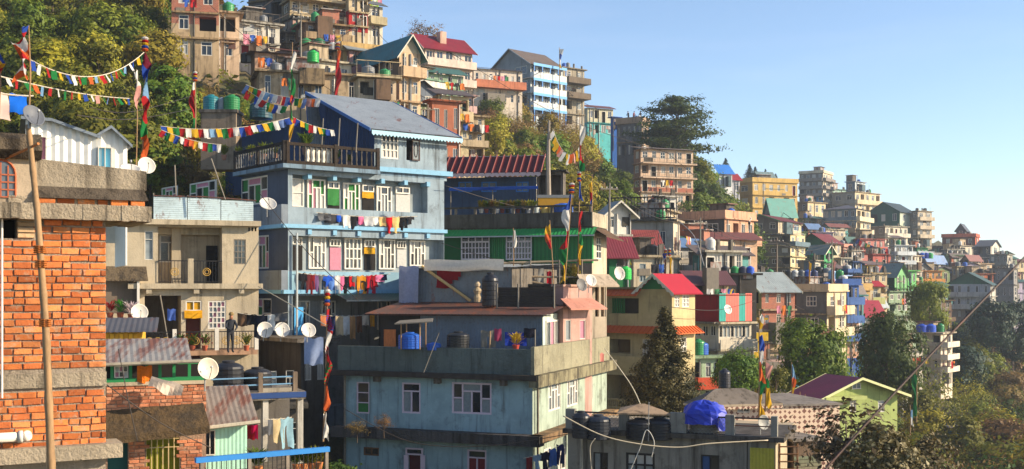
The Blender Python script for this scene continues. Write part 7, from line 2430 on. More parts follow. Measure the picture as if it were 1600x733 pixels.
H['u16'] = gen('turquoise_house', 'turquoise house with a cream glazed storey at the top of the green slope', 912, 918, 958, 168, 214, 214, 26, (96, 190, 190), None, 2, 4, 0, 'shedR', (120, 70, 60), rise=.8, stain=.15, bands=[(1, 2, (206, 200, 170))], wr=.6, style='g2x1')
H['u17'] = gen('blue_hut', 'small deep blue hut beside the turquoise house', 954, 957, 968, 184, 210, 210, 26, (44, 96, 170), None, 1, 1, 0, stain=.2, cat='hut', stubs=False)
H['u18'] = gen('dark_roof_house', 'dark shaded house with people on its flat roof left of the tall tree', 964, 1003, 1014, 192, 250, 200, 60, (176, 150, 126), (104, 106, 112), 2, 1, 5, 'para', stain=.45, style='g2x2', wr=.4)
H['u19'] = gen('tiered_pink_house', 'tiered pinkish house with long balconies in front of the tall tree', 990, 1001, 1083, 232, 322, 152, 22, (222, 192, 164), (176, 140, 116), 4, 6, 1, 'shedR', (150, 130, 112), rise=.5, balR=(2, 3), stain=.4, style='g2x2', wr=.55, bands=[(1.0, 1.35, 'brick')], bstyle='bars', railc=WOODG)
H['u19b'] = gen('white_wash_house', 'white walled wash house with tanks at the foot of the tiered pink house', 1026, 1031, 1056, 308, 345, 130, 24, (226, 220, 208), None, 1, 2, 0, stain=.3, wr=.4)

# ---- centre, behind the near houses
H['c1'] = gen('balustrade_house', 'whitewashed house with two black and white balustrades stepped up the slope', 962, 1052, 1062, 346, 460, 102, 72, (214, 200, 176), (176, 172, 164), 2, 1, 3, 'flat', stain=.35, style='g2x1', wr=.3, hr=.4, stubs=False)
hc = H['c1']
for (zz, q0, q1) in ((hc.H + .2, -.2, hc.LL * .8),):
    hc.balcony('L', q0, q1, zz, .5, 1.0, GRIMY, 'bal', wall((70, 66, 62), .6), None, .32)
H['c1u'] = gen('upper_balustrade_house', 'grey walled house with a dark balustrade along its roof above the green roofs', 952, 1036, 1058, 328, 372, 112, 70, (206, 188, 158), (190, 188, 182), 1, 1, 3, 'flat', stain=.35, wr=.3, stubs=False)
H['c1u'].balcony('L', -.3, H['c1u'].LL, H['c1u'].H + .2, .6, 1.1, GRIMY, 'bal', wall((60, 56, 54), .6), None, .32)
H['c2'] = gen('white_gable_house', 'little white house with a low gable beside the yellow banners', 938, 946, 986, 332, 402, 90, 22, (228, 222, 208), (160, 150, 140), 2, 2, 0, 'gableR', (150, 160, 156), rise=.9, stain=.2, wr=.45, trim=paint((196, 190, 176), .6, .2))
H['c3'] = gen('maroon_roof_hut', 'small hut with a maroon ribbed roof and green boards', 948, 952, 985, 404, 445, 82, 16, (44, 116, 70), None, 1, 1, 0, 'shedR', (116, 34, 46), rise=1.6, stain=.2, cat='hut', wr=.3)
H['c4'] = gen('cream_terrace_house', 'cream terrace house with shuttered windows under a rusty red lean-to roof', 984, 990, 1052, 402, 460, 90, 18, (214, 198, 170), None, 1, 2, 0, 'flat', stain=.45, frame=paint((150, 170, 176), .6, .2), wr=.32)
H['c4r'] = gen('red_lean_to', 'rusty red lean-to roof leaning behind the cream terrace house', 972, 978, 1030, 396, 420, 95, 16, (110, 104, 98), None, 1, 1, 0, 'shedR', (130, 52, 46), rise=2.0, stain=.6, cat='lean-to', stubs=False)
H['c5'] = gen('dark_terraced_house', 'dark terraced building with shade painted left wall and peach corner right of the balustrades', 1062, 1132, 1178, 342, 420, 116, 48, (222, 170, 138), (104, 98, 92), 2, 4, 2, 'para', stain=.5, balR=(1,), balc=(222, 168, 136), wr=.5, style='g2x1')  # dark left wall colour has the shade painted in
H['c5b'] = gen('dark_lower_house', 'dark sided lower block with a pale roof parapet below the terraced building', 1056, 1108, 1142, 390, 470, 108, 55, (206, 190, 160), (96, 92, 88), 2, 2, 2, 'para', stain=.6)  # left wall much darker than the right
H['c6'] = gen('glazed_pale_house', 'pale house with tall blue glazed windows in the centre right', 1098, 1104, 1160, 394, 470, 101, 24, (222, 214, 196), (150, 146, 138), 2, 5, 0, stain=.25, panes=[CURT['m'], GLASSB, CURT['w']], style='g2x2', wr=.75, hr=.6)
H['c7'] = gen('tank_deck', 'dark concrete deck on pillars carrying four coloured tanks', 1126, 1132, 1182, 430, 438, 97, 16, (70, 66, 62), None, 1, 0, 0, 'flat', stain=.6, stubs=False, cat='platform')
for i, (x, c, nm) in enumerate([(1133, (40, 42, 48), 'black'), (1148, (36, 140, 74), 'green'), (1161, (56, 60, 84), 'slate'), (1172, (40, 86, 190), 'blue')]):
    tank(P(x, 429, 97.6), .72, .72, '%s water tank on the four tank deck' % nm, c)
H['c8'] = gen('brick_storey_house', 'brick upper storeys over plaster with a grey gabled roof and white windows', 1140, 1190, 1242, 452, 580, 106, 24, (206, 182, 150), (206, 184, 130), 4, 3, 2, 'gableL', (150, 160, 160), rise=1.6, stain=.4, bands=[(2, 4, 'brick', 'R')], style='t2', wr=.35, hr=.42, trim=paint((196, 190, 170), .6, .2))
H['c9'] = gen('shaded_grey_house', 'blank shaded grey concrete house with one curtained window between trees', 1244, 1292, 1322, 456, 560, 118, 58, (216, 196, 160), (112, 112, 110), 3, 2, 1, 'para', stain=.3, balR=(1, 2), balc=(222, 204, 170), wr=.45, style='g3x2')
H['c10'] = gen('royal_blue_house', 'royal blue house with peach lower storeys right of the blank grey house', 1310, 1317, 1342, 446, 560, 128, 24, (70, 104, 170), None, 4, 3, 0, 'para', stain=.1, bands=[(0, 2, (224, 176, 146))], balR=(1, 2, 3), balc=(90, 122, 180), wr=.5)
H['c11'] = gen('yellow_balcony_house', 'yellow side balconies tucked behind the striped sheet house', 1168, 1172, 1190, 500, 560, 100, 20, (216, 176, 50), None, 2, 1, 0, stain=.2, balR=(1,), stubs=False)
H['c12'] = gen('mauve_roof_house', 'low house with a mauve brown roof between the tan and striped houses', 1074, 1080, 1138, 446, 475, 94, 18, (196, 176, 140), None, 1, 3, 0, 'shedR', (96, 60, 62), rise=1.2, stain=.3)
H['c13'] = gen('pink_lower_house', 'pale pink lower house with blue awning behind the round tree', 1180, 1186, 1240, 566, 640, 100, 18, (226, 196, 184), None, 2, 3, 0, 'flat', stain=.2, balR=(1,), balc=(80, 150, 180))
H['c14'] = gen('brown_roof_shop', 'small shop with a brown hipped roof below the blank grey house', 1262, 1268, 1300, 524, 560, 112, 20, (206, 180, 140), None, 1, 2, 0, 'hip', (110, 60, 46), rise=.9, stain=.3, cat='shop')
H['c15'] = gen('mint_porch_house', 'mint and white porch house with prayer flags beside the conifer', 1078, 1084, 1128, 560, 650, 84, 18, (190, 214, 176), None, 2, 3, 0, 'flat', stain=.2, balR=(1,), balc=(214, 90, 60), wr=.5, stubs=False)

# ---- far spur
HZ = .2
H['f1'] = gen('yellow_block', 'large yellow building with a slate roof section on the far spur', 1152, 1176, 1246, 284, 345, 262, 22, (224, 186, 110), (190, 156, 92), 3, 6, 1, 'para', stain=HZ, wr=.42, style='t2', panes=[CURT['w'], GLASSB])
hy = H['f1']
MB().corr((hy.LR * .28, -.1, hy.H - 1.5), (1, 0, 0), (0, 4.5, 4.4), hy.LR * .42, 6.3, .8, .05).build('slate_roof', rusty((110, 130, 130), .05), hy.root)
H['f2'] = gen('blue_dormer_house', 'white house with a bright blue roof and dormer behind the big slope', 1118, 1124, 1144, 272, 300, 240, 24, (226, 226, 224), None, 1, 2, 0, 'shedR', (40, 120, 206), rise=2.2, stain=.1)
H['f2b'] = gen('red_roof_cottage', 'small cottage with a red roof right of the blue dormer house', 1140, 1144, 1156, 282, 305, 245, 24, (190, 190, 196), None, 1, 1, 0, 'shedR', (150, 30, 40), rise=1.6, stain=.1)
H['f3'] = gen('teal_dormer_house', 'house with a teal roof and white dormers in front of the yellow building', 1195, 1205, 1242, 330, 360, 225, 24, (214, 206, 190), (160, 160, 156), 1, 3, 1, 'gableL', (40, 120, 112), rise=2.6, stain=.2)
H['f4'] = gen('green_gutter_house', 'wide house with a maroon roof and green gutter below the teal dormers', 1160, 1216, 1252, 344, 385, 212, 60, (206, 190, 160), (120, 112, 104), 2, 2, 3, 'gableL', (110, 44, 40), rise=1.2, stain=.3, trim=paint((60, 150, 90), .6, .2))
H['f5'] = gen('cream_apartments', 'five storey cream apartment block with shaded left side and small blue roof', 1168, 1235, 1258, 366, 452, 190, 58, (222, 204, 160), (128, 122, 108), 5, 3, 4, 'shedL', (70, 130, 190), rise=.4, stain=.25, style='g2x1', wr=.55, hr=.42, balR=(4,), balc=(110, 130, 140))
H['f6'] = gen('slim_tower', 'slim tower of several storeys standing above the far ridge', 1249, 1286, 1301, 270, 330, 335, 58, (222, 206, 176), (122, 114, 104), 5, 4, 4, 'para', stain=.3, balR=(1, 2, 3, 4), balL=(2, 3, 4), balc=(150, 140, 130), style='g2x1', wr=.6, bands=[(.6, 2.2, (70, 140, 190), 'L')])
H['f7'] = gen('tan_ridge_house', 'tan block between the yellow building and the slim tower', 1240, 1262, 1290, 316, 385, 290, 40, (222, 200, 160), (140, 124, 106), 3, 3, 2, 'flat', stain=.3, wr=.45)
H['f8'] = gen('glazed_corner_block', 'wide block with a glazed top storey and cream right corner on the far spur', 1286, 1338, 1360, 326, 400, 272, 62, (226, 210, 176), (170, 150, 122), 4, 3, 5, 'hip', (96, 90, 92), rise=1.2, stain=.3, balL=(1, 2), balR=(1, 2, 3), style='g2x1', wr=.6, bands=[(2.6, 4, (120, 140, 156), 'L')])
H['f9'] = gen('tall_cream_block', 'tall cream block with roof mast on the far ridge right of the tower', 1300, 1336, 1375, 300, 372, 332, 42, (228, 206, 168), (170, 160, 146), 4, 5, 2, 'flat', stain=.3, balR=(1, 2, 3), wr=.5)
H['f9b'] = gen('blue_roof_cabin', 'blue grey rooftop cabin on the tall cream block', 1322, 1336, 1352, 284, 304, 336, 45, (200, 206, 206), (96, 116, 136), 1, 1, 1, 'flat', stain=.2, stubs=False, cat='cabin')
H['f9c'] = gen('pale_green_ridge_house', 'pale green house left of the rooftop cabin on the ridge', 1298, 1302, 1328, 296, 330, 345, 30, (176, 206, 190), None, 2, 3, 0, 'flat', stain=.2)
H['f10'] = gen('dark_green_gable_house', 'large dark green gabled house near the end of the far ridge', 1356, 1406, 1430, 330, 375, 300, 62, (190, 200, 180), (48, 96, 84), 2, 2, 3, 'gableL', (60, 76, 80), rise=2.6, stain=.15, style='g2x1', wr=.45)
H['f10b'] = gen('stacked_balcony_block', 'slim block of stacked balconies at the right end of the green gabled house', 1424, 1434, 1456, 330, 385, 302, 34, (206, 190, 164), (120, 120, 116), 4, 2, 1, 'flat', stain=.4, balR=(1, 2, 3), wr=.5)
H['f11'] = gen('white_arcade_block', 'white arcaded block with columns below the dark green gable', 1358, 1383, 1418, 354, 402, 288, 32, (232, 222, 198), (136, 124, 110), 3, 5, 2, 'flat', stain=.25, balR=(1, 2), balc=(236, 226, 204), style='g1x1' if False else 'g2x1', wr=.5)
H['f12'] = gen('green_red_shed_house', 'dark green walled house with a maroon roof in the crowded middle', 1250, 1290, 1314, 378, 430, 204, 48, (196, 180, 150), (50, 106, 76), 2, 3, 1, 'gableL', (120, 50, 50), rise=1.6, stain=.25, wr=.45)
H['f13'] = gen('bright_green_house', 'small bright green house with a white gable trim', 1264, 1288, 1302, 394, 440, 180, 45, (92, 176, 116), (56, 120, 80), 3, 1, 1, 'gableR', (130, 140, 130), rise=1.2, stain=.1, trim=paint((222, 214, 190), .6, .1))
H['f13b'] = gen('slate_blue_house', 'plain slate blue walled house beside the bright green one', 1256, 1272, 1282, 408, 460, 172, 50, (206, 196, 176), (112, 132, 150), 2, 1, 0, 'flat', stain=.1)
H['f14'] = gen('salmon_house', 'salmon pink house with two projecting ledges', 1338, 1344, 1382, 374, 410, 232, 24, (214, 140, 128), (166, 100, 94), 2, 4, 1, 'flat', stain=.15, balR=(1,), balc=(226, 130, 116), wr=.45)
H['f15'] = gen('coral_house', 'coral red house with cream window frames in the crowded middle', 1356, 1364, 1398, 398, 440, 222, 22, (208, 116, 104), (150, 86, 78), 1, 3, 1, 'flat', stain=.15, wr=.4)
H['f16'] = gen('white_blue_stack', 'stack of white and pale blue floors right of the coral house', 1392, 1398, 1426, 384, 440, 215, 24, (214, 220, 222), (150, 160, 170), 4, 3, 1, 'flat', stain=.2, balR=(1, 2, 3), style='g2x1', wr=.6)
H['f17'] = gen('tall_green_building', 'tall green building with dark shaded left side and iron ladders', 1376, 1398, 1417, 430, 510, 172, 48, (130, 184, 126), (52, 90, 74), 4, 2, 0, 'gableR', (130, 140, 130), rise=1.8, stain=.15, style='g2x2', wr=.35)
for k in range(3):
    q = H['f17'].LR * (.25 + .3 * k)
    H['f17'].part('ladder_rail', 'R', q, q + .1, -1, H['f17'].H, .25, .35, IRON)
H['f17b'] = gen('light_green_annex', 'light green annex with a blue tank right of the tall green building', 1414, 1418, 1432, 424, 470, 176, 28, (130, 206, 130), None, 2, 2, 0, 'flat', stain=.15)
H['f18'] = gen('beige_tall_house', 'tall beige house left of the tall green building', 1358, 1363, 1386, 428, 500, 168, 24, (222, 200, 160), None, 4, 2, 0, 'flat', stain=.35, wr=.4)
H['f19'] = gen('red_awning_house', 'house with a red awning over an olive balcony', 1340, 1344, 1376, 448, 500, 158, 20, (206, 190, 150), (120, 112, 100), 2, 2, 1, 'shedR', (170, 36, 40), rise=.8, stain=.4, balR=(1,), balc=(206, 206, 140), wr=.5)
H['f20'] = gen('crimson_roof_house', 'low house under a crimson metal roof with white gablet', 1334, 1340, 1378, 496, 530, 138, 20, (214, 180, 160), None, 1, 2, 0, 'shedR', (150, 24, 50), rise=2.0, stain=.2)
H['f21'] = gen('orange_house', 'orange balcony house in front of the dark ridge end', 1430, 1436, 1472, 424, 478, 236, 18, (222, 160, 96), (170, 116, 70), 3, 4, 1, 'flat', stain=.15, balR=(1, 2), balc=(236, 160, 84), wr=.4)
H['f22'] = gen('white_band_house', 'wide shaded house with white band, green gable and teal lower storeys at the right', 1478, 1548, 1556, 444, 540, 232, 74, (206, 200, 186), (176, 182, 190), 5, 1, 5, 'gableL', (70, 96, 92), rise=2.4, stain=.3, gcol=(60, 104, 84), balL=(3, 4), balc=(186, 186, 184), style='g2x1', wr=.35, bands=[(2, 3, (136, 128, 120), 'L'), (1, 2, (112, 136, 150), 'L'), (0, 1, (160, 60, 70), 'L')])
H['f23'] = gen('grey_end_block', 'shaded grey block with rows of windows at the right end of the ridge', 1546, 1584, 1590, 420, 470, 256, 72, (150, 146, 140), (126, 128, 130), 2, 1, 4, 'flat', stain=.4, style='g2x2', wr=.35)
H['f24'] = gen('brown_brick_ridge_house', 'shaded red brown house with a small gable cabin on the dark ridge end', 1472, 1524, 1530, 370, 400, 312, 70, (206, 110, 84), (110, 70, 62), 2, 1, 3, 'para', stain=.4, wr=.35)
H['f24b'] = gen('gable_cabin', 'little gabled cabin on top of the red brown ridge house', 1494, 1508, 1514, 358, 372, 316, 70, (150, 150, 150), (90, 96, 104), 1, 0, 1, 'gableL', (70, 76, 86), rise=1.6, stain=.2, cat='cabin')
H['f25'] = gen('tiered_dark_house', 'dark tiered house with pale balcony below the red brown ridge house', 1456, 1500, 1528, 384, 420, 296, 60, (216, 206, 186), (92, 92, 96), 2, 3, 3, 'flat', stain=.45, balL=(1,), wr=.4)
H['f26'] = gen('lit_white_house', 'sunlit white house front in the dark ridge cluster', 1474, 1480, 1504, 390, 418, 284, 24, (236, 228, 210), (110, 110, 112), 2, 3, 1, 'flat', stain=.2, balR=(1,), wr=.5)
H['f27'] = gen('slope_end_house', 'house with a white gable end stepping down at the right of the ridge', 1526, 1548, 1562, 384, 420, 290, 60, (226, 216, 200), (100, 102, 104), 2, 1, 2, 'gableR', (90, 90, 92), rise=1.6, stain=.35, wr=.35)
H['f28'] = gen('low_end_house', 'low house with green porch at the lower right end of the ridge', 1546, 1574, 1582, 398, 430, 276, 66, (196, 190, 176), (130, 136, 132), 2, 1, 3, 'flat', stain=.4, balL=(1,))
H['f29'] = gen('dark_middle_house', 'dark grey house below the sunlit white front', 1500, 1526, 1550, 412, 450, 262, 55, (206, 180, 150), (92, 88, 88), 2, 2, 2, 'flat', stain=.5, wr=.4)
H['f29b'] = gen('brick_band_house', 'small house with an orange brick storey above the white band house', 1514, 1520, 1552, 428, 456, 240, 20, (180, 130, 104), (112, 96, 88), 2, 3, 1, 'flat', stain=.3, bands=[(1, 2, (190, 110, 80))], wr=.4)
H['f29c'] = gen('long_brown_roof_house', 'long low house with a brown roof between the orange and white band houses', 1462, 1468, 1518, 428, 452, 250, 16, (120, 104, 90), None, 1, 5, 0, 'shedR', (92, 84, 78), rise=1.6, stain=.4)
H['f30'] = gen('valley_step_house', 'white stepped house with curved balconies among the valley trees', 1438, 1470, 1488, 522, 600, 142, 50, (232, 216, 190), (196, 184, 166), 4, 2, 2, 'flat', stain=.25, balR=(1, 2, 3), balc=(236, 222, 200), wr=.4, found=2.0)
H['f30b'] = gen('valley_white_annex', 'white annex left of the stepped house in the valley', 1404, 1410, 1442, 548, 600, 138, 24, (222, 212, 194), None, 1, 3, 0, 'flat', stain=.3, wr=.3)
tank(P(1440, 519, 141), 1.3, 1.0, 'blue tank, left of two on the stepped valley house', (30, 70, 170))
tank(P(1454, 519, 141), 1.3, 1.0, 'blue tank, right of two on the stepped valley house', (34, 84, 190))
H['f31'] = gen('blue_valley_hut', 'small blue hut low among the valley trees', 1502, 1505, 1522, 676, 700, 112, 20, (80, 150, 206), None, 1, 2, 0, 'shedR', (120, 120, 120), rise=.6, stain=.3, cat='hut', found=.5)
H['f32'] = gen('teal_shade_hut', 'teal hut in the deep shade of the right hand slope', 1528, 1534, 1556, 550, 566, 240, 18, (60, 150, 160), None, 1, 3, 0, 'flat', stain=.2, cat='hut', stubs=False)
H['f33'] = gen('edge_blue_roof_house', 'pale house with a blue roof at the right edge of the picture', 1580, 1586, 1620, 436, 452, 330, 24, (206, 196, 186), None, 1, 3, 0, 'shedR', (110, 170, 220), rise=1.6, stain=.2)
# crowded roofs in the middle distance
fill = [
 (1306, 1328, 404, 440, 196, (232, 222, 200), 'whitewashed flat house'), (1330, 1352, 410, 446, 190, (84, 116, 170), 'deep blue flat house'), (1352, 1372, 414, 450, 186, (226, 186, 90), 'mustard flat house'),
 (1310, 1330, 386, 412, 214, (206, 150, 130), 'brick pink flat house'), (1328, 1346, 392, 420, 208, (222, 214, 200), 'pale stucco flat house'), (1404, 1428, 424, 456, 190, (214, 196, 160), 'sand coloured flat house'),
 (1300, 1322, 420, 450, 160, (206, 196, 180), 'ivory low house'), (1322, 1344, 426, 456, 156, (80, 110, 164), 'cobalt low house'), (1344, 1362, 430, 460, 150, (196, 180, 150), 'fawn low house'), (1262, 1284, 436, 458, 152, (150, 144, 136), 'ash grey low house'),
 (1236, 1262, 436, 458, 150, (196, 186, 166), 'bone coloured low house'), (1284, 1304, 432, 456, 148, (160, 150, 140), 'stone coloured low house'), (1416, 1440, 400, 436, 232, (226, 210, 186), 'oatmeal flat house'), (1430, 1450, 388, 420, 262, (84, 160, 110), 'sea green flat house'),
 (1394, 1412, 372, 400, 262, (226, 206, 170), 'buff flat house'), (1448, 1472, 400, 430, 270, (150, 146, 146), 'lead grey flat house'), (1180, 1206, 430, 452, 146, (176, 160, 140), 'mushroom low house'), (1206, 1232, 438, 456, 142, (206, 200, 190), 'chalky low house'),
 (1424, 1446, 452, 490, 200, (196, 190, 176), 'putty coloured flat house'), (1560, 1580, 440, 470, 262, (120, 116, 112), 'smoky grey flat house'),
]
for i, (x0, x1, t, b, d, c, nm) in enumerate(fill):
    gen('crowded_house', '%s in the crowded middle of the far hillside' % nm, x0 - 5, x0 + (3 if i % 3 else 8), x1, t, b, d, 24 + (i * 7) % 22, c, tuple(int(v * .8) for v in c), 2 if b - t < 34 else 3, 3, 1, ['flat', 'flat', 'shedR', 'para'][i % 4], (120, 100, 90), stain=.3, rise=.7, balR=(1,) if i % 2 else (), wr=.45, style='g2x1')  # left face: same colour darkened, shade put into the paint
rows = [(1232, 'black', (32, 34, 38)), (1242, 'white', (200, 200, 196)), (1252, 'grey', (90, 94, 98)), (1262, 'blue', (44, 92, 180)), (1272, 'dark blue', (30, 44, 90)), (1300, 'pale blue', (120, 170, 206)), (1312, 'green', (50, 140, 80))]
for x, nm, c in rows:
    tank(P(x, 436, 143), .95, 1.15, '%s tank in the row of roof tanks before the apartment block' % nm, c)
for i, (x, c) in enumerate([(1441, 'blue'), (1447, 'cobalt'), (1453, 'green')]):
    tank(P(x, 404, 236), 1.3, 1.2, '%s tank on the orange house roof' % c, {'blue': (40, 90, 180), 'cobalt': (30, 60, 160), 'green': (40, 150, 80)}[c])

# more of the packed hillside: small houses, each in its own colour
WORDS = ['ochre', 'grey', 'sage', 'rose', 'cream', 'rust', 'slate', 'teal', 'sandy', 'white', 'umber', 'lilac', 'moss', 'peach', 'dun', 'mint']
WC = [(206, 170, 110), (150, 148, 144), (150, 170, 140), (206, 156, 146), (222, 210, 184), (176, 110, 84), (120, 128, 138), (100, 160, 156), (206, 188, 150), (226, 222, 212), (136, 112, 92), (176, 164, 184), (120, 136, 96), (224, 184, 150), (176, 160, 136), (170, 206, 180)]
band = [('over the orange house', 1420, 1520, 398, 424, 240, 262), ('packed above the low wide house', 400, 556, 62, 104, 98, 117), ('packed below the red roofed house', 600, 690, 112, 168, 106, 128), ('near the black balustrades', 955, 1130, 352, 412, 96, 122), ('stepping down the right end of the ridge', 1452, 1580, 384, 436, 262, 300), ('between the tower and the apartments', 1240, 1300, 340, 372, 240, 285), ('under the glazed corner block', 1290, 1350, 372, 404, 225, 262), ('below the white arcaded block', 1360, 1440, 392, 420, 235, 268), ('under the dark ridge end', 1440, 1540, 398, 432, 255, 285), ('along the shaded right end', 1528, 1590, 404, 440, 265, 300), ('over the round trees', 1240, 1330, 440, 462, 130, 150), ('above the crimson roof', 1330, 1400, 436, 472, 158, 186), ('behind the tall green building', 1400, 1450, 440, 476, 190, 215)]
rde = random.Random(77)
for bi, (where, xa, xb, ya, yb, da, db) in enumerate(band):
    for k in range(11):
        x0 = xa + (xb - xa) * (k + rde.random() * .6) / 11
        t = rde.random()
        dd_ = db + (da - db) * t
        y0 = ya + (yb - ya) * t + rde.uniform(-5, 5)
        wpx = rde.uniform(2.6, 4.6) * F / dd_
        hpx = rde.choice([2, 2, 3]) * 2.5 * F / dd_
        c = WC[(k * 3 + bi * 5) % 16]
        gen('hillside_house', 'small %s house %s' % (WORDS[(k * 3 + bi * 5) % 16], where), x0 - 8, x0, x0 + wpx, y0, y0 + hpx, dd_, rde.uniform(22, 48), c, tuple(int(v * .82) for v in c), rde.choice([2, 3]), rde.choice([2, 3, 4]), 1,  # left wall colour darkened so shade is painted in
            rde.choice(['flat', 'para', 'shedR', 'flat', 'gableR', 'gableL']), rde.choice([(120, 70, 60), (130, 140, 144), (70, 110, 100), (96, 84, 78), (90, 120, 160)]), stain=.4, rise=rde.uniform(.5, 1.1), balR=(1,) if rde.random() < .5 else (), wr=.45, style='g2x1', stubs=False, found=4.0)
# tanks, antennas, drain pipes and cloths that clutter the houses
rdc = random.Random(31)
TC = [('black', (34, 35, 38)), ('grey', (120, 122, 124)), ('blue', (44, 92, 176)), ('green', (46, 130, 76)), ('white', (206, 204, 198))]
CC = [('white', (226, 222, 214)), ('red', (180, 40, 44)), ('blue', (60, 96, 180)), ('yellow', (214, 172, 60)), ('pink', (214, 140, 160)), ('dark', (44, 44, 50)), ('green', (70, 130, 90)), ('orange', (214, 120, 60))]
for h, rf in ALL:
    nm = h.root.name.split('.')[0].replace('_', ' ')
    lab = h.root['label']
    who = nm if nm not in ('crowded house', 'hillside house') else lab.split(' in the crowded')[0]
    for k in range(rdc.randrange(1, 4)):        # drain pipes
        q = h.LR * rdc.uniform(.05, .95)
        MB().tube([h.pt('R', q, h.H * .98, .08), h.pt('R', q + rdc.uniform(-.1, .1), -h.found * .5, .08)], .06, 5).build('drain_pipe', rdc.choice([CONCD, STEEL, WHITEP]), h.root)
    if rf in ('flat', 'para') and h.LR > 2:
        cs_ = rdc.sample(TC, rdc.choice([0, 1, 1, 2]))
        for cn, c in cs_:
            p = h_world(h, (h.LR * rdc.uniform(.15, .85), rdc.uniform(.6, 1.6), h.H + .2))
            tank(p, rdc.uniform(.8, 1.1), rdc.uniform(.8, 1.2), '%s roof tank on the %s' % (cn, who), c)
        for k in range(rdc.randrange(0, 3)):
            q, t = h.LR * rdc.random(), rdc.uniform(.2, 1.5)
            MB().tube([(q, t, h.H + .1), (q + rdc.uniform(-.1, .1), t, h.H + rdc.uniform(1.2, 2.6))], .03, 4).build('antenna_rod', IRON, h.root)
    if h.d < 175 and h.LR > 3:
        n = rdc.randrange(2, 6)
        q0 = rdc.uniform(.1, .5) * h.LR
        z = h.H * rdc.choice([.45, .62, .8])
        for k, (cn, c) in enumerate(rdc.sample(CC, n)):
            p = h_world(h, (min(q0 + k * .62, h.LR - .2), -1.05, z))
            garment(p, rdc.choice(['shirt', 'towel', 'cloth', 'trousers']), rdc.uniform(.4, .6), rdc.uniform(.6, .95), c, '%s washing on the %s' % (cn, who), h.ang, 'washing on the ' + who)
# people on the dark roof and on the peach balcony
redc = cloth((120, 50, 50)); PC[redc.name] = (120, 50, 50)
gryc = cloth((70, 74, 84)); PC[gryc.name] = (70, 74, 84)
whc = cloth((206, 200, 196)); PC[whc.name] = (206, 200, 196)
for (x, y, d, m_, lb) in ((982, 189, 201.5, navy, 'person in dark clothes, left of three on the dark flat roof'), (990, 189, 202, redc, 'person in dark red, middle of three on the dark flat roof'), (1001, 189, 201.5, gryc, 'person in grey, right of three on the dark flat roof'), (1162, 360, 119.5, redc, 'person in dark red on the peach roof terrace'), (1170, 360, 119.5, whc, 'person in white on the peach roof terrace')):
    person(P(x, y + 1, d), lb, m_, lin((40, 40, 48)), random.uniform(-1, 1))
# ================================================================== vegetation
TK['big'] = TK['round']
def scatter(n, px, dd, kinds, leaves, hr, label, group, seed, ok=None, w=(.8, 1.15), name=None, bark=None, sink=0.0):
    rd = random.Random(seed)
    k = 0
    tries = 0
    while k < n and tries < n * 30:
        tries += 1
        x, d = rd.uniform(*px), math.exp(rd.uniform(math.log(dd[0]), math.log(dd[1])))
        if ok and not ok(x, d): continue
        p = on_ground(x, d)
        p.z -= sink
        kind = rd.choice(kinds)
        hh = rd.uniform(*hr) * (0.62 if kind == 'shrub' else 1)
        lf = rd.choice(leaves)
        noun = {'round': 'rounded', 'tall': 'slender', 'shrub': 'low', 'sparse': 'thin'}[kind]
        tree(p, hh, kind, lf, '%s %s %s' % (noun, {'blue': 'bluish', 'yellow': 'yellowish'}.get(lf, lf), label), group, rd.randrange(3), rd.uniform(*w), name=name, bark=bark)
        k += 1
scatter(86, (-40, 262), (68, 122), ['round', 'tall', 'tall', 'shrub'], ['olive', 'olive', 'green', 'yellow'], (3.6, 6.5), 'tree in the thicket covering the upper left slope', 'trees of the upper left thicket', 41)
scatter(46, (235, 420), (70, 93), ['shrub', 'round', 'sparse'], ['olive', 'yellow', 'brown', 'green'], (2.0, 3.4), 'bush on the bank between the thicket and the upper houses', 'bushes below the upper left houses', 43)
scatter(16, (300, 470), (86, 99), ['shrub', 'sparse'], ['green', 'brown', 'olive'], (1.4, 2.4), 'bush at the foot of the long pale house', 'scrub under the long pale house', 44)
scatter(56, (752, 1005), (118, 178), ['round', 'tall', 'shrub', 'round'], ['green', 'olive', 'brown', 'green', 'yellow'], (4.0, 7.0), 'tree of the wooded bank below the blue galleries', 'trees of the wooded bank in the centre', 45, lambda x, d: not (x > 985 and d > 140))
scatter(14, (780, 930), (150, 182), ['sparse', 'sparse'], ['brown', 'yellow'], (5, 7), 'bare tree on the wooded bank', 'bare trees of the wooded bank in the centre', 46, bark=BARKP)
scatter(34, (1066, 1166), (156, 184), ['round', 'tall'], ['olive', 'green', 'dark'], (5.5, 8.5), 'tree on the slope under the tall open tree', 'trees under the tall open tree', 47)
scatter(26, (1150, 1215), (124, 158), ['shrub', 'sparse', 'round'], ['olive', 'brown', 'yellow'], (2.4, 4.0), 'bush on the bank beside the cream apartments', 'bushes on the bank by the cream apartments', 48)
tree(P(1060, 278, 186), 12.2, 'layered', 'dark', 'tall open branched tree rising against the sky in the centre right', None, 1, 1.1, limbs=30, bark=BARK)
tree(P(1034, 276, 190), 8.4, 'tall', 'dark', 'dense dark tree left under the tall open tree', None, 0, 1.2)
for i, (x, yb, yt) in enumerate([(1134, 282, 247), (1171, 285, 256), (1180, 285, 260), (1196, 285, 264), (1212, 288, 271)]):
    d = 300
    tree(P(x, yb, d), (yb - yt) / F * d, 'conifer', 'blue', '%s of the small dark conifers on the skyline behind the yellow building' % ['tall leftmost one', 'second', 'third', 'fourth', 'smallest rightmost one'][i], 'skyline conifers', i % 3, 1.15)
TK['conifer'] = (46000, .019)
tree(P(1038, 668, 60), 6.3, 'conifer', 'pine', 'dark brownish green conifer standing before the tan house', None, 5, 1.08)
TK['conifer'] = (9000, .03)
TK['round'] = (11000, .036)
tree(P(1266, 660, 86), 8.0, 'round', 'green', 'round bushy green tree below the blank grey house', None, 6, .86)
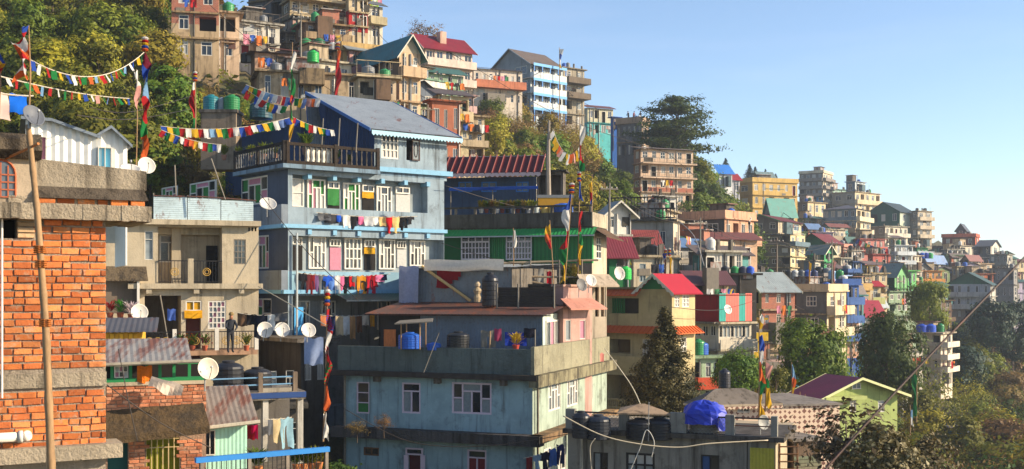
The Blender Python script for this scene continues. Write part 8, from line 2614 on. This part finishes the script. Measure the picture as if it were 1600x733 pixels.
tree(P(1386, 660, 106), 10.6, 'round', 'dark', 'big round dark green tree left of the white stepped house', None, 7, .72)
tree(P(1152, 650, 76), 4.6, 'round', 'green', 'smaller round tree behind the mosaic house roof', None, 8, .9)
tree(P(1212, 655, 80), 3.6, 'tall', 'olive', 'slender leafy tree left of the yellow banner', None, 1, 1.0)
tree(P(1452, 560, 150), 11.0, 'round', 'olive', 'hazy olive tree in front of the orange house', None, 9, .62)
TK['round'] = (4600, .056)
for i, (x, yb, h_, w_) in enumerate([(1550, 572, 11, .8), (1582, 574, 11, .85), (1520, 574, 7, .9), (1608, 576, 12, .8)]):
    tree(P(x, yb, 186 + i * 6), h_, 'tall' if i % 2 else 'round', 'blue', ['tall shadowy tree on the right slope, tallest left of the edge', 'shadowy tree close to the right edge', 'lower shadowy tree beneath the white band house', 'shadowy tree cut by the right edge'][i], None, i % 3, w_)
scatter(40, (1475, 1625), (160, 235), ['round', 'tall'], ['blue', 'dark', 'olive', 'brown'], (5, 9), 'tree on the shaded slope at the right', 'dark trees of the shaded right slope', 51, lambda x, d: ground_y(x, d) > 560)
scatter(56, (1395, 1620), (84, 170), ['round', 'sparse', 'tall', 'sparse'], ['brown', 'olive', 'olive', 'brown', 'yellow', 'dark'], (5, 9), 'tree in the valley below the stepped white house', 'trees in the valley at the lower right', 52, lambda x, d: not (x < 1480 and d > 134), bark=BARKP)
scatter(20, (1300, 1420), (96, 132), ['round', 'shrub'], ['dark', 'green'], (3, 5), 'bush behind the lime house', 'bushes behind the lime house', 53)
scatter(18, (1420, 1615), (56, 84), ['round', 'tall', 'shrub'], ['olive', 'brown', 'yellow', 'dark'], (4.5, 7), 'tree near by at the bottom right corner', 'near valley trees at the bottom right', 54)
scatter(24, (900, 1250), (62, 96), ['shrub', 'round'], ['green', 'dark'], (1.6, 3.0), 'bush between the lower centre houses', 'bushes between the lower centre houses', 55, lambda x, d: ground_y(x, d) > 600)
scatter(10, (455, 530), (41, 47), ['shrub', 'round'], ['green', 'dark'], (1.6, 2.8), 'bush beside the red flag pole', 'bushes by the red flag pole', 56)
# pale leaved tree close by, lower right
TK['round'] = (4200, .05)
TK['sparse'] = (1100, .05)
tree(P(1384, 830, 33), 3.3, 'round', 'pale', 'near tree with pale cream and brown leaves at the lower right', None, 12, .9, bark=BARKP, limbs=26)
tree(P(1322, 800, 34), 3.3, 'sparse', 'pale', 'thin twiggy tree with pale leaves before the lime house', None, 13, 1.1, bark=BARKP, limbs=26)
tree(P(1440, 830, 37), 3.2, 'round', 'pale', 'second pale leaved tree right of the near one', None, 14, .8, bark=BARKP)
TK['round'] = (4600, .056)
tree(P(664, 92, 168), 6.2, 'sparse', 'brown', 'leafless tree on the skyline behind the red metal roof', None, 2, 1.2, limbs=40, bark=BARKP)
# ground cover nobody could count
def undergrowth():
    r = np.random.default_rng(5)
    pts = []
    while len(pts) < 52000:
        x, d = r.uniform(-150, 1720), math.exp(r.uniform(math.log(58), math.log(330)))
        p = on_ground(x, d)
        for k in range(4):
            pts.append((p.x + r.normal() * .6, p.y + r.normal() * .6, p.z + abs(r.normal()) * .35 + .05))
    me = leaf_mesh('undergrowth', np.array(pts), .55, LM['olive'], up=.6, seed=3)
    o = link('undergrowth', me)
    tag(o, 'low green and dry undergrowth covering the bare hillside', 'undergrowth', kind='stuff')
undergrowth()

# ================================================================== prayer flags
flag_pole(45, 14.0, 190, 40, [('b', 43, 49), ('r', 49, 60), ('w', 60, 74), ('o', 74, 90), ('r', 90, 100), ('w', 100, 113), ('o', 113, 123)], 'striped five colour flag on a thin pole at the upper left', .16, -1, r=.010)
flag_pole(-2, 14.0, 190, 70, [('b', 82, 92), ('y', 92, 100), ('r', 100, 108), ('o', 108, 118)], 'flag cut by the left edge of the picture', .07, 1, r=.010)
R5 = lambda y0, y1: [(c, y0 + (y1 - y0) * i / 5, y0 + (y1 - y0) * (i + 1) / 5) for i, c in enumerate('wrybo')]
flag_pole(222, 22.0, 262, 56, [('m', 84, 104), ('b', 104, 124), ('s', 124, 154), ('r', 154, 188), ('g', 188, 212), ('o', 212, 252)], 'tall multicoloured banner pole behind the pair of white dishes', .17, 1, rings=R5(58, 80), r=.014, pxtop=227)
flag_pole(213, 23.0, 262, 108, [('w', 112, 136), ('k', 136, 168)], 'thin pole with a pale tattered banner left of the tall banner', .08, 1, r=.010)
flag_pole(305, 51.0, 236, 110, [('w', 128, 140), ('r', 140, 186), ('g', 186, 206), ('o', 206, 232)], 'red and white banner pole on the dark terrace', .26, -1, rings=R5(112, 127), r=.03)
flag_pole(452, 53.2, 222, 66, [('w', 82, 108), ('g', 108, 150), ('r', 150, 162), ('g', 162, 186), ('y', 186, 216)], 'green and white banner pole at the terrace corner of the blue house', .22, 1, r=.03, pxtop=457)
flag_pole(522, 84.0, 158, 62, [('o', 78, 92), ('r', 92, 150)], 'bright orange red banner pole above the blue gable', .5, 1, rings=R5(66, 77), r=.04, pxtop=528)
flag_pole(505, 40.0, 690, 448, [('r', 482, 520), ('b', 490, 516), ('w', 516, 556), ('r', 540, 600), ('g', 566, 600), ('o', 600, 640), ('w', 645, 685)], 'tall red white and blue banner pole in the dark gap beside the teal house', .26, 1, rings=R5(452, 478), r=.03, pxtop=512)
flag_pole(882, 54.0, 446, 284, [('b', 303, 327), ('w', 327, 360), ('r', 360, 388), ('g', 388, 412), ('y', 412, 440)], 'blue white red green yellow banner pole before the green clad house', .36, -1, rings=R5(286, 302), r=.03, pxtop=894)
flag_pole(903, 56.0, 440, 176, [('w', 196, 226), ('r', 226, 252), ('g', 252, 268), ('b', 284, 312), ('r', 330, 362), ('g', 366, 382), ('y', 382, 412)], 'taller banner pole with blue over red right of the five colour one', .26, 1, rings=R5(268, 284), r=.03, pxtop=906)
flag_pole(925, 66.0, 346, 272, [('y', 286, 300), ('r', 300, 312), ('b', 312, 330)], 'short pole with a yellow and blue flag by the white gable house', .26, -1, r=.03)
flag_pole(802, 55.5, 470, 356, [('w', 360, 386)], 'thin bamboo with a small white flag before the lattice windows', .16, 1, r=.03)
flag_pole(866, 55.0, 470, 344, [('y', 352, 366), ('o', 366, 376), ('r', 376, 388)], 'thin bamboo with a small orange flag before the green boards', .26, -1, r=.03, pxtop=859)
flag_pole(980, 83.0, 425, 372, [('y', 388, 412)], 'small yellow flag beside the maroon roof hut', .4, 1, r=.03)
flag_pole(1040, 86.0, 432, 388, [('b', 396, 404), ('m', 406, 430)], 'dark red banner, left of the twin banners above the red gable', .3, -1, rings=R5(389, 400), r=.03)
flag_pole(1046, 86.0, 432, 386, [('y', 402, 430)], 'yellow banner, right of the twin banners above the red gable', .3, 1, rings=R5(388, 400), r=.03)
flag_pole(1186, 44.0, 664, 486, [('w', 492, 502), ('y', 502, 512), ('b', 524, 548), ('w', 548, 566), ('o', 566, 596), ('g', 596, 616), ('y', 616, 652)], 'tall banner pole with blue top and yellow tail beside the mosaic house', .26, 1, r=.03)
flag_pole(1196, 44.5, 640, 560, [('k', 568, 590), ('g', 590, 604), ('y', 604, 636)], 'second banner with pink top and yellow tail right of the tall banner', .3, 1, r=.02)
flag_pole(1237, 60.0, 640, 566, [('s', 570, 590), ('o', 590, 604), ('y', 604, 620)], 'thin banner pole in front of the round bushy tree', .2, 1, r=.03)
flag_pole(1250, 58.0, 660, 612, [('r', 616, 632), ('w', 632, 640)], 'small red flag at the corner of the mosaic annex', .3, -1, r=.025)
flag_pole(1258, 58.0, 660, 616, [('y', 620, 640)], 'small yellow flag right of the red one at the mosaic annex', .25, 1, r=.025)
flag_pole(874, 192.0, 192, 74, [('w', 76, 84), ('b', 84, 92), ('w', 92, 100), ('y', 100, 106)], 'slender flag pole standing before the blue gallery house', .9, 1, r=.07)
flag_pole(1264, 120.0, 500, 408, [('y', 410, 440)], 'thin yellow pole among the crowded roofs, left of two', .3, 1, r=.06)
flag_pole(1302, 120.0, 470, 404, [('k', 408, 440)], 'thin pinkish pole among the crowded roofs, right of two', .4, 1, r=.06)
flag_pole(1432, 92.0, 660, 560, [('g', 585, 650)], 'long pale green banner pole in the valley trees', .5, -1, r=.04)
flag_pole(1422, 70.0, 680, 632, [('s', 640, 652), ('w', 652, 664)], 'small blue and white flag in the valley trees', .35, 1, r=.03)
m_ = MB().tube([Vector((0, 0, 0)), Vector((-.02, 0, 2.6)), Vector((.04, 0, 4.9))], [.17, .13, .06], 7).build('wooden_mast', woodmat((150, 138, 124)), None, P(857, 318, 68))
tag(m_, 'thick weathered wooden mast rising above the green terrace', 'mast')
flag_string(P(45, 92, 15.5), P(225, 82, 21.5), .34, 'bwrgybwrgosrwbrgswbyg', .105, 'upper string of prayer flags sagging across the upper left thicket')
flag_string(P(-12, 116, 14.5), P(204, 154, 22), .06, 'qwrgosrwgrybwkgqrgyb', .10, 'lower string of prayer flags across the upper left thicket')
flag_string(P(251, 197, 49.5), P(452, 184, 53), .30, 'bygrwyrwsygrwbrwbygwqb', .31, 'long string of prayer flags across the dark terrace')
flag_string(P(252, 203, 49.4), P(346, 226, 50.5), .12, 'rgybwroywrgbw', .27, 'short sagging string of prayer flags at the left of the dark terrace')
flag_string(P(384, 132, 60), P(500, 154, 58), .25, 'qygrwsqwkrqbgyqkow', .36, 'string of pale prayer flags behind the green and white banner')
flag_string(P(386, 140, 60), P(448, 166, 58), .2, 'rybwrgybwg', .36, 'short string of prayer flags under the pale ones')
flag_string(P(456, 182, 53.2), P(522, 204, 54.5), .1, 'rbygrwygbw', .26, 'short string of prayer flags from the terrace corner to the gable wall')
flag_string(P(864, 202, 68), P(906, 228, 62), .9, 'wyyokwywokyw', .42, 'faded string of prayer flags between the wooden mast and the banner pole')
flag_string(P(1340, 372, 232), P(1400, 388, 228), .8, 'brwgybrwgybrwgy', .9, 'string of prayer flags over the salmon house')

# ================================================================== wires and the near cable
wire = paint((60, 52, 46), .6, .2)
cable([P(1252, 775, 5.2), P(1420, 590, 5.6), P(1640, 362, 6.2)], .0062, rusty((60, 40, 34), .6), 'thick rusty cable crossing the lower right corner close to the viewer', 'cable', 'near_cable')
cable([P(140, 168, 20), P(210, 174, 24), P(300, 150, 40)], .008, wire, 'thin wire running from the white shed towards the bank')
cable([P(120, 180, 19), P(210, 186, 24), P(300, 170, 40)], .008, wire, 'second thin wire below the first one over the white shed')
cable([P(404, 448, 48), P(440, 468, 46), P(512, 510, 42)], .02, paint((190, 176, 150), .7, .2), 'pale slack hose from the concrete house to the red flag pole')
cable([P(540, 640, 45), P(640, 690, 44.8), P(760, 697, 44.6), P(890, 678, 44)], .014, wire, 'dark wire slung across the lower ledge of the teal house')
cable([P(945, 545, 52), P(985, 600, 50), P(1004, 640, 48)], .02, paint((206, 196, 170), .7, .2), 'pale stay wire running down before the tan house')
cable([P(1060, 345, 90), P(1085, 370, 88), P(1100, 415, 86)], .03, paint((150, 150, 150), .6, .2), 'grey pipe slung across the dark terraced building')

def utility_pole(px, y, d, h_, label):
    e = empty('utility_pole', P(px, y, d), random.uniform(-.5, .5), label, 'utility pole')
    MB().tube([(0, 0, -1), (0, 0, h_ * .5), (.03, 0, h_)], [.11, .09, .06], 7).build('post', WOODG, e)
    MB().box(-.7, .7, -.05, .05, h_ - .5, h_ - .4).build('crossarm', WOODG, e)
    for x in (-.6, -.2, .2, .6):
        MB().lathe([(.03, 0), (.05, .05), (.03, .12)], 6, (x, 0, h_ - .4)).build('insulator', WHITEP, e)
    return P(px, y, d) + Vector((0, 0, h_ - .3))
up_ = [utility_pole(x, y, d, h_, 'grey utility pole %s' % w) for (x, y, d, h_, w) in ((952, 372, 88, 4.2, 'behind the little white gable house'), (1094, 440, 99, 5.5, 'beside the glazed pale house'), (1214, 470, 118, 6.5, 'above the brick storeyed house'), (1300, 452, 140, 6, 'among the low roofs over the round trees'), (668, 250, 104, 5, 'right of the blue house roof'), (470, 112, 98, 5, 'on the low wide house'))]
LK = ['from the white gable house to the glazed house', 'from the glazed house to the brick storeyed house', 'from the brick storeyed house to the low roofs']
for i in range(3):
    for k, dz in enumerate((0, -.35)):
        a, b = up_[i] + Vector((0, 0, dz)), up_[i + 1] + Vector((0, 0, dz))
        cable([a, (a + b) / 2 - Vector((0, 0, .7)), b], .022, wire, '%s power line %s' % (['upper', 'lower'][k], LK[i]))
for (p, q, r_, lb) in ((P(668, 195, 104), P(735, 165, 130), .03, 'power line from the blue house roof up to the pink house'), (P(470, 62, 98), P(560, 40, 118), .03, 'power line climbing to the red storey house'), (P(470, 66, 98), P(380, 60, 108), .03, 'power line to the long pale house'),
                       (P(695, 290, 59), P(945, 330, 70), .018, 'wire crossing above the green terrace'), (P(690, 380, 57), P(890, 420, 54), .016, 'wire crossing before the lattice windows'), (P(404, 300, 50), P(560, 470, 47), .016, 'wire drooping across the grey galleries'),
                       (P(165, 600, 24), P(330, 700, 26), .012, 'black wire drooping over the mossy hood'), (P(185, 545, 24), P(215, 690, 24), .01, 'second black wire hanging by the veranda'), (P(1050, 480, 72), P(1180, 470, 80), .02, 'wire from the tan house to the striped sheets')):
    cable([p, (p + q) / 2 - Vector((0, 0, (p - q).length * .04)), q], r_, wire, lb)
rdw = random.Random(9)
mid = [h for h, _ in ALL if 85 < h.d < 240]
nmw = lambda h: h.root.name.split('.')[0].replace('_', ' ') if h.root.name.split('.')[0] not in ('crowded_house', 'hillside_house') else h.root['label'].split(' in the crowded')[0]
nw, seen_w = 0, set()
for h in mid:
    for g in rdw.sample(mid, 12):
        a, b = h_world(h, (h.LR * .5, 0, h.H * .95)), h_world(g, (g.LR * .5, 0, g.H * .95))
        lw_ = 'wire from the %s to the %s' % (nmw(h), nmw(g))
        if 9 < (a - b).length < 34 and nw < 34 and len(lw_.split()) < 16 and lw_ not in seen_w:
            seen_w.add(lw_)
            cable([a, (a + b) / 2 - Vector((0, 0, (a - b).length * .05)), b], .00022 * h.d, wire, lw_, sub=5)
            nw += 1
            break
# ================================================================== air
hz = MB().box(-1150, 1350, -25, 1230, -95, 58).build('haze', None)
hm = bpy.data.materials.new('haze_air')
hm.use_nodes = True
hn = hm.node_tree.nodes
hn.remove(hn['Principled BSDF'])
pv = hn.new('ShaderNodeVolumePrincipled')
pv.inputs['Color'].default_value = (0.72, 0.82, 0.95, 1)
pv.inputs['Density'].default_value = 0.00034
pv.inputs['Anisotropy'].default_value = 0.2
hm.node_tree.links.new(pv.outputs[0], hn['Material Output'].inputs['Volume'])
hz.data.materials.append(hm)
tag(hz, 'thin bluish morning haze filling the valley air', 'haze', kind='stuff')
